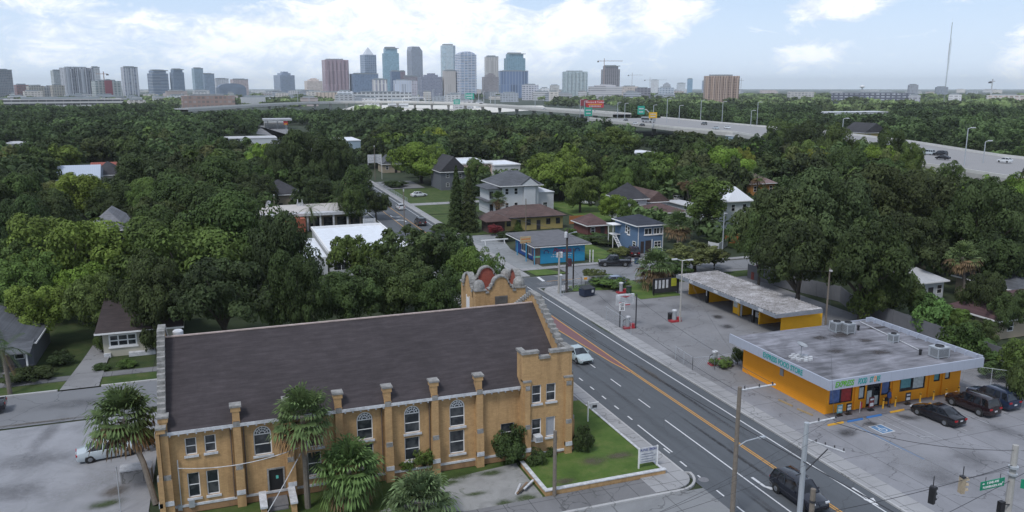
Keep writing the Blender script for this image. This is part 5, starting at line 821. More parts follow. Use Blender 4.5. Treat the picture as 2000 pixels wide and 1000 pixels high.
# ---------- poles ----------
def cyl_pole(t, h, r0, r1, m, name='pole', lean=(0, 0)): q = MB(); q.tube([(0, 0, 0), (lean[0] * .5, lean[1] * .5, h * .5), (lean[0], lean[1], h)], [r0, (r0 + r1) / 2, r1], 10); return q.build(name, m, t)
def insul(q, x, y, z): q.rev([(.04, 0), (.06, .05), (.03, .1), (.06, .14), (.02, .2)], (x, y, z), 6)
t = thing('utility_pole', 'wooden utility pole with white crossarm at bottom right, left of the steel one', 'utility pole', (32.6, 43.8, 0)); cyl_pole(t, 10, .19, .14, WOODP); q = MB(); q.tube([(.1, 0, 9.75), (3.0, .1, 9.75)], .07); q.build('crossarm', OLDWHITE, t); q = MB(); [insul(q, x, 0, 9.82) for x in (.4, 1.6, 2.7)]; q.build('insulator', DARK, t); q = MB(); q.tube([(.1, 0, 5.6), (.8, 0, 5.9), (1.9, 0, 6.0)], .04); q.cbox(2.1, 0, 5.92, .6, .22, .12); q.build('lamp_arm', GALV, t)
t = thing('utility_pole', 'pale steel utility pole with two white crossarms at bottom centre right', 'utility pole', (32.8, 37.3, 0)); cyl_pole(t, 10, .2, .15, GALV); q = MB(); q.tube([(.1, 0, 9.9), (2.3, .1, 9.95)], .06); q.tube([(.1, 0, 8.9), (2.1, -1.1, 8.2)], .05); q.build('crossarm', OLDWHITE, t); q = MB(); [insul(q, x, 0, 9.98) for x in (.9, 2.2)]; [insul(q, .1 + .5 * k, -.25 * k, 8.9 - .17 * k) for k in (1, 2, 3, 4)]; q.build('insulator', DARK, t); q = MB(); q.tube([(-.5, 0, 6.6), (.1, 0, 6.7), (1.6, -.2, 8.1)], .04); q.build('stay', DARK, t)
t = thing('utility_pole', 'short mossy wooden pole rising in front of the black suv', 'utility pole', (30.2, 33.4, 0)); cyl_pole(t, 8, .17, .15, WOODP); q = MB(); q.rev([(.19, 0), (.19, .12)], (0, 0, 7.2), 8); q.build('collar', DARK, t)
cp = thing('signal_pole', 'thick concrete traffic signal pole at the lower right corner', 'signal pole', (45.3, 33.0, 0)); cyl_pole(cp, 8.2, .26, .18, CONCP, lean=(.35, .35)); q = MB(); q.rev([(.3, 0), (.3, .14)], (.2, .2, 6.75), 10); q.build('clamp', GALV, cp); MB().rev([(.29, 0), (.29, .1)], (.2, .2, 6.3), 10).build('clamp', GALV, cp); q = MB(); q.cbox(-.7, 0, 4.0, .36, .3, .75); q.tube([(-.5, 0, 4.5), (0, 0, 4.4)], .04); q.build('pedestrian_signal', BLACK, cp)
# span wires, hung signals and street name sign
def sagline(a, b, sag=.3, n=12): a, b = Vector(a), Vector(b); return [a + (b - a) * (i / n) - Vector((0, 0, sag * 4 * (i / n) * (1 - i / n))) for i in range(n + 1)]
def wire(label, a, b, sag=.4, r=.017, m=DARK, group='overhead cables'): q = MB(); o_ = Vector(a); q.tube([p - o_ for p in sagline(a, b, sag)], r, 4); return tag(q.build('overhead_cable', m, loc=tuple(o_)), label, 'cable', group)
wire('span cable carrying the two traffic signals to the concrete pole', (30.2, 33.4, 6.4), (45.55, 33.25, 6.95), .25, .022); wire('lower cable passing beneath the traffic signals', (29, 29.5, 5.9), (50.0, 34.3, 5.95), .1, .022); wire('tether cable above the green street name sign', (41.3, 33.2, 6.75), (45.5, 33.2, 6.85), .05, .02)
def signal(px, py, z, label, m, rz):
    x_, y_ = P(px, py, z); t = thing('traffic_signal', label, 'traffic signal', (x_, y_, z - .6), rz, 'traffic signals hung over the junction'); q = MB(); q.tube([(0, 0, 1.1), (0, 0, 1.75)], .03); q.cbox(0, 0, 1.02, .3, .24, .1); q.build('hanger', DARK, t); q = MB(); q.cbox(0, 0, 0, .34, .24, 1.02); q.build('housing', m, t)
    for k in range(3): q = MB(); q.rev([(.13, 0), (.13, .02)], (0, 0, 0), 12); l = q.build('lens', BLACK, t, loc=(0, -.13, .17 + k * .34), rot=(PI / 2, 0, 0)); q = MB(); vs = [(.15 * math.cos(a), yy, .15 * math.sin(a)) for yy in (0, -.24) for a in [PI * j / 8 for j in range(9)]]; q.add(vs, [(j, j + 1, j + 10, j + 9) for j in range(8)]); q.build('visor', m, t, loc=(0, -.13, .17 + k * .34))
signal(1821, 965, 6.25, 'black traffic signal hanging over the lower right junction', BLACK, 1.9); signal(1879, 945, 6.3, 'tan backed traffic signal hanging left of the green street sign', plain('tan_signal', (.38, .31, .22), .7), 1.4)
(x0, y0), (x1, y1) = P(1914, 955, 6.1), P(1962, 937, 6.25); c = ((x0 + x1) / 2, (y0 + y1) / 2); t = thing('street_name_sign', 'green street name sign for Floribraska Avenue beside the concrete pole', 'street sign', (c[0], c[1], 6.2), math.atan2(y1 - y0, x1 - x0) - .08); GRN = plain('sign_green', (.008, .22, .12), .5, .1); q = MB(); q.cbox(0, 0, -.28, 1.95, .04, .56); q.build('panel', GRN, t); q = MB(); q.tube([(-.6, 0, .28), (-.6, 0, .55)], .02); q.tube([(.6, 0, .28), (.6, 0, .6)], .02); q.build('hanger', DARK, t); text('lettering', 'E 2ND AVE', .2, WHITE, t, (0, -.025, .13), bold=.004); text('lettering', 'FLORIBRASKA AVE', .19, WHITE, t, (0, -.025, -.13), bold=.004); q = MB(); q.add([(-.88, -.03, .13), (-.76, -.03, .2), (-.76, -.03, .06)], [(0, 1, 2)]); q.add([(.9, -.03, .0), (.78, -.03, .07), (.78, -.03, -.07)], [(0, 1, 2)]); q.cbox(-.72, -.03, .11, .1, .01, .04); q.build('arrow', WHITE, t)
x_, y_ = P(2001, 948, 6.1); t = thing('street_name_sign', 'second green street sign cut off at the right picture edge', 'street sign', (x_ + .6, y_ - .3, 6.05), -.9); q = MB(); q.cbox(0, 0, -.3, 1.6, .04, .6); q.build('panel', GRN, t); q = MB(); q.tube([(-.5, 0, .3), (-.5, 0, .55)], .02); q.build('hanger', DARK, t)
def lamp_double(x, y, h, label): t = thing('lot_lamp', label, 'lamp post', (x, y, 0)); cyl_pole(t, h, .12, .08, CONCP); q = MB(); q.tube([(0, 0, h), (-.5, .3, h + .12)], .04); q.tube([(0, 0, h), (.5, -.3, h + .12)], .04); q.build('arm', GALV, t); [MB().cbox(s * .85, -s * .5, h + .08, .75, .3, .14).build('lamp_head', OLDWHITE, t) for s in (-1, 1)]
lamp_double(55.7, 88.3, 8.2, 'tall double headed lamp post in the car wash lot'); t = thing('utility_pole', 'slim wooden pole behind the end of the car wash', 'utility pole', (72.1, 80, 0)); cyl_pole(t, 7.7, .14, .1, WOODP); MB().cbox(0, -.2, 7.3, .2, .4, .2).build('lamp_head', OLDWHITE, t)
t = thing('utility_pole', 'tall dark wooden pole, middle of three before the pizza shop', 'utility pole', (48.2, 108, 0)); cyl_pole(t, 9.6, .2, .14, plain('pole_dark', (.06, .05, .045), .9, .3)); q = MB(); q.rev([(.22, 0), (.26, .1), (.26, .8), (.2, .9)], (-.25, -.1, 8.3), 10); q.build('transformer', OLDWHITE, t); q = MB(); q.tube([(0, 0, 8.8), (1.2, .2, 9.0)], .04); q.cbox(1.4, .2, 8.95, .5, .2, .12); q.build('lamp_arm', GALV, t)
t = thing('utility_pole', 'grey pole with transformers, left of three before the pizza shop', 'utility pole', (46.6, 107.2, 0)); cyl_pole(t, 6.4, .17, .13, CONCP); q = MB(); q.rev([(.2, 0), (.24, .08), (.24, .8), (.18, .86)], (.35, 0, 5.5), 10); q.rev([(.14, 0), (.14, .7)], (-.3, 0, 5.6), 8); q.build('transformer', OLDWHITE, t)
t = thing('utility_pole', 'thin dark pole, right of three before the pizza shop', 'utility pole', (50.2, 110, 0)); cyl_pole(t, 6.2, .13, .1, plain('pole_dark', (.06, .05, .045))); q = MB(); q.cbox(-1.0, -.6, 3.6, .7, .5, 1.1); q.cbox(-1.0, -.6, 4.7, .5, .4, .1); q.build('banner_box', plain('maroon_box', (.08, .03, .04)), t)
t = thing('utility_pole', 'short white meter post beside the three poles', 'utility pole', (46.2, 105.6, 0)); cyl_pole(t, 3.2, .12, .12, GALV); MB().cbox(0, 0, 3.2, .3, .3, .2).build('cap', WHITE, t)
t = thing('utility_pole', 'grey wooden post standing at the edge of the church lawn', 'utility pole', (22.1, 51.2, 0)); cyl_pole(t, 5.3, .15, .13, WOODP)
t = thing('utility_pole', 'service pole with white insulators between the church palms', 'utility pole', (4.6, 56.0, 0)); cyl_pole(t, 4.9, .12, .1, WOODP); q = MB(); q.cbox(0, 0, 4.6, .36, .3, .16); q.rev([(.1, 0), (.1, .3)], (.1, 0, 4.8), 8); q.rev([(.08, 0), (.08, .3)], (-.12, 0, 4.8), 8); q.build('insulator', OLDWHITE, t)
wire('white service cable sagging across the church wall to the conduit', (4.6, 56.0, 4.85), (-4.0, 58.0, 3.6), .55, .03, OLDWHITE); x_, y_ = P(520, 1000, .6); wire('white service cable dropping from the palm pole to the ground', (4.6, 56.0, 4.85), (x_, y_, .4), .1, .035, OLDWHITE)
wire('thick black cable running above the main street lane', (34.6, 84.5, 2.0) if 0 else (33.4, 90, 5.8), (32.6, 30, 7.9), .4, .035); wire('cable along the main street toward the far poles', (32.6, 43.8, 9.6), (46.6, 107.2, 6.3), 1.5, .018)
for i, (za, zb, xx) in enumerate(((9.9, 9.9, 0), (8.9, 9.2, -.4), (7.6, 8.6, .4))): wire('thin cable number %s crossing the lower road from the crossarms' % ('one', 'two', 'three')[i], (34.5 + xx, 37.3, za), (12, 30 + i * 1.5, zb - .5), .6, .012)
wire('faint cable low over the store lot from the steel pole', (34.9, 37.3, 9.8), (72.1, 80, 7.4), 1.0, .012); wire('faint cable from wooden crossarm toward the lot lamp', (34.2, 43.8, 9.8), (55.7, 88.3, 7.9), 1.0, .012)
for px, py, h, l in ((790, 445, 8.5, 'thin pole on the far street median in front of the cars'), (733, 352, 11.5, 'dark utility pole behind the tall business sign'), (1027, 452, 7.5, 'thin pole before the white two storey house'), (1258, 398, 8, 'thin pole above the cone roofed house'), (538, 435, 6.5, 'thin pole at the left side of the plaza'), (1410, 505, 8.5, 'slim pale lamp pole left of the white picket fence'), (1348, 405, 6, 'slim trunk like pole beside the fan palm'), (1101, 320, 9, 'white topped pole behind the spreading green tree')):
    t = thing('utility_pole', l, 'utility pole', (*P(px, py), 0)); cyl_pole(t, h, .12, .09, WOODP if 'pale' not in l else GALV); q = MB(); q.cbox(.3, 0, h - .4, .7, .2, .14) if 'lamp' in l else q.cbox(0, 0, h - .5, .22, .22, .5); q.build('fixture', OLDWHITE, t)
wire('upper cable of the pair along the right kerb to the far poles', (35.4, 43.8, 9.85), (48.2, 108, 9.0), 1.6, .018); wire('cable from the steel pole down to the concrete signal pole', (34.9, 37.3, 9.7), (45.5, 33.3, 7.9), .5, .018)
wire('cable across the side street from the dark pole to the blue house', (48.2, 108, 8.6), (72.2, 129.6, 5.0), .9, .02); wire('cable from the grey transformer pole to the pizza shop roof', (46.6, 107.2, 6.1), (51.0, 127.4, 3.3), .4, .02); wire('cable from the dark pole along the far street', (48.2, 108, 9.3), (47.5, 175, 8.2), 1.2, .022); wire('cable from the thin dark pole to the slim pole behind the car wash', (50.2, 110, 6.0), (72.1, 80, 7.3), .8, .018)
# planks on the bare ground
x_, y_ = P(1020, 957); PL = []
for i, (dx, dy, a, ln, l) in enumerate(((-.3, .1, 1.0, 1.7, 'left white plank in the pile of boards on bare ground'), (0, 0, .8, 1.9, 'middle brown plank in the pile of boards on bare ground'), (.15, -.1, .7, 1.7, 'dark weathered plank in the pile of boards on bare ground'), (.55, .05, .75, 1.6, 'right white plank in the pile of boards on bare ground'))): q = MB(); q.cbox(0, 0, 0, ln, .16, .08); tag(q.build('plank', (OLDWHITE, plain('brown_wood', (.2, .13, .08)), plain('old_wood', (.1, .08, .06)), OLDWHITE)[i], loc=(x_ + dx, y_ + dy, .05 + .085 * i), rot=(0, 0, a)), l, 'plank', 'loose boards beside the church lawn')
x_, y_ = P(268, 935); t = thing('concrete_box', 'pale concrete box inside the chain link enclosure beside the palm', 'utility box', (x_, y_, 0)); MB().cbox(0, 0, 0, 2.2, 1.2, 1.0).build('body', WALK, t); MB().cbox(0, 0, 1.0, 2.3, 1.3, .08).build('lid', OLDWHITE, t)
# ---------- trees ----------
def leafmat(name, rough=.75):
    m, nt, b = newmat(name); oi = nt.nodes.new('ShaderNodeObjectInfo'); at = N(nt, 'ShaderNodeAttribute', _attribute_name='tone')
    n = noise(nt, opos(nt), 2.2, 3); f = mth(nt, 'MULTIPLY_ADD', at.outputs['Fac'], 1.25, .38); f = mth(nt, 'MULTIPLY', f, mth(nt, 'MULTIPLY_ADD', n, .7, .65))
    k = N(nt, 'ShaderNodeVectorMath', _operation='SCALE'); L(nt, oi.outputs['Color'], k.inputs[0]); L(nt, f, k.inputs['Scale']); L(nt, k.outputs[0], b.inputs['Base Color'])
    b.inputs['Roughness'].default_value = rough; b.inputs['Specular IOR Level'].default_value = .25
    tr = nt.nodes.new('ShaderNodeBsdfTranslucent'); L(nt, k.outputs[0], tr.inputs['Color']); mx = nt.nodes.new('ShaderNodeMixShader'); mx.inputs[0].default_value = .22; out = nt.nodes['Material Output']; L(nt, b.outputs[0], mx.inputs[1]); L(nt, tr.outputs[0], mx.inputs[2]); L(nt, mx.outputs[0], out.inputs['Surface']); return m
LEAF = leafmat('leaf'); BARK = plain('bark', (.075, .065, .055), .95, .35, 2, obj=True); PBARK = plain('palm_bark', (.15, .13, .11), .95, .35, 5, obj=True)
def quads_mesh(name, C, A, B, tone, mat):
    """C centres, A/B half axes -> leaf quads as one mesh with a per-face tone"""
    n = len(C); v = np.empty((n, 4, 3), np.float32); v[:, 0] = C - A; v[:, 1] = C + B * .8; v[:, 2] = C + A; v[:, 3] = C - B * .8
    me = bpy.data.meshes.new(name); me.vertices.add(n * 4); me.vertices.foreach_set('co', v.ravel()); me.loops.add(n * 4); me.loops.foreach_set('vertex_index', np.arange(n * 4, dtype=np.int32)); me.polygons.add(n); me.polygons.foreach_set('loop_start', np.arange(0, n * 4, 4, dtype=np.int32)); me.polygons.foreach_set('loop_total', np.full(n, 4, np.int32))
    a = me.attributes.new('tone', 'FLOAT', 'FACE'); a.data.foreach_set('value', tone.astype(np.float32)); me.materials.append(mat); me.update(calc_edges=True); return me
def unit(v): return v / np.maximum(np.linalg.norm(v, axis=1, keepdims=True), 1e-6)
def crown_pts(seed, lobes, leaves, size, asp, flat=.75, lobr=(.2, .4), zlo=.3, spread=1.0, gaps=.25):
    """lobes over an ellipsoid; asp = total height for crown radius 1"""
    r = np.random.default_rng(seed); cz = asp * (1 + zlo) / 2; hz = asp * (1 - zlo) / 2
    P_ = []; T = []; NN = []; LC = []
    th_ = r.uniform(0, 2 * PI, lobes); u = np.sqrt(r.uniform(0, 1, lobes)) ; up = r.uniform(-.55, 1, lobes)
    for i in range(lobes):
        s = math.sqrt(max(0, 1 - min(1, abs(up[i])) ** 2)) ; rad = .72 * spread * (.35 + .65 * s) * r.uniform(.75, 1.12)
        c = np.array([rad * math.cos(th_[i]), rad * math.sin(th_[i]), cz + up[i] * hz * .78 * r.uniform(.85, 1.08)]); lr = r.uniform(*lobr) * (1 if up[i] > -.2 else .8); LC.append((c, lr))
        n = int(leaves / lobes * (lr / np.mean(lobr)) ** 2); ns = 9; sd_ = unit(r.normal(size=(ns, 3)) + np.array([0, 0, .35])); pick = r.integers(0, ns, n); sc_ = sd_[pick] * (lr * .68)
        d = unit(r.normal(size=(n, 3)) + sd_[pick] * .7 + np.array([0, 0, .15])); rr = lr * .46 * (1 - np.abs(r.normal(0, .13, n)))
        p = c + (sc_ + d * rr[:, None]) * np.array([1, 1, flat]); P_.append(p); NN.append(unit(d + sd_[pick] * .4)); st_ = r.uniform(-.16, .16, ns)[pick]; T.append(np.clip(r.normal(.5 + r.uniform(-.22, .22), .14, n) + st_, 0, 1.2))
    n = leaves // 5; d = unit(r.normal(size=(n, 3))); p = d * (r.uniform(.1, .8, n) ** .6)[:, None] * np.array([.75, .75, hz * .8]) + np.array([0, 0, cz]); P_.append(p); NN.append(d); T.append(np.clip(r.normal(.45, .18, n), 0, 1))
    C = np.concatenate(P_); D = np.concatenate(NN); T = np.concatenate(T); n = len(C)
    nr = unit(D + r.normal(0, .33, (n, 3)) + np.array([0, 0, .25])); a = unit(np.cross(nr, r.normal(size=(n, 3)))); b = np.cross(nr, a); s = size * r.uniform(.55, 1.5, n)[:, None]
    return C, a * s, b * s * .7, T, LC
def tree_proto(kind, seed):
    K = {'oak': (24, 19000, .027, 1.25, .78, (.22, .42), .08, 1.05), 'canopy': (24, 17000, .029, 1.25, .7, (.22, .40), .30, 1.05), 'round': (18, 14000, .031, 1.6, .9, (.24, .42), .08, .95), 'tall': (20, 10000, .045, 2.7, 1.2, (.3, .5), .15, .8), 'airy': (30, 6500, .036, 1.4, .8, (.14, .26), .25, 1.05), 'shrub': (14, 5000, .05, 1.2, .9, (.3, .5), .05, .8), 'conifer': (0, 9000, .05, 4.6, 1, (0, 0), .05, 1), 'mid': (18, 3400, .065, 1.4, .8, (.22, .40), .06, 1.0), 'scrub': (20, 5000, .06, .9, .7, (.2, .4), .05, 1.1)}[kind]
    lobes, leaves, size, asp, flat, lobr, zlo, spr = K; r = np.random.default_rng(seed)
    if kind == 'conifer':
        n = leaves; h = r.uniform(.03, 1, n) ** 1.15; th_ = r.uniform(0, 2 * PI, n); lay = .75 + .25 * np.sin(h * 60 + np.sin(th_ * 5) * 2); rad = (1 - h) ** .75 * lay * r.uniform(.45, 1.02, n)
        C = np.stack([rad * np.cos(th_), rad * np.sin(th_), h * asp], 1); D = unit(np.stack([np.cos(th_), np.sin(th_), np.full(n, .3)], 1)); nr = unit(D + r.normal(0, .5, (n, 3))); a = unit(np.cross(nr, r.normal(size=(n, 3)))); b = np.cross(nr, a); s = .09 * r.uniform(.6, 1.3, n)[:, None]; me = quads_mesh('crown', C, a * s, b * s * .5, np.clip(r.normal(.5, .2, n), 0, 1), LEAF); LC = []
    else:
        C, A, B, T, LC = crown_pts(seed, lobes, leaves, size, asp, flat, lobr, zlo, spr); me = quads_mesh('crown', C, A, B, T, LEAF)
    q = MB(); cz = asp * (1 + zlo) / 2; r0 = .055 if kind not in ('conifer',) else .05; wob = lambda: r.uniform(-.04, .04)
    top = (wob(), wob(), asp * (.45 if kind != 'conifer' else .95)); q.tube([(0, 0, -.02), (wob() * .5, wob() * .5, asp * .18), top], [r0 * 1.25, r0, r0 * .6], 7)
    for c, lr in sorted(LC, key=lambda k: -k[1])[:9]:
        m_ = (np.array(top) * .45 + c * .55) + np.array([0, 0, -.06]); q.tube([(top[0] * .5, top[1] * .5, asp * .26), tuple(m_), tuple(c)], [r0 * .55, r0 * .35, r0 * .12], 5)
    tm = bpy.data.meshes.new('trunk'); tm.from_pydata([tuple(v) for v in q.v], [], q.f); tm.materials.append(BARK); tm.polygons.foreach_set('use_smooth', [True] * len(tm.polygons)); tm.update(); return me, tm, asp
PROTO = {}
def proto(kind, var):
    k = (kind, var)
    if k not in PROTO: PROTO[k] = tree_proto(kind, sum(map(ord, kind)) * 10 + var)
    return PROTO[k]
NV = {'oak': 4, 'round': 3, 'tall': 2, 'airy': 2, 'shrub': 2, 'conifer': 2, 'mid': 5, 'canopy': 3, 'scrub': 2}
def tree(name, label, kind, x, y, r, h, col, cat='tree', group=None, var=None, z=0):
    var = random.randrange(NV[kind]) if var is None else var; cm, tm, asp = proto(kind, var); o = thing(name, label, cat, (x, y, z), random.uniform(0, 6.28), group); o.scale = (r, r, h / asp)
    c = bpy.data.objects.new('crown', cm); COL.objects.link(c); c.parent = o; c.color = c4(tuple(v * random.uniform(.92, 1.08) for v in col))
    t = bpy.data.objects.new('trunk', tm); COL.objects.link(t); t.parent = o; return o
# crown colours (leaf albedo)
DG = (.046, .066, .022); DG2 = (.062, .096, .028); MG = (.095, .145, .034); BG = (.135, .20, .034); YG = (.17, .205, .032); GG = (.070, .092, .034); OLV = (.11, .125, .042); LG = (.12, .19, .055)
def ptree(px, ytop, rpx, h, kind, col, label, name='tree', hmul=1, cat='tree', depth=None):
    """place by the photo position of the crown's top; rpx = half width in photo pixels"""
    x, y = P(px, ytop, h); d = proj(x, y, h)[2]; r = rpx * d / F; k = r * .75; X = x + 0; Y = y + r * .35
    MAN.append((px, ytop, rpx)); return tree(name, label, kind, X, Y, r, h, col, cat)
MAN = []
T_ = [(120, 428, 118, 12.5, 'oak', BG, 'big bright green tree at the left edge, broad crown'), (45, 505, 70, 9, 'round', MG, 'green tree below the bright one at the left edge'), (150, 520, 60, 8, 'round', BG, 'lower bright green tree hanging over the left driveway'),
 (330, 410, 100, 12.5, 'oak', DG2, 'left part of the huge dark oaks behind the church roof'), (460, 402, 110, 13, 'oak', DG2, 'middle of the huge dark oaks behind the church roof'), (545, 442, 74, 12, 'oak', DG, 'right part of the huge dark oaks behind the church roof'), (300, 520, 80, 10, 'oak', DG, 'dark oak shading the brown roofed bungalow'), (430, 530, 110, 10, 'canopy', DG, 'low dark oak directly behind the church roof ridge'), (575, 520, 60, 10, 'oak', DG, 'low dark oak above the middle of the church ridge'),
 (700, 462, 62, 9, 'airy', MG, 'airy tree with white roof showing through its leaves'), (800, 452, 80, 9.5, 'airy', DG2, 'airy wide tree in front of the white flat roof'), (880, 458, 55, 8.5, 'oak', DG2, 'round dark tree in front of the far street'), (925, 500, 55, 8, 'oak', MG, 'leafy tree just left of the bell tower'), (690, 532, 75, 8, 'oak', DG2, 'dense dark tree behind the ridge, left of tower trees'), (790, 510, 90, 8.5, 'oak', DG2, 'dense dark tree behind the ridge centre right'), (865, 530, 60, 7.5, 'oak', DG2, 'low tree touching the bell tower side'), (960, 505, 30, 6, 'shrub', LG, 'pale shrubby tree right behind the bell tower'),
 (60, 395, 80, 11, 'oak', DG, 'dark tree at left between the houses and bright tree'), (25, 330, 60, 12, 'oak', DG, 'dark tree at left edge above the dark one'), (125, 352, 62, 9.5, 'round', OLV, 'yellowish green tree before the pale metal roof'), (280, 322, 62, 12, 'oak', DG, 'dark dense tree right of the pale metal roof'), (440, 322, 72, 12.5, 'oak', DG2, 'broad tree in the middle left woodland'), (365, 345, 50, 11, 'oak', DG, 'dark tree between two broad left woodland trees'), (275, 370, 36, 10, 'round', MG, 'small greener tree beside weathered grey house'), (225, 395, 32, 8, 'round', DG, 'dark tree hiding the small brown gabled house'),
 (600, 272, 62, 16, 'oak', DG, 'tall dark oak left of the main street, above the plaza'), (650, 285, 46, 15, 'oak', DG, 'second tall dark oak beside the main street'), (545, 290, 45, 14, 'oak', DG, 'left neighbour of the tall dark oaks above plaza'), (702, 330, 32, 12, 'tall', DG2, 'narrow tree leaning over the far main street'), (690, 375, 30, 8, 'round', DG2, 'small round tree at the plaza corner'), (735, 372, 30, 7, 'round', DG, 'low dark tree beside the far street lane'),
 (826, 289, 62, 11.5, 'oak', BG, 'bright green tree beside the far main street'), (1108, 302, 72, 12.5, 'oak', BG, 'spreading bright green tree right of the white house'), (1140, 345, 40, 9, 'oak', MG, 'lower spread of the green tree by the white house'), (893, 325, 24, 14, 'conifer', DG, 'left of two tall dark conifers by the street'), (918, 330, 24, 13.5, 'conifer', DG, 'right of two tall dark conifers by the street'), (935, 315, 30, 9, 'round', MG, 'green tree behind the conifers'), (1202, 382, 33, 6.5, 'round', BG, 'round bright green tree above the blue house'), (1232, 395, 24, 5.5, 'round', MG, 'dark green bush tree beside the round bright tree'), (1215, 340, 34, 9, 'oak', MG, 'green tree behind the bright round tree'),
 (1398, 356, 56, 11.5, 'tall', MG, 'tall leafy tree in front of the white metal roofed house'), (1425, 298, 55, 12.5, 'oak', BG, 'lighter green tree in the right centre canopy'), (1290, 300, 52, 12, 'oak', MG, 'green tree in canopy above the cone roofed house'), (1345, 330, 30, 9, 'round', DG2, 'dark small tree behind the fan palm'), (1460, 292, 24, 12, 'round', YG, 'yellowish crown at top of the lighter green tree'), (1200, 262, 60, 14, 'oak', MG, 'green oak before the highway near the centre'), (1160, 300, 40, 12, 'oak', DG, 'dark oak behind the spreading bright tree'), (1255, 330, 35, 10, 'oak', DG2, 'dark oak above the white gable house'), (1605, 295, 28, 12, 'round', YG, 'yellow green crown in the right canopy'), (1740, 290, 45, 13, 'round', BG, 'bright green tree below the yellow gabled house'),
 (1545, 385, 85, 14, 'canopy', GG, 'grey green oak at the left of the great right hand mass'), (1650, 360, 100, 15, 'oak', GG, 'grey green oak at the centre of the right mass'), (1770, 350, 100, 15, 'oak', DG, 'dark oak, upper part of the right hand mass'), (1870, 340, 90, 15, 'oak', GG, 'dark oak behind the tall fan palm'), (1960, 380, 80, 14, 'oak', DG, 'dark oak at the right edge above the pale house'), (1500, 430, 50, 11, 'canopy', DG2, 'oak beside the orange fence at the grassy yard'), (1590, 450, 90, 12, 'canopy', DG, 'lower dark oak overhanging the street behind the fence'), (1720, 450, 95, 12.5, 'canopy', DG, 'lower dark oak behind the board fence'), (1800, 432, 80, 11, 'canopy', DG, 'deep dark oak left of the tall fan palm'), (1958, 470, 70, 9, 'canopy', DG, 'low dark oak right of the tall fan palm'),
 (1765, 532, 58, 7, 'oak', DG2, 'dark tree half hiding the small white cottage'), (1938, 548, 46, 6.5, 'oak', DG, 'dark tree right of the tall fan palm foot'), (1985, 570, 44, 6, 'oak', DG2, 'dark tree covering the pale stucco house'), (1855, 604, 34, 3.6, 'round', MG, 'small green tree in front of the white cottage'), (1925, 628, 40, 3.4, 'round', DG2, 'low tree before the left end of maroon roof'), (1820, 575, 30, 4.5, 'round', DG2, 'small dark tree beside the white cottage roof'),
 (1640, 482, 34, 7.5, 'airy', LG, 'yellowish vine covered tree behind the long fence'), (1712, 552, 45, 5.5, 'shrub', MG, 'vine thicket over the fence behind the store'), (1830, 590, 42, 4.5, 'shrub', LG, 'leafy shrub tree behind the right end of the store'), (1900, 640, 50, 4.5, 'shrub', DG2, 'dark shrubs before the maroon roof'), (2012, 668, 40, 5, 'round', MG, 'green tree at the right edge beside the lot'), (60, 560, 70, 7.5, 'round', BG, 'low bright crown above the left bungalow roof'), (175, 548, 58, 8, 'round', MG, 'green crown between the two left bungalows'), (255, 548, 50, 8, 'oak', DG, 'dark crown shading the right side of the bungalow roof'),
 (1545, 243, 46, 15.5, 'oak', DG2, 'dark oak hiding the highway just right of blue white building'), (1598, 248, 48, 16, 'oak', DG, 'dark oak hiding the highway, second to the right'), (1650, 254, 42, 16.5, 'oak', DG2, 'oak left of the yellow gabled house hiding the highway'), (1703, 274, 36, 14.5, 'oak', MG, 'green oak in front of the yellow gabled house'), (1754, 262, 42, 16, 'oak', DG, 'dark oak right of the yellow gabled house'), (1792, 284, 28, 15, 'round', MG, 'green tree at the left end of right hand highway'), (1575, 285, 40, 12, 'oak', MG, 'green oak below the highway trees at right'), (1660, 300, 45, 12, 'oak', DG2, 'oak below the yellow gabled house trees'), (1870, 328, 40, 11, 'oak', DG2, 'low oak below the nearest leaning highway lamp'), (1810, 325, 40, 12, 'oak', MG, 'green oak left below the highway lamp'), (1500, 262, 36, 14.5, 'oak', DG, 'dark oak below the blue white building'), (1445, 268, 34, 13, 'oak', DG2, 'dark oak before the right end of centre highway'),
 (1975, 345, 55, 13, 'oak', BG, 'bright green tree at right edge below the highway'), (2005, 712, 30, 4.5, 'shrub', DG2, 'shrub at right edge beside the parked cars')]
for px, yt, r_, h, k, c, l in T_: ptree(px, yt, r_, h, k, c, l, {'conifer': 'conifer', 'shrub': 'shrub'}.get(k, 'tree'))
def bush(px, pyb, rpx, h, kind, col, label, name='bush', z=0): x, y = P(px, pyb); d = proj(x, y, 0)[2]; return tree(name, label, kind, x, y, rpx * d / F, h, col, 'bush', z=z)
bush(1000, 905, 40, 2.9, 'shrub', DG2, 'large dark leafy bush against the church wall'); bush(1139, 886, 23, 2.2, 'shrub', DG, 'round dark bush on the church lawn by the corner'); bush(1046, 912, 24, 1.3, 'shrub', DG2, 'low bush at the foot of the church bay'); bush(1075, 895, 14, .9, 'shrub', DG2, 'small low bush right of the bay foot'); bush(830, 925, 26, 2.2, 'airy', MG, 'thin weedy bush growing by the church wall'); bush(795, 930, 18, 1.4, 'airy', MG, 'small weeds left of the thin bush'); bush(790, 905, 10, 1.0, 'airy', LG, 'climbing weeds on the church buttress')
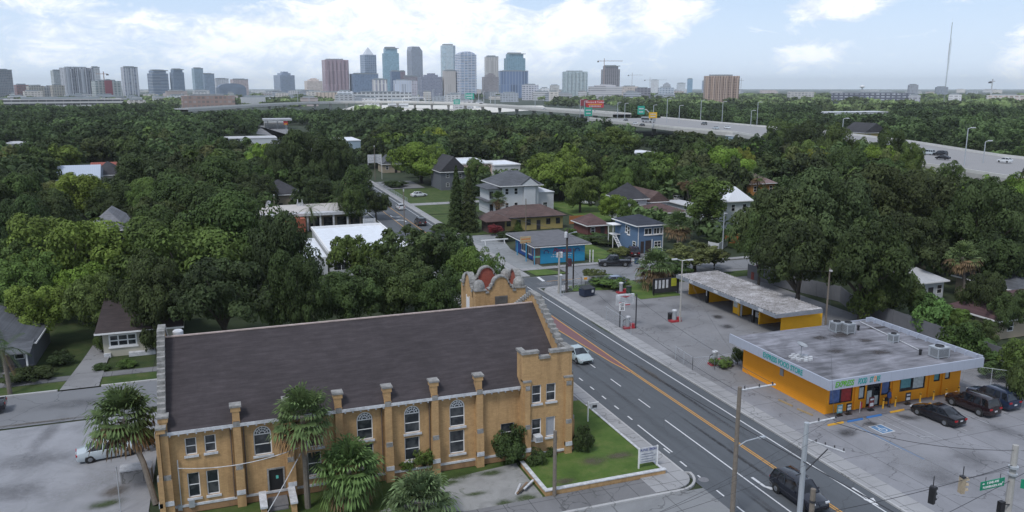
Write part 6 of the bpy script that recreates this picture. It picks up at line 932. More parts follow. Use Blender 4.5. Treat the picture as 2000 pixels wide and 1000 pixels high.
bush(1160, 552, 28, 2.2, 'airy', OLV, 'scrubby half bare bush on the street corner'); bush(1195, 560, 40, 1.4, 'scrub', MG, 'low scrub beside the corner chain link fence'); bush(1355, 532, 66, 4.8, 'airy', OLV, 'flowering wide shrub behind the car wash'); bush(1310, 540, 40, 2.6, 'scrub', DG2, 'low green shrub left of the car wash roof'); bush(1395, 525, 30, 3.0, 'airy', GG, 'pale shrub behind the far end of the car wash'); bush(1440, 712, 16, 1.8, 'shrub', DG, 'clipped dark shrub at the back corner of the food store'); bush(1410, 715, 22, .9, 'scrub', MG, 'weeds inside the chain link corner by the store'); bush(967, 460, 16, 2.2, 'round', (.20, .04, .045), 'red leaved bush in the garden before the yellow house')
bush(1010, 450, 14, 2.8, 'conifer', MG, 'small green conical tree in front of the yellow house', 'small_tree'); bush(1113, 470, 15, 2.6, 'round', MG, 'small green tree at the right end of the yellow house'); bush(1075, 940, 10, .3, 'scrub', MG, 'tuft of weeds at the foot of the grey post'); bush(60, 742, 45, 1.0, 'scrub', DG, 'low hedge before the left bungalow'); bush(200, 722, 20, .6, 'shrub', DG2, 'low plants before the bungalow, left clump'); bush(250, 716, 22, .7, 'shrub', MG, 'low plants before the bungalow, right clump'); bush(120, 712, 26, 1.4, 'shrub', DG, 'dark shrub beside the left driveway'); bush(300, 690, 26, 3.5, 'shrub', DG, 'dark shrub right of the bungalow windows'); bush(200, 690, 16, 2.2, 'shrub', DG2, 'dark shrub left of the bungalow windows')
bush(290, 880, 20, 2.0, 'shrub', DG, 'dark shrub between palm trunk and church corner'); bush(1840, 640, 60, 2.5, 'scrub', MG, 'creeper mass over the fence right of the store'); bush(1900, 700, 50, 2.0, 'scrub', DG2, 'undergrowth behind the right store parapet'); bush(1960, 740, 40, 1.6, 'scrub', DG2, 'undergrowth beside the chain link fence at right'); bush(1185, 475, 40, 1.3, 'scrub', DG, 'dark hedge left of the blue house'); bush(1215, 500, 26, 1.4, 'scrub', OLV, 'clipped hedge in front of the blue house stairs'); bush(1150, 470, 40, 1.3, 'scrub', DG2, 'dark hedge behind the pizza shop'); bush(870, 452, 26, 1.5, 'scrub', DG2, 'garden shrubs beside the far sidewalk'); bush(770, 365, 26, 1.6, 'scrub', DG, 'low dark hedge along the far lot'); bush(985, 470, 20, 1.6, 'scrub', DG, 'dark shrubs before the pizza shop front wall')
# palms
def fan_palm(name, label, x, y, h, lean, R_=2.2, leaves=44, col=(.085, .125, .045), dead=.3, trunk=.2, kind='fan', seed=1):
    r = np.random.default_rng(seed); t = thing(name, label, 'palm tree', (x, y, 0)); q = MB(); q.tube([(0, 0, 0), (lean[0] * .35, lean[1] * .35, h * .5), (lean[0], lean[1], h)], [trunk * 1.15, trunk, trunk * .95], 9); q.build('trunk', PBARK, t)
    C, A, B, T = [], [], [], []; C2, A2, B2, T2 = [], [], [], []
    for i in range(leaves):
        az = i * 2.39996 + r.uniform(-.2, .2); f = (i + .5) / leaves; el = math.radians(86 - 140 * f + r.uniform(-10, 10)); dead_ = f > 1 - dead; pl = R_ * r.uniform(.36, .60)
        dr = np.array([math.cos(az) * math.cos(el), math.sin(az) * math.cos(el), math.sin(el)]); side = np.array([-math.sin(az), math.cos(az), 0]); up = np.cross(dr, side); tip = dr * pl; tt = r.uniform(.2, 1.0); c_, a_, b_, t_ = (C2, A2, B2, T2) if dead_ else (C, A, B, T)
        if kind == 'fan':
            c_.append(tip * .5); a_.append(tip * .5); b_.append(side * .02); t_.append(.4)
            for k in range(17):
                if r.random() < .16: continue
                an = math.radians(-112 + 14 * k); L_ = R_ * .5 * (.75 + .25 * math.cos(an)) * r.uniform(.85, 1.1); d1 = dr * math.cos(an) + side * math.sin(an); dn = np.array([0, 0, -1.0])
                p0 = tip; p1 = tip + d1 * L_ * .6 + dn * .05; dp = .3 + .5 * f + r.uniform(0, .25); p2 = p1 + (d1 * (1 - dp * .55) + dn * dp) * L_ * .5
                wv = unit(np.cross(d1, up)[None])[0] * .085 * R_ / 2.2
                for pa, pb, w in ((p0, p1, 1.25), (p1, p2, .8)): c_.append((pa + pb) / 2); a_.append((pb - pa) / 2 * 1.08); b_.append(wv * w); t_.append(tt + r.uniform(-.28, .28))
        else:
            pts = [np.zeros(3)]; cur = dr.copy()
            for k in range(9): cur = unit((cur + np.array([0, 0, -.17]))[None])[0]; pts.append(pts[-1] + cur * R_ * .125)
            for k in range(1, 10):
                c_.append((pts[k] + pts[k - 1]) / 2); a_.append((pts[k] - pts[k - 1]) / 2 * 1.05); b_.append(side * .025); t_.append(.5)
                for s in (-1, 1):
                    for j in (0, .5): base = pts[k - 1] + (pts[k] - pts[k - 1]) * j; d_ = unit((side * s * .75 + (pts[k] - pts[k - 1]) * 1.6 + np.array([0, 0, -.55]))[None])[0] * R_ * .26 * math.sin(PI * (.12 + .8 * k / 10)); c_.append(base + d_ / 2); a_.append(d_ / 2); b_.append(np.cross(unit(d_[None])[0], up) * .04); t_.append(tt)
    for nm, (c_, a_, b_, t_), cl in (('fronds', (C, A, B, T), col), ('dead_fronds', (C2, A2, B2, T2), (.15, .10, .055))):
        if c_: me = quads_mesh(nm, np.array(c_), np.array(a_), np.array(b_), np.clip(np.array(t_), 0, 1), LEAF); o = bpy.data.objects.new(nm, me); COL.objects.link(o); o.parent = t; o.location = (lean[0], lean[1], h); o.color = c4(cl)
    return t
def pxpalm(name, label, bx, by, cx, cy, rpx, h, **k):
    x, y = P(bx, by); X, Y = P(cx, cy, h); R_ = rpx * proj(x, y, h)[2] / F; return fan_palm(name, label, x, y, h, (max(-3, min(3, X - x)), max(-3, min(3, Y - y))), R_, **k)
pxpalm('fan_palm', 'leaning shaggy fan palm at the west end of the church', 305, 985, 243, 812, 86, 5.8, seed=3, leaves=70, dead=.28); x, y = P(600, 985); fan_palm('fan_palm', 'upright fan palm in front of the church wall near the door', x, 55.9, 7.2, (-.05, -.2), 2.7, 66, dead=.25, seed=4)
x, y = P(682, 925, 2.6); fan_palm('fan_palm', 'drooping fan palm, third from left at bottom of the picture', x, y, 2.9, (0, 0), 3.0, 78, (.10, .16, .05), .08, seed=5); x, y = P(820, 975, 1.6); fan_palm('fan_palm', 'low pale fan palm at the bottom edge, right of the drooping one', x, y, 1.35, (0, 0), 3.0, 76, (.12, .17, .075), .05, seed=6)
x, y = P(20, 770); fan_palm('queen_palm', 'small feathery palm at the left edge before the bungalow', x, y, 4.6, (-.3, .5), 2.6, 20, (.07, .11, .04), .1, .2, 'queen', seed=7); pxpalm('fan_palm', 'tall fan palm before the dark oaks at right', 1883, 620, 1880, 502, 40, 8.0, seed=8, leaves=60, col=(.11, .15, .055), dead=.35); pxpalm('fan_palm', 'fan palm standing right of the blue house', 1322, 505, 1325, 440, 36, 5.6, seed=9, leaves=56, dead=.35); pxpalm('fan_palm', 'slender fan palm behind the low grey house', 1345, 410, 1345, 362, 22, 8, seed=10, dead=.4, trunk=.16); pxpalm('fan_palm', 'fan palm in front of the white house porch', 976, 428, 974, 388, 20, 5.2, leaves=56, seed=11)
pxpalm('queen_palm', 'left feathery palm in front of the plaza', 616, 452, 614, 416, 28, 5.5, kind='queen', seed=12, leaves=18, dead=0); pxpalm('queen_palm', 'right feathery palm in front of the plaza', 674, 440, 674, 402, 28, 6.5, kind='queen', seed=13, leaves=18, dead=0); pxpalm('fan_palm', 'bushy fan palm at the far end of the car wash', 1280, 560, 1278, 522, 46, 3.4, seed=14, leaves=60, dead=.35); pxpalm('fan_palm', 'fan palm hiding behind the orange walled house', 1480, 400, 1482, 352, 22, 8, seed=15, dead=.3)
# ---------- canopy trees filling the neighbourhood ----------
KEEP = [(0, 560, 1650, 1000), (100, 310, 240, 350), (158, 405, 262, 470), (497, 398, 712, 470), (590, 435, 760, 515), (704, 345, 870, 470), (725, 308, 790, 350), (888, 300, 1018, 328), (940, 332, 1075, 420), (860, 345, 945, 420), (975, 410, 1140, 460), (975, 440, 1300, 560), (1180, 395, 1345, 500), (1238, 286, 1284, 302), (1425, 376, 1470, 440), (1400, 462, 1465, 550), (1110, 385, 1165, 445), (1680, 250, 1735, 276), (1798, 296, 2000, 348), (1462, 338, 1515, 382), (424, 257, 548, 275), (505, 222, 605, 290), (668, 258, 706, 290), (340, 190, 1000, 216), (960, 196, 1210, 226), (1140, 205, 1530, 262), (0, 560, 2000, 1000), (1770, 545, 1850, 600), (1490, 250, 1525, 280), (0, 272, 46, 288), (1600, 212, 1740, 224), (160, 296, 242, 330), (1300, 385, 1372, 425), (1460, 500, 1640, 560), (1130, 365, 1165, 385), (20, 188, 225, 207), (355, 180, 470, 206), (600, 195, 1000, 205), (1180, 210, 1200, 215)]
KD = {k: (30 * F / max(8, k[3] - 172)) * 1.04 if k[3] < 999 else 1e9 for k in KEEP}
for k in ((340, 190, 1000, 216), (600, 195, 1000, 205), (960, 196, 1210, 226)): KD[k] = 1150
KD[(1140, 205, 1530, 262)] = 420; KD[(355, 180, 470, 206)] = 1300; KD[(20, 188, 225, 207)] = 1150; KD[(1798, 296, 2000, 348)] = 215; KD[(0, 560, 1650, 1000)] = 62
KD[(505, 222, 605, 290)] = 660; KD[(1680, 250, 1735, 276)] = 420; KD[(704, 345, 870, 470)] = 290; KD[(725, 308, 790, 350)] = 290
FOOT = [(o.location.x, o.location.y, 8.5) for o in bpy.data.objects if o.get('category') in ('house', 'building', 'garage', 'gas station')]
def open_ground(x, y, r):
    if 31 - r * .6 < x < 50 + r * .5 and y < 480: return True
    if x > 31 and 108 - r * .3 < y < 125 + r * .4 and x < 110: return True
    if 31 < x < 81 + r * .7 and y < 109: return True
    if 47 < x < 78 and 125 <= y < 200: return True
    if x < 50 and y < 96 + r * .5: return True
    if 6 - r * .6 < x < 31 and 128 < y < 192: return True
    if -36 < x < 0 and y < 116: return True
    px, py, d = proj(x, y, 8.5)
    if 1080 < px and d < 700 and inhw(x, y, r): return True
    return any((x - a) ** 2 + (y - b_) ** 2 < (c + r * .4) ** 2 for a, b_, c in FOOT)
HWP = [((188, 90), (228, 110))] + [(P(a, b_, z), P(c, e, z)) for a, b_, c, e, z in ((2000, 352, 2000, 312, 7), (1840, 326, 1800, 291, 7.3), (1660, 292, 1680, 270, 8), (1520, 264, 1520, 253, 8.6), (1400, 262, 1400, 239, 9), (1240, 248, 1210, 220, 9))]
def inhw(x, y, r):
    for (a, b_), (c, e) in zip(HWP[:-1], HWP[1:]):
        lo, hi = min(a[1], b_[1]) - 15, max(c[1], e[1]) + 15
        if lo < y < hi and min(a[0], c[0]) - r < x < max(b_[0], e[0]) + r: return True
    return False
def blocked(x, y, r, h):
    if open_ground(x, y, r): return True
    a = proj(x, y, h)[1]; cx, b_, d = proj(x, y, h * .3); rp = r * F / d * .72
    if cx < -60 or cx > 2060 or d < 75: return True
    for k in KEEP:
        if d > KD[k] + r * .6: continue
        if cx + rp > k[0] and cx - rp < k[2] and a + (b_ - a) * .12 < k[3] and b_ > k[1]: return True
    return False
GRID = {}
def near(x, y, dmin):
    gx, gy = int(x // 12), int(y // 12)
    for i in range(gx - 2, gx + 3):
        for j in range(gy - 2, gy + 3):
            for (a, b_) in GRID.get((i, j), ()):
                if (a - x) ** 2 + (b_ - y) ** 2 < dmin * dmin: return True
    return False
def put(x, y): GRID.setdefault((int(x // 12), int(y // 12)), []).append((x, y))
for o in list(bpy.data.objects):
    if o.get('category') == 'tree': put(o.location.x, o.location.y)
LM = [('pale metal roof', 150, 330), ('weathered grey house', 210, 430), ('long plaza roof', 600, 415), ('white flat roof', 660, 470), ('gas station canopy', 542, 238), ('far main street', 760, 380), ('peach walled warehouse', 930, 315), ('white house', 1000, 375), ('spreading bright tree', 1108, 340), ('blue house', 1240, 455), ('small white roof', 1260, 293), ('tall white house', 1440, 410), ('yellow gabled house', 1705, 262), ('right hand highway', 1900, 320), ('right edge oaks', 1960, 420), ('billboard', 1163, 202), ('highway ramp end', 400, 212), ('yellow highway sign', 1275, 225), ('left picture edge', 0, 260), ('blue white building', 1505, 262), ('orange walled house', 1490, 360), ('radio mast', 1842, 215)]
FILL = []; R1 = random.Random(11); tries = 0
while len(FILL) < 215 and tries < 20000:
    tries += 1; az_ = R1.uniform(-.60, .60); d = 80 + 300 * R1.random() ** .8; x = d * math.sin(az_ + AZ) ; y = d * math.cos(az_ + AZ); h = R1.uniform(9, 14); r = R1.uniform(5.2, 9.2)
    if tries > 9000: h *= .75; r *= .8
    if near(x, y, r * 1.0) or blocked(x, y, r, h): continue
    put(x, y); FILL.append((x, y, r, h, d))
TN = [('dark green', DG), ('dark green', DG2), ('dark green', DG), ('mid green', MG), ('grey green', GG), ('bright green', BG), ('yellowish green', YG), ('olive green', OLV)]
CN = {}
for x, y, r, h, d in FILL:
    px, py, _ = proj(x, y, h * .7); tn, c = TN[R1.choices(range(8), (5, 5, 4, 4, 2, 1.6, .5, 1.2) if d > 175 else (4, 5, 4, 2, 0, 0, 0, 0))[0]]; lm = min(LM, key=lambda k: (k[1] - px) ** 2 + ((k[2] - py) * 2.2) ** 2); kind = R1.choice(('oak', 'oak', 'round')) if d < 200 else 'mid'
    dx = px - lm[1]; dy = py - lm[2]; rel = ('above' if dy < 0 else 'below') if abs(dy) * 2.2 > abs(dx) else ('right of' if dx > 0 else 'left of'); CN.setdefault((tn, rel, lm[0]), []).append((px, tree('tree', '', kind, x, y, r, h, c)))
ORD = ['leftmost', 'second from left', 'third from left', 'fourth from left', 'fifth from left', 'sixth from left', 'seventh from left', 'eighth from left', 'ninth from left', 'tenth from left', 'eleventh from left', 'twelfth from left']; NW = ['zero', 'one', 'two', 'three', 'four', 'five', 'six', 'seven', 'eight', 'nine', 'ten', 'eleven', 'twelve', 'thirteen', 'fourteen', 'fifteen', 'sixteen']
for (tn, rel, lm), v in CN.items():
    v.sort(key=lambda k: k[0]); n = len(v)
    for i, (_, o) in enumerate(v): o['label'] = f'{tn} canopy tree {rel} the {lm}' + ('' if n == 1 else f', {"rightmost" if i == n - 1 else ORD[min(i, 11)]} of {NW[min(n, 16)]}'); o['group'] = 'trees of the neighbourhood canopy'
# far woodland: one mass
RC = [(340, 219), (480, 212), (660, 206), (860, 207), (1060, 219), (1215, 233)]
def rampcut(x, y, h):
    px, py, d = proj(x, y, h)
    if d > 1280 or not 335 < px < 1230: return False
    for (a, b_), (c, e) in zip(RC[:-1], RC[1:]):
        if a <= px <= c: return py < b_ + (e - b_) * (px - a) / (c - a) + 2
    return False
def woodland(name, n_try_, dmin, dmax, leaves, size, hh, rr_, pw, seed, spacing, keep=True):
    rg = np.random.default_rng(seed); Rn = random.Random(seed); C_, A_, B_, T_2, K_ = [], [], [], [], []; base = [crown_pts(900 + seed + i, 9, leaves, size, 1.4, .8, (.3, .45), .15, 1.0) for i in range(5)]; cnt = 0
    for _ in range(int(n_try_ * 1.12)):
        az_ = Rn.uniform(-.76, .72); d = dmin + (dmax - dmin) * Rn.random() ** pw; x = d * math.sin(az_ + AZ); y = d * math.cos(az_ + AZ); h = Rn.uniform(*hh); r = Rn.uniform(*rr_)
        if near(x, y, spacing * r): continue
        if keep and blocked(x, y, r, h): continue
        if rampcut(x, y, h): continue
        if not keep and onroad(x, y, r): continue
        put(x, y); C, A, B, T, _l = base[Rn.randrange(5)]; a = Rn.uniform(0, 6.28); M = np.array([[math.cos(a), -math.sin(a), 0], [math.sin(a), math.cos(a), 0], [0, 0, 1]]).T; s = np.array([r, r, h / 1.4])
        C_.append((C @ M) * s + np.array([x, y, 0])); A_.append((A @ M) * r); B_.append((B @ M) * r); tb = Rn.choice((-.3, -.2, -.12, -.05, .1, .3, .6, .9)); T_2.append(np.clip(T + tb, .05, 1.7)); cnt += 1
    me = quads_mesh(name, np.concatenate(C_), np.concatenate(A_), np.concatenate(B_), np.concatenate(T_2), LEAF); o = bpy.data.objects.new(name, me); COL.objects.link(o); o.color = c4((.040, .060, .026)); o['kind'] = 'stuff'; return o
def onroad(x, y, r):
    px, py, d = proj(x, y, 8); return any(k[0] < px < k[2] and k[1] < py < k[3] for k in FARKEEP)
FARKEEP = [(600, 196, 1050, 206), (0, 150, 232, 190), (640, 188, 1060, 203)]
W1 = woodland('woodland', 9000, 230, 1000, 760, .085, (8, 14.5), (5.5, 11.5), .75, 1, .85); W1.color = c4((.050, .078, .028))
W3 = woodland('undergrowth', 9000, 110, 900, 220, .15, (4, 7), (3, 5), .8, 3, 1.0); W3.color = c4((.055, .085, .030))
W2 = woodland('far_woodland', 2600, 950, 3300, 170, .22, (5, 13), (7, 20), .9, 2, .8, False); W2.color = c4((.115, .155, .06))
# ---------- elevated highway ----------
HWC = plain('highway_concrete', (.44, .43, .41), .85, .15, .4); HWD = asphalt_mat('highway_deck', (.23, .225, .225), .12, .1, False)
def deck(name, pts, wid, z, th=1.8, par=.9, col_every=30, cw_=1.6, kind='structure', zs=None):
    """deck with parapets and piers along a centre line"""
    P3 = [Vector((x, y, 0)) for x, y in pts]; n = len(P3); Z = zs or [z] * n; Ws = wid if isinstance(wid, list) else [wid] * n; nor = []
    for i in range(n): d = (P3[min(i + 1, n - 1)] - P3[max(i - 1, 0)]).normalized(); nor.append(Vector((-d.y, d.x, 0)))
    q = MB(); s = MB(); pr = MB(); sec = []
    for i in range(n): w = Ws[i] / 2; sec.append([P3[i] + nor[i] * w + Vector((0, 0, Z[i])), P3[i] - nor[i] * w + Vector((0, 0, Z[i])), P3[i] - nor[i] * w + Vector((0, 0, Z[i] - th)), P3[i] + nor[i] * w + Vector((0, 0, Z[i] - th))])
    vs = [v for c in sec for v in c]; q.add(vs, [(i * 4 + k, i * 4 + (k + 1) % 4, i * 4 + 4 + (k + 1) % 4, i * 4 + 4 + k) for i in range(n - 1) for k in (1, 2, 3)]); s.add(vs, [(i * 4, i * 4 + 1, i * 4 + 5, i * 4 + 4) for i in range(n - 1)])
    for sg in (1, -1):
        for i in range(n - 1):
            a, b_ = P3[i] + nor[i] * sg * Ws[i] / 2, P3[i + 1] + nor[i + 1] * sg * Ws[i + 1] / 2; ia, ib = a - nor[i] * sg * .3, b_ - nor[i + 1] * sg * .3; up = Vector((0, 0, Z[i] + .01)); ub = Vector((0, 0, Z[i + 1] + .01)); h = Vector((0, 0, par))
            pr.add([a + up, b_ + ub, ib + ub, ia + up, a + up + h, b_ + ub + h, ib + ub + h, ia + up + h], [(0, 3, 2, 1), (4, 5, 6, 7), (0, 1, 5, 4), (1, 2, 6, 5), (2, 3, 7, 6), (3, 0, 4, 7)])
    root = thingw(name, HWL[name], 'bridge', (P3[0].x, P3[0].y, 0)); q.build('girder', HWC, root); s.build('deck', HWD, root); pr.build('parapet', plain('pale_parapet', (.60, .59, .56), .8, .12, .4), root); acc = 0; last = P3[0]
    for i in range(1, n):
        seg = (P3[i] - P3[i - 1]).length; k = int(seg // col_every)
        for j in range(max(1, k)): c = P3[i - 1].lerp(P3[i], (j + .5) / max(1, k)); zz = Z[i] - th; m = MB(); m.prism([(c.x - cw_ / 2, c.y - cw_ / 2), (c.x + cw_ / 2, c.y - cw_ / 2), (c.x + cw_ / 2, c.y + cw_ / 2), (c.x - cw_ / 2, c.y + cw_ / 2)], 0, zz - .01, top=[(c.x - cw_, c.y - cw_ / 2), (c.x + cw_, c.y - cw_ / 2), (c.x + cw_, c.y + cw_ / 2), (c.x - cw_, c.y + cw_ / 2)]); m.build('pier', HWC, root)
    return root
HWL = {'highway_viaduct': 'wide concrete highway viaduct crossing the trees at right and centre', 'highway_ramp': 'long curved flyover ramp in front of the downtown skyline'}
def smooth(pts, k=4):
    out = []
    for i in range(len(pts) - 1):
        p0, p1, p2, p3 = [Vector(pts[max(0, min(len(pts) - 1, j))]) for j in (i - 1, i, i + 1, i + 2)]
        for t in [j / k for j in range(k)]: out.append(tuple(.5 * ((2 * p1) + (p2 - p0) * t + (2 * p0 - 5 * p1 + 4 * p2 - p3) * t * t + (3 * p1 - p0 - 3 * p2 + p3) * t ** 3)))
    return out + [tuple(pts[-1])]
near_e = [(182, 90), P(2000, 352, 7), P(1840, 326, 7.3), P(1660, 292, 8), P(1520, 264, 8.6), P(1400, 262, 9), P(1240, 248, 9)]; far_e = [(225, 110), P(2000, 312, 7), P(1800, 291, 7.3), P(1680, 270, 8), P(1520, 253, 8.6), P(1400, 239, 9), P(1210, 220, 9)]
cl = [((a[0] + b_[0]) / 2, (a[1] + b_[1]) / 2) for a, b_ in zip(near_e, far_e)]; wd = [abs(b_[0] - a[0]) * .93 for a, b_ in zip(near_e, far_e)]
wd = [46, 46, 48, 50, 50, 52, 54]; deck('highway_viaduct', cl, wd, 8, 1.6, zs=[6.8, 7, 7.3, 8, 8.6, 9, 9])
rp = [P(1215, 226, 9), P(1150, 219, 9.5), P(1060, 212, 10), P(960, 205, 10), P(860, 200, 10), P(760, 198.5, 10), P(660, 199, 10), P(570, 201.5, 10), P(480, 206, 10), P(400, 211, 10), P(352, 214, 10)]
deck('highway_ramp', smooth(rp, 3), 15, 10, 2.2, 1.0, 45, 2.0)
struct(sheet('sand_ground', [P(640, 222), P(900, 224), P(1070, 214), P(1060, 206.5), P(700, 205)], .3, plain('white_sand', (.6, .58, .53), .9, .12, .03)))
struct(sheet('embankment_rubble', [P(1830, 312), P(2000, 330), P(2000, 318), P(1830, 302)], .5, plain('rubble', (.16, .15, .12), 1, .5, .3)))
# highway lamps and signs
def lamp(px, pyt, pyb, label, z0=9):
    x, y = P(px, pyb, z0); d = proj(x, y, z0)[2]; h = (pyb - pyt) * d / F; t = thing('highway_lamp', label, 'street lamp', (x, y, z0), 0, 'lamps along the highway'); r = max(.14, d * .00035); q = MB(); q.tube([(0, 0, -z0 * .0 - 1), (0, 0, h)], [r * 1.2, r], 6); q.build('pole', GALV, t); q = MB(); q.tube([(0, 0, h), (1.4, 0, h + .3)], r * .7, 5); q.cbox(2.0, 0, h + .1, 1.5, .5, .3); q.build('lamp_head', OLDWHITE, t)
lp = [(1133, 196, 226, 'left of the billboard'), (1141, 198, 226, 'just left of the billboard edge'), (1206, 201, 229, 'right of the billboard'), (1220, 203, 232, 'left of the green sign above the yellow one'), (1276, 206, 232, 'above the yellow highway sign'), (1302, 194, 240, 'right of the yellow sign, tall'), (1326, 207, 240, 'second right of the yellow sign'), (1368, 197, 237, 'third right of the yellow sign'), (1410, 200, 240, 'fourth right of the yellow sign'), (1466, 217, 248, 'left of the last tall pair'), (1478, 201, 246, 'right of the last tall pair'), (1883, 252, 322, 'nearest, leaning at the far right'), (1643, 233, 285, 'alone above the yellow gabled house'), (1045, 188, 211, 'right of downtown above the ramp'), (967, 182, 208, 'in front of the beige downtown tower'), (1920, 277, 318, 'short at the far right bank')]
for px, a, b_, l in lp: lamp(px, a, b_, 'pale highway lamp ' + l, 7.2 if px > 1600 else 9)
for i, px in enumerate((582, 604, 692, 734, 766, 816, 832, 838, 846, 858, 868, 880, 900, 910, 922, 935, 945, 958, 1178, 257 + 50, 205, 262, 382, 357)): lamp(px, (184, 181, 186, 185, 180, 178, 184, 182, 176, 183, 178, 181, 176, 180, 177, 183, 179, 181, 186, 190, 194, 191, 190, 183)[i], 200 if px > 500 else 206, 'thin far lamp ' + ('above the flyover ramp, number %s from the left' % NW[max(0, min(16, i - 1))] if 0 < i < 16 else ('first on the flyover ramp from the left', '', 'seventeenth', 'eighteenth', 'right of the billboard')[0 if i == 0 else 2 if i == 16 else 3 if i == 17 else 4] if i < 19 else ('beside the white mast left', 'farthest left above the trees', 'in the left trees', 'near the brick building', 'left of the brick building')[i - 19]), 10 if px > 500 else 0)
def hsign(name, label, px, py, w, h, z, m, pole=True, arm=0, ann=True):
    x, y = P(px, py, z); t = thing(name, label, 'sign', (x, y, z - 6), -AZ); q = MB(); q.tube([(arm, 0, -.5), (arm, 0, 4), (arm * .6, 0, 6.2), (0, 0, 6.3)] if arm else [(0, .3, -.5), (0, .3, 6)], .3, 6); q.build('post', OLDWHITE, t); q = MB(); q.cbox(0, -.3, 6 - h / 2, w, .3, h); q.build('panel', m, t); q = MB(); q.cbox(0, -.5, 6 - h * .28, w * .6, .1, h * .14); q.cbox(0, -.5, 6 + h * .1, w * .7, .1, h * .14); q.build('print', OLDWHITE if m != YEL else DARK, t)
GSN = plain('highway_green', (.02, .30, .22), .5, .1); hsign('highway_sign', 'green highway sign standing right below the red billboard', 1149, 218, 5, 5.5, 15, GSN); hsign('highway_sign', 'green highway sign on a curved white arm', 1252, 215, 4.2, 5, 17, GSN, arm=5.5); hsign('highway_sign', 'yellow highway sign beside the curved arm sign', 1275, 225, 4.6, 3.3, 15, plain('sign_amber', (.65, .38, .02))); hsign('highway_sign', 'small green sign on the flyover parapet', 892, 199, 8, 6, 13, GSN); hsign('highway_sign', 'green sign on a gantry before downtown', 917, 188, 14, 9, 18, GSN)
x0, y0 = P(786, 199, 10); x1, y1 = P(830, 199, 10); d = proj(x0, y0, 10)[2]; t = thingw('sign_gantry', 'white arched gantry over the flyover ramp', 'gantry', (x0, y0, 10)); q = MB(); h = 9 * d / F; q.tube([(x0, y0, 9), (x0, y0, 10 + h * .6), (x0 + (x1 - x0) * .1, y0 + (y1 - y0) * .1, 10 + h), (x0 + (x1 - x0) * .9, y0 + (y1 - y0) * .9, 10 + h), (x1, y1, 10 + h * .6), (x1, y1, 9)], .55, 6); q.build('frame', WHITE, t)
x, y = P(1162, 203, 17); t = thing('billboard', 'red advertising billboard with white and yellow lettering above the highway', 'billboard', (x, y, 0), -AZ); d = proj(x, y, 17)[2]; k = d / F; q = MB(); q.tube([(0, 1, 0), (0, 1, 12)], .7, 8); q.build('post', GREYM, t); q = MB(); w = 34 * k; h = 14 * k; q.cbox(0, 0, 17 - h / 2, w, .6, h); q.build('panel', plain('billboard_red', (.42, .03, .04), .5, .1), t); text('lettering', 'Winters & Yonker', h * .36, WHITE, t, (0, -.35, 17 + h * .24)); q = MB(); q.cbox(0, -.34, 17 - h * .1, w * .8, .04, h * .1); q.build('stripe', YEL, t); q = MB(); [q.cbox(-w * .3 + i * w * .085, -.34, 17 - h * .38, w * .06, .04, h * .16) for i in range(8)]; q.build('small_print', OLDWHITE, t)
x, y = P(1140, 200, 17); t = thing('billboard', 'narrow edge on red billboard left of the main one', 'billboard', (x, y, 0), -AZ + 1.1); q = MB(); q.tube([(0, 1, 0), (0, 1, 12)], .6, 8); q.build('post', GREYM, t); q = MB(); q.cbox(0, 0, 17 - h / 2, w, .6, h); q.build('panel', plain('billboard_red', (.42, .03, .04)), t)
# vehicles on the highway
hv = [('sedan', 1240, 243, 'white car on the highway left of the bus', WHT), ('sedan', 1254, 246, 'dark car on the highway near the bus', BLK), ('suv', 1375, 244, 'dark suv on the highway below the lamps', GRYC), ('sedan', 1398, 252, 'silver car on the highway near the tree gap', SIL), ('sedan', 1420, 251, 'white car at the right end of the centre highway', WHT), ('suv', 1812, 302, 'silver suv leftmost on the right hand highway', SIL), ('suv', 1836, 304, 'dark suv second on the right hand highway', BLK), ('sedan', 1841, 311, 'dark car before the lamp on the right hand highway', BLK), ('hatch', 1962, 317, 'white car at right on the right hand highway', WHT), ('suv', 940, 204, 'dark truck on the flyover ramp', BLK), ('sedan', 634, 199, 'dark car on the left of the flyover ramp', BLK), ('sedan', 763, 198, 'dark car on the middle of the flyover ramp', GRYC), ('sedan', 712, 198, 'white car on the flyover ramp', WHT), ('sedan', 1063, 214, 'white car where ramp meets highway', WHT), ('sedan', 1222, 236, 'grey car left end of centre highway', GRYC)]
for k, px, py, l, c in hv: z = 7.4 if px > 1600 else 10.02 if px < 1100 else 9.05; x, y = P(px, py, z); o = car(k, l, 0, 0, (-8 if px > 1600 else 5 if px > 1100 else 80), c, at=(x, y), detail=False); o.location.z = z
x, y = P(1266, 239, 9.05); t = thing('bus', 'pale grey bus on the highway under the yellow sign', 'bus', (x, y, 9.05), math.radians(10)); q = MB(); q.cbox(0, 0, .5, 2.6, 11, 2.9); q.build('body', plain('bus_grey', (.3, .32, .34), .4), t); q = MB(); q.cbox(0, 0, 1.7, 2.66, 10.4, .9); q.build('windows', GLASS, t); q = MB(); [q.cbox(sx_ * 1.15, sy_, 0, .35, 1, .95) for sx_ in (-1, 1) for sy_ in (-3.5, 3.5)]; q.build('wheels', RUB, t)
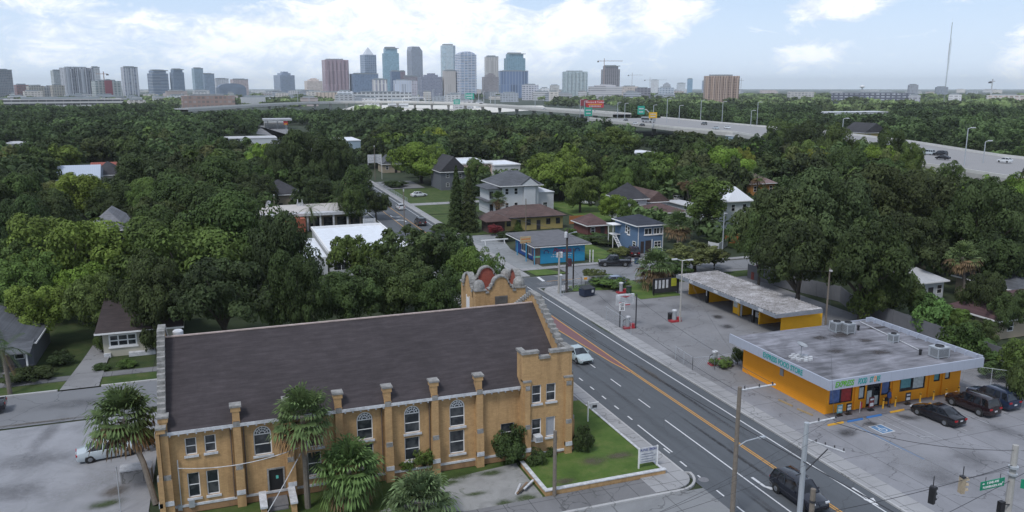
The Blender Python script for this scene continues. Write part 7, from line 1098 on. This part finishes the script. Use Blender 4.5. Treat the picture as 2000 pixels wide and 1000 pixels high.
# masts
x, y = P(1842, 214); d = proj(x, y, 0)[2]; t = thing('radio_mast', 'tall thin lattice radio mast with antennas at the right', 'mast', (x, y, 0)); Hm = 30 + 127 * d / F; q = MB(); w = .9
for i in range(int(Hm / 4)):
    z = i * 4; k = 1 - z / Hm * .6; pts = [(w * k * math.cos(a), w * k * math.sin(a)) for a in (0, 2.09, 4.19)]
    for j in range(3): a, b_ = pts[j], pts[(j + 1) % 3]; q.tube([(*a, z), (*a, z + 4)], .16, 4, cap=False); q.tube([(*a, z), (*b_, z + 4)], .09, 3, cap=False)
q.build('lattice', GREYM, t); q = MB(); q.tube([(2, 0, Hm * .45), (2, 0, Hm * .8)], .25, 5); q.tube([(-1.2, 0, Hm * .55), (-1.2, 0, Hm * .75)], .3, 5); q.tube([(0, 0, Hm), (0, 0, Hm * 1.02)], .2, 4); q.build('antenna', OLDWHITE, t)
x, y = P(301, 216); t = thing('steeple', 'thin white church steeple rising from the left trees', 'steeple', (x, y, 0)); d = proj(x, y, 0)[2]; q = MB(); q.rev([(2.2, 0), (2.0, 8), (1.1, 12), (.25, 14), (.12, 30 - 13 * d / F)], (0, 0, 0), 8); q.build('spire', WHITE, t); q = MB(); q.cbox(0, 0, 0, 12, 8, 6); q.build('hall', OLDWHITE, t)
# ---------- skyline ----------
def FC(n, w, g, fw=3.8, fh=3.8, wu=.35, wv=.45, **k): return facade('facade_' + n, w, g, fw, fh, wu, wv, **k)
GLB = (.05, .11, .17); GLD = (.03, .06, .09)
def tower(label, x0, x1, yt, D, mat, yaw=0, depth=.8, shape='box', cat='tower', zb=0, name='tower', roofm=None, **k):
    """a tower whose silhouette spans x0..x1 and reaches row yt in the photo when D metres away"""
    pc = (x0 + x1) / 2; a = math.atan((pc - 1000) / (F / math.cos(TH))); X, Y = D * math.sin(a + AZ), D * math.cos(a + AZ); dp = D * math.cos(a); H = 30 + (172 - yt) * dp / F / math.cos(TH) * 1.0; Wt = (x1 - x0) * dp / F / math.cos(TH)
    ang = math.radians(yaw); c, s = abs(math.cos(ang)), abs(math.sin(ang)); W_ = Wt / (c + depth * s); Dp = W_ * depth; t = thing(name, label, cat, (X, Y, 0), -(a + AZ) + ang); q = MB(); body = H
    if shape == 'pyr': body = H - (14 * dp / F)
    if shape == 'slant': body = H - 8 * dp / F
    if shape == 'step': body = H * .86
    if shape == 'round': q.rev([(W_ / 2, 0), (W_ / 2, body)], (0, 0, 0), 28)
    elif shape == 'chamfer': c_ = W_ * .2; q.prism([(-W_ / 2 + c_, -Dp / 2), (W_ / 2 - c_, -Dp / 2), (W_ / 2, -Dp / 2 + c_), (W_ / 2, Dp / 2 - c_), (W_ / 2 - c_, Dp / 2), (-W_ / 2 + c_, Dp / 2), (-W_ / 2, Dp / 2 - c_), (-W_ / 2, -Dp / 2 + c_)], 0, body)
    elif shape == 'ribs':
        q.box(-W_ / 2, W_ / 2, -Dp / 2, Dp / 2, 0, body); n = k.get('n', 6); [q.box(-W_ / 2 + W_ * (i + .2) / n, -W_ / 2 + W_ * (i + .75) / n, -Dp / 2 - 3, -Dp / 2 - .05, 0, body - (i % 2) * 3) for i in range(n)]
    elif shape == 'notch': q.box(-W_ / 2, W_ / 2, -Dp / 2, Dp / 2, 0, body * .9); q.box(-W_ / 2 * .8, W_ / 2 * .8, -Dp / 2 * .9, Dp / 2 * .9, body * .9 + .05, body)
    else: q.box(-W_ / 2, W_ / 2, -Dp / 2, Dp / 2, 0, body)
    q.build('body', mat, t); r = MB(); rm = roofm or plain('roof_plant', (.25, .28, .3), .8, .2, .1)
    if shape == 'pyr': r.prism(rc(-W_ * .36, W_ * .36, -Dp * .36, Dp * .36), body, H, top=[(-.6, -.6), (.6, -.6), (.6, .6), (-.6, .6)]); rm = plain('pale_pyramid', (.55, .58, .62), .5, .1, .1); r.build('spire', rm, t)
    elif shape == 'slant': r.slab('S', [(-W_ / 2, body), (W_ / 2, body), (W_ * .22, H), (-W_ * .42, H)], -Dp, -.2, -Dp / 2); r.build('crown', mat, t)
    elif shape == 'step': r.box(-W_ * .32, W_ * .32, -Dp * .3, Dp * .3, body + .05, H * .94); r.box(-W_ * .15, W_ * .2, -Dp * .2, Dp * .2, H * .94 + .05, H); r.build('crown', mat, t)
    elif shape == 'curve':
        r.slab('S', [(-W_ / 2 * math.cos(PI * i / 10), body + W_ * .16 * math.sin(PI * i / 10)) for i in range(11)], -Dp * .8, -Dp * .2, -Dp / 2); r.build('crown', mat, t)
    else: r.box(-W_ * .36, W_ * .3, -Dp * .32, Dp * .32, body + .05, body + max(2.5, H * .03)); r.build('plant_room', rm, t)
    p = MB(); p.box(-W_ / 2 - .4, W_ / 2 + .4, -Dp / 2 - .4, -Dp / 2 + .3, body - 1.5, body + .9) if shape in ('box', 'notch') and H > 50 else None
    if p.v: p.build('parapet', rm, t)
    return t
GREY = (.30, .33, .36)
tw_ = [('grey beige high rise cut by the left picture edge', -14, 23, 139, 2300, FC('a', (.22, .22, .24), (.09, .12, .15)), 25, .7, 'box'),
 ('low block with red corner at far left', 30, 54, 166, 2200, FC('b', (.24, .10, .10), (.1, .13, .15)), 15, .8, 'box'), ('row of beige and dark apartments beside the red block', 54, 84, 168, 2150, FC('c', (.36, .33, .28), (.08, .1, .12), 5, 3.4), 15, .8, 'box'), ('second row of apartments with a small dark penthouse', 84, 104, 167, 2150, FC('c2', (.28, .28, .28), (.06, .08, .1), 5, 3.4), 15, .8, 'step'), ('beige apartment row in front of the striped slab', 100, 124, 167, 2100, FC('c3', (.34, .31, .26), (.1, .12, .14), 5, 3.4), 15, .8, 'box'),
 ('pale grey tower left of the big striped slab', 104, 128, 140, 2600, FC('d', (.34, .37, .38), (.16, .2, .22)), 20, .7, 'box'), ('wide dark and white striped apartment slab at left', 125, 181, 135, 2500, FC('e', (.36, .38, .42), (.035, .04, .07), 9, 3.4, .5, .2, vband=18), 18, .5, 'ribs'), ('thin white tower behind the striped slab', 181, 197, 134, 2700, FC('f', (.5, .5, .5), (.2, .22, .25), 6, 4), 20, .8, 'box'), ('mid rise with green windows and a red central panel', 183, 234, 159, 1900, FC('g', (.34, .36, .36), (.08, .14, .15), 7, 3.4), 15, .6, 'box'),
 ('white tower with dark vertical bands, standing alone', 241, 270, 134, 2500, FC('h', (.42, .43, .46), (.10, .13, .2), 7, 3.6, .3, .2, vband=14), 18, .7, 'box'), ('banded blue grey office with dark penthouse', 292, 328, 140, 2500, FC('i', (.24, .29, .36), (.05, .09, .16), 40, 4, .02, .45), 22, .8, 'notch'), ('slim dark blue office with dark crown', 335, 360, 138, 2500, FC('j', (.16, .22, .30), (.05, .09, .15), 3, 3.6), 22, .8, 'notch'), ('tall pale teal glass tower beside a shorter one', 378, 398, 136, 2800, FC('k', (.22, .31, .38), (.12, .2, .27), 4, 4), 22, .7, 'box'), ('shorter blue glass block right of the teal tower', 396, 419, 146, 2800, FC('l', (.2, .27, .36), (.12, .18, .26), 4, 4), 22, .7, 'box'),
 ('white low tower behind the arena', 419, 446, 155, 3000, FC('m', (.45, .45, .48), (.2, .24, .28), 6, 4), 15, .7, 'box'), ('pinkish mid rise with a red roof edge', 452, 484, 156, 3000, FC('n', (.40, .31, .31), (.25, .22, .24), 6, 4), 15, .7, 'box'), ('bluish glass residential cluster left of the pink tower', 537, 575, 142, 2900, FC('o', (.25, .3, .38), (.10, .15, .24), 5, 3.6), 30, .8, 'step'), ('cream hotel with a pink roof', 596, 629, 154, 2700, FC('p', (.52, .44, .38), (.38, .32, .3), 5, 3.6), 15, .7, 'step'),
 ('broad pink tower with vertical ribs', 632, 681, 121, 2500, FC('q', (.36, .24, .27), (.17, .12, .16), 3.4, 40, .5, .02), 12, .7, 'ribs'), ('low blue glass block left of the pyramid topped tower', 685, 738, 146, 2500, FC('r', (.13, .2, .31), (.08, .13, .22), 5, 3.8), 18, .5, 'box'), ('blue tower with a pale pyramid roof', 706, 736, 98, 2900, FC('s', (.24, .3, .38), (.07, .12, .22), 7, 6), 25, .9, 'pyr'), ('pale teal glass tower with flat top', 749, 780, 100, 2800, FC('t', (.16, .30, .38), (.11, .24, .32), 4, 4), 12, .8, 'notch'), ('dark blue glass block in front of the teal tower', 763, 782, 141, 2500, FC('u', (.08, .14, .24), (.06, .10, .18), 4, 4), 14, .8, 'box'), ('small red brown block between two downtown towers', 780, 792, 141, 2600, FC('v', (.2, .14, .17), (.12, .1, .13), 5, 4), 14, .8, 'box'), ('grey brown mid block under the slanted tower', 785, 815, 150, 2600, FC('v2', (.22, .19, .22), (.14, .13, .16), 5, 4), 14, .7, 'box'),
 ('grey tower with a slanted pointed roof', 797, 826, 97, 2800, FC('w', (.26, .29, .34), (.12, .15, .22), 3.6, 3.8), 28, .8, 'slant'), ('white office block with vertical stripes below the pyramid tower', 728, 756, 156, 2100, FC('x', (.52, .50, .48), (.2, .2, .25), 9, 40, .45, .02), 10, .6, 'box'), ('second white block with vertical fins', 769, 803, 158, 2100, FC('y', (.40, .43, .50), (.28, .32, .4), 6, 40, .5, .02), 10, .6, 'box'), ('white block with small red panel right of the finned one', 800, 815, 159, 2150, FC('y2', (.38, .38, .43), (.25, .2, .25), 6, 4), 10, .6, 'box'), ('stepped grey office with many windows', 820, 863, 145, 2300, FC('z', (.20, .21, .28), (.10, .12, .18), 3.6, 3.8), 14, .6, 'step'),
 ('tallest white and glass residential tower', 861, 891, 95, 2900, FC('aa', (.46, .52, .55), (.12, .24, .32), 4.5, 4.2), 14, .8, 'chamfer'), ('beige windowless slab in front of the tallest tower', 865, 890, 140, 2300, FC('bb', (.36, .33, .31), (.33, .3, .28), 5, 40, .8, .5), 14, .7, 'box'), ('white tower with blue bands and a curved top', 890, 930, 111, 2300, FC('cc', (.46, .46, .50), (.08, .17, .30), 11, 4.4, .16, .45), 25, .8, 'curve'), ('tall beige tower right of the curved banded one', 947, 973, 115, 2800, FC('dd', (.38, .36, .34), (.30, .28, .27), 3, 40, .5, .02), 12, .8, 'box'), ('brown grey stepped block before the beige tower', 942, 973, 145, 2400, FC('ee', (.22, .20, .21), (.14, .13, .15), 4, 3.8), 12, .8, 'step'),
 ('teal glass tower with notched crown', 985, 1025, 110, 2700, FC('ff', (.13, .26, .33), (.07, .17, .25), 6, 4), 15, .7, 'notch'), ('blue glass block under the teal tower', 974, 1030, 141, 2500, FC('gg', (.15, .21, .33), (.06, .11, .22), 9, 40, .3, .02), 8, .5, 'box'), ('small brick and white offices right of downtown', 1020, 1051, 166, 2100, FC('hh', (.42, .42, .46), (.14, .16, .22), 7, 5), 10, .7, 'box'), ('little white building right of downtown', 1056, 1072, 172, 2100, FC('hi', (.5, .5, .5), (.35, .37, .4), 7, 5), 10, .7, 'box'), ('pale block with flat top right of downtown', 1074, 1092, 167, 2500, FC('hj', (.4, .39, .38), (.3, .3, .3), 7, 5), 10, .7, 'box'),
 ('pale green white apartment tower right of downtown', 1099, 1146, 142, 2200, FC('ii', (.34, .40, .42), (.18, .26, .28), 5.5, 3.6), 10, .5, 'ribs'), ('unfinished concrete tower under construction', 1174, 1209, 132, 2500, FC('jj', (.20, .19, .21), (.07, .07, .09), 6, 4, .4, .3), 12, .8, 'notch'), ('wide pale terraced podium below the unfinished tower', 1150, 1213, 165, 2100, FC('kk', (.40, .39, .40), (.24, .24, .27), 60, 5, .01, .5), 8, .5, 'step'),
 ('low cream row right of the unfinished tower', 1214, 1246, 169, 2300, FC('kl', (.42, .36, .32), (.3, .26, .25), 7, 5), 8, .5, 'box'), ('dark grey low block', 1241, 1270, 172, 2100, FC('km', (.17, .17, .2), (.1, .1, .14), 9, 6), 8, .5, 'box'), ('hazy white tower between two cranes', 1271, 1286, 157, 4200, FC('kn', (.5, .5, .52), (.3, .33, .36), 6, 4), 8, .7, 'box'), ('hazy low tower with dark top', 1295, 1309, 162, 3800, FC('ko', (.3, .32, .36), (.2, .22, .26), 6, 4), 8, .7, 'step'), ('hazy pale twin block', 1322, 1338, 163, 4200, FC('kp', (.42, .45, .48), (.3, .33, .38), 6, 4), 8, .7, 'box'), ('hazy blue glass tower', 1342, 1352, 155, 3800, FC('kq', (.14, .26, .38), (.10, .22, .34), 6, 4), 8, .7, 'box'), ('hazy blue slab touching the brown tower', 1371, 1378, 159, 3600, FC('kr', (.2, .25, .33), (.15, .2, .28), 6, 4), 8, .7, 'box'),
 ('long white low building with blue glass', 1286, 1316, 171, 2300, FC('ks', (.36, .4, .46), (.14, .2, .28), 8, 5), 8, .5, 'box'), ('broad brown tower block with vertical ribs', 1376, 1441, 150, 1500, FC('ll', (.36, .25, .19), (.10, .07, .07), 4.6, 2.9, .55, .25), 10, .4, 'ribs'),
 ('low white and grey offices right of the brown tower', 1540, 1588, 179, 1900, FC('mm', (.36, .35, .34), (.2, .2, .22), 7, 4), 5, .5, 'box'), ('long dark low building with white panels', 1632, 1775, 181, 1700, FC('nn', (.07, .08, .12), (.28, .3, .34), 9, 5, .35, .6), 3, .3, 'box'), ('small lone tower on the right horizon', 1774, 1792, 166, 2800, FC('oo', (.24, .26, .3), (.14, .16, .2), 5, 4), 10, .8, 'box'), ('low wide block on right horizon beside the mast', 1828, 1850, 170, 3200, FC('pp', (.18, .21, .26), (.13, .16, .2), 5, 4), 10, .8, 'box'), ('pale low hall at the far right', 1934, 1996, 185, 1900, FC('qq', (.44, .42, .40), (.36, .25, .22), 9, 5), 5, .4, 'box'), ('white shed beside the far right trees', 1856, 1878, 184, 1900, FC('rr', (.5, .5, .52), (.3, .3, .32), 9, 5), 5, .4, 'box'), ('white box building far right of the small tower', 1778, 1798, 185, 1500, FC('rs', (.32, .33, .36), (.2, .2, .24), 9, 5), 5, .4, 'box')]
for l, x0, x1, yt, D, m, yaw, dep, shp in tw_: tower(l, x0, x1, yt, D, m, yaw, dep, shp, cat='building' if yt > 150 else 'tower')
o = tower('blue white arena with a domed roof edge', 424, 478, 171, 2400, plain('arena', (.16, .2, .26), .7, .2, .05), 10, .8, 'curve', cat='arena', name='arena'); o = tower('red panel mid section of the green windowed mid rise', 206, 219, 158, 1870, plain('red_panel', (.24, .07, .09), .7, .15, .05), 15, .3, 'box', cat='building', name='red_building')
tower('long open sided parking structure at left above the trees', 25, 222, 192, 1150, FC('deckp', (.42, .41, .40), (.05, .05, .06), 9, 4, .03, .5), 2, .25, 'box', cat='parking structure', name='parking_structure'); tower('brown brick industrial building with white roofs at left', 357, 452, 186, 1300, FC('brk', (.26, .16, .13), (.2, .16, .15), 6, 6), 5, .5, 'box', cat='building', name='brick_building'); tower('white low building with pink wall at its left end, by the flyover', 470, 515, 189, 1400, OLDWHITE, 5, .5, 'box', cat='building', name='low_building'); tower('tan columned low building before the pink tower', 618, 690, 180, 1900, FC('tan', (.46, .36, .28), (.2, .15, .12), 8, 40, .7, .02), 5, .4, 'box', cat='building', name='low_building'); tower('long white building with dark openings before downtown', 690, 800, 180, 1800, FC('lwb', (.42, .43, .44), (.06, .07, .08), 9, 7, .3, .6), 3, .3, 'box', cat='building', name='low_building')
# low far buildings scattered to the horizon
Rb = random.Random(5); far = []; _F = {}
def FW(c, k):
    if (c, k) not in _F: _F[(c, k)] = FC('low%d' % len(_F), c, tuple(v * .45 for v in c), (6, 9, 14)[k], (3.6, 4, 4.5)[k], (.3, .4, .02)[k], .5)
    return _F[(c, k)]
CW = {.45: 'light grey', .35: 'grey', .5: 'cream', .3: 'blue grey', .42: 'pinkish', .51: 'pale'}
for i in range(150):
    px = (60 * (i % 64) / 64 + Rb.random()) / 60.94 * 2000 if i < 96 else (Rb.uniform(500, 1330) if i < 138 else Rb.uniform(20, 480)); D = Rb.uniform(2300, 7500) if i < 64 else Rb.uniform(1150, 2300) if i < 96 else Rb.uniform(1750, 2450); w = Rb.uniform(10, 30); c = Rb.choice(((.45, .45, .46), (.35, .36, .38), (.5, .46, .42), (.3, .33, .38), (.42, .34, .32), (.51, .53, .56))); yt = 172 + 30 * F / D - (Rb.uniform(7, 24) if i < 64 else Rb.uniform(9, 14) if i < 96 else Rb.uniform(10, 24)) * F / D; w *= 1 if i < 64 else 1.3; far.append((px, CW[c[0]], tower('', px - w / 2, px + w / 2, yt, D, FW(c, i % 3), 6, .7, 'box', cat='building', name='far_building')))
far.sort(key=lambda k: k[0])
for i, (px, cw, o) in enumerate(far):
    lm = min([('leftmost high rise', 10), ('white banded tower', 255), ('slim dark office', 347), ('arena', 450), ('cream hotel', 612), ('pink ribbed tower', 656), ('pyramid tower', 720), ('tallest tower', 876), ('teal notched tower', 1005), ('pale green tower', 1122), ('unfinished tower', 1191), ('hazy blue tower', 1347), ('brown tower block', 1408), ('small lone tower', 1783), ('radio mast', 1842), ('white low offices', 1560), ('pale right hall', 1960)], key=lambda k: abs(k[1] - px)); o['label'] = 'low %s building %s the %s' % (cw, 'left of' if px < lm[1] else 'right of', lm[0]); o['group'] = 'low far buildings near the horizon'
seen = {}
for px, cw, o in far: seen.setdefault(o['label'], []).append(o)
for l, v in seen.items():
    if len(v) > 1:
        for i, o in enumerate(v): o['label'] = l + ', %s of %s' % ('rightmost' if i == len(v) - 1 else ORD[i], NW[len(v)])
def crane(label, px, yt, jx0, jx1, D):
    a = math.atan((px - 1000) / (F / math.cos(TH))); X, Y = D * math.sin(a + AZ), D * math.cos(a + AZ); k = D * math.cos(a) / F; H = 30 + (172 - yt) * k; t = thing('tower_crane', label, 'crane', (X, Y, 0), -AZ, 'construction cranes in the skyline'); q = MB(); q.cbox(0, 0, 0, 1.6, 1.6, H + 5 * k); q.build('mast', OLDWHITE if px > 1180 else plain('crane_red', (.3, .2, .17)), t); q = MB(); q.box((jx0 - px) * k, (jx1 - px) * k, -.8, .8, H, H + 1.3); q.build('jib', OLDWHITE if px > 1180 else plain('crane_red', (.3, .2, .17)), t); q = MB(); q.cbox((jx0 - px) * k * .9, 0, H - 3, 5, 3, 3); q.build('counterweight', DARK, t)
crane('reddish crane above the mid rise with red panel', 205, 146, 213, 190, 2300); crane('crane on top of the unfinished tower', 1179, 122, 1166, 1214, 2400); crane('hazy crane right of the unfinished tower', 1234, 148, 1226, 1254, 3200); crane('hazy crane further right with long jib', 1269, 157, 1258, 1302, 3600); crane('crane just right of the brown tower block', 1447, 158, 1442, 1452, 3200); crane('green grey crane at the far right', 1937, 160, 1932, 1942, 1900)
x, y = P(1684, 174.0, 20) if 0 else (0, 0); a = math.atan((1684 - 1000) / (F / math.cos(TH))); D = 3400; t = thing('water_tower', 'tiny white water tower on the right horizon', 'water tower', (D * math.sin(a + AZ), D * math.cos(a + AZ), 0)); q = MB(); q.tube([(0, 0, 0), (0, 0, 33)], 2.2, 8); q.build('stem', OLDWHITE, t); q = MB(); q.rev([(2, -3), (9, 0), (10, 3), (7, 6), (1, 7.5)], (0, 0, 33), 14); q.build('tank', WHITE, t)
# ---------- haze, world, light, camera ----------
m = bpy.data.materials.new('haze'); m.use_nodes = True; nt = m.node_tree; nt.nodes.remove(nt.nodes['Principled BSDF']); pv = nt.nodes.new('ShaderNodeVolumePrincipled'); pv.inputs['Color'].default_value = (.90, .95, 1.0, 1); pv.inputs['Density'].default_value = .00006; pv.inputs['Anisotropy'].default_value = .1; L(nt, pv.outputs[0], nt.nodes['Material Output'].inputs['Volume'])
R0h = 25200; mb = MB(); mb.prism([(R0h * math.cos(2 * PI * k / 12), R0h * math.sin(2 * PI * k / 12)) for k in range(12)], -1.2, 260)
for o in (mb.build('haze', m),): o['kind'] = 'stuff'
SE, SR = math.radians(55), math.radians(232)
w = bpy.data.worlds.new('World'); S.world = w; w.use_nodes = True; nt = w.node_tree; bg = nt.nodes['Background']; bg.inputs['Strength'].default_value = .1
sky = nt.nodes.new('ShaderNodeTexSky'); sky.sky_type = 'NISHITA'; sky.sun_disc = False; sky.sun_elevation = SE; sky.sun_rotation = SR; sky.altitude = 30; sky.dust_density = 1.5; sky.air_density = 1.0
tc = nt.nodes.new('ShaderNodeTexCoord'); nv = N(nt, 'ShaderNodeVectorMath', _operation='NORMALIZE'); L(nt, tc.outputs['Generated'], nv.inputs[0])
rot = N(nt, 'ShaderNodeMapping', _vector_type='POINT'); L(nt, nv.outputs[0], rot.inputs[0]); rot.inputs['Rotation'].default_value = (0, 0, AZ)   # so that +Y is the view azimuth
sp = N(nt, 'ShaderNodeSeparateXYZ'); L(nt, rot.outputs[0], sp.inputs[0])
az = mth(nt, 'ARCTAN2', sp.outputs[0], sp.outputs[1]); el = mth(nt, 'ARCSINE', sp.outputs[2])
def vec(sx, sz, oz=0): c = N(nt, 'ShaderNodeCombineXYZ'); L(nt, mth(nt, 'MULTIPLY', az, sx), c.inputs[0]); L(nt, mth(nt, 'MULTIPLY', el, sz), c.inputs[1]); c.inputs[2].default_value = oz; return c.outputs[0]
n1 = noise(nt, vec(6, 14, 1.3), 1.0, 9, .58, .35); n2 = noise(nt, vec(4, 26, 5.1), 1.0, 8, .6, .2); n5 = noise(nt, vec(46, 80, 8.8), 1.0, 6, .6, .8); n3 = noise(nt, vec(19, 38, 2.2), 1.0, 9, .66, .6)
def gauss(a0, e0, sa, se, amp):
    """a cloud bank's extent, given by azimuth and elevation in photo pixels"""
    A = (a0 - 1000) / F; E_ = (172 - e0) / F; x = mth(nt, 'DIVIDE', mth(nt, 'SUBTRACT', az, A), sa / F); y = mth(nt, 'DIVIDE', mth(nt, 'SUBTRACT', el, E_), se / F)
    return mth(nt, 'MULTIPLY', mth(nt, 'EXPONENT', mth(nt, 'MULTIPLY', mth(nt, 'ADD', mth(nt, 'MULTIPLY', x, x), mth(nt, 'MULTIPLY', y, y)), -1.0)), amp)
def sums(*a):
    k = a[0]
    for b_ in a[1:]: k = mth(nt, 'ADD', k, b_)
    return k
banks = sums(gauss(820, 70, 260, 75, .26), gauss(120, 60, 300, 70, .03), gauss(1125, 42, 44, 26, .34), gauss(1290, 38, 62, 32, .3), gauss(1575, 38, 64, 20, .26), gauss(1060, 85, 50, 50, .14), gauss(1540, 110, 70, 14, .14), gauss(1960, 85, 60, 22, .12), gauss(1650, -10, 400, 24, .16), gauss(400, 100, 400, 40, .05), gauss(1050, 5, 80, 26, -.22), gauss(540, 0, 80, 18, -.25), gauss(1420, 90, 90, 60, -.06), gauss(1200, 60, 40, 40, -.05))
dens = sums(mth(nt, 'MULTIPLY', n1, .45), mth(nt, 'MULTIPLY', n2, .15), mth(nt, 'MULTIPLY', n3, .40), banks)
# overhead (above the frame) the deck closes to an even overcast
high = mth(nt, 'MULTIPLY_ADD', el, 4.0, -1.0, clamp=True)
r = ramp(nt, [(.50, (0, 0, 0)), (.54, (.5, .5, .5)), (.60, (1, 1, 1))]); L(nt, dens, r.inputs[0])
mask = mth(nt, 'MAXIMUM', r.outputs[0], mth(nt, 'MULTIPLY', high, .85))
cc = ramp(nt, [(.44, (6.9, 7.7, 9.3)), (.52, (8.6, 9.3, 10.4)), (.58, (10.6, 10.9, 11.3)), (.66, (11.8, 11.9, 12.0))]); L(nt, sums(mth(nt, 'MULTIPLY', n3, .45), mth(nt, 'MULTIPLY', n5, .30), mth(nt, 'MULTIPLY', n1, .25), mth(nt, 'MULTIPLY', banks, .3)), cc.inputs[0])
base = (5.9, 7.7, 10.4); veil = mixc(nt, .78, sky.outputs[0], base); hz = mth(nt, 'MULTIPLY_ADD', el, -9, 1.0, clamp=True)
k = mixc(nt, mask, veil, cc.outputs[0]); k = mixc(nt, mth(nt, 'MULTIPLY', hz, .5), k, (9.8, 10.8, 11.9)); k = mixc(nt, mth(nt, 'MULTIPLY', high, .9), k, (4.6, 5.4, 7.0)); L(nt, k, bg.inputs['Color'])
sun = bpy.data.lights.new('sun', 'SUN'); sun.energy = 2.1; sun.angle = math.radians(14); sun.color = (1, .98, .96); so = bpy.data.objects.new('sun', sun); COL.objects.link(so)
sd = Vector((math.sin(SR) * math.cos(SE), math.cos(SR) * math.cos(SE), math.sin(SE))); so.rotation_euler = sd.to_track_quat('Z', 'Y').to_euler(); so.location = (0, 0, 100)
cam = bpy.data.cameras.new('camera'); cam.sensor_width = 36; cam.lens = 36 * F / 2000; cam.clip_end = 60000; cam.clip_start = .5; co = bpy.data.objects.new('camera', cam); COL.objects.link(co); co.location = (0, 0, HC); co.rotation_euler = (PI / 2 - TH, 0, -AZ); S.camera = co
S.view_settings.view_transform = 'Standard'; S.view_settings.look = 'None'; S.view_settings.exposure = .12; S.view_settings.gamma = 1
S.cycles.use_denoising = True; S.cycles.max_bounces = 5; S.cycles.diffuse_bounces = 3; S.cycles.glossy_bounces = 3; S.cycles.transmission_bounces = 2; S.cycles.volume_bounces = 1; S.cycles.transparent_max_bounces = 24; S.render.use_persistent_data = False
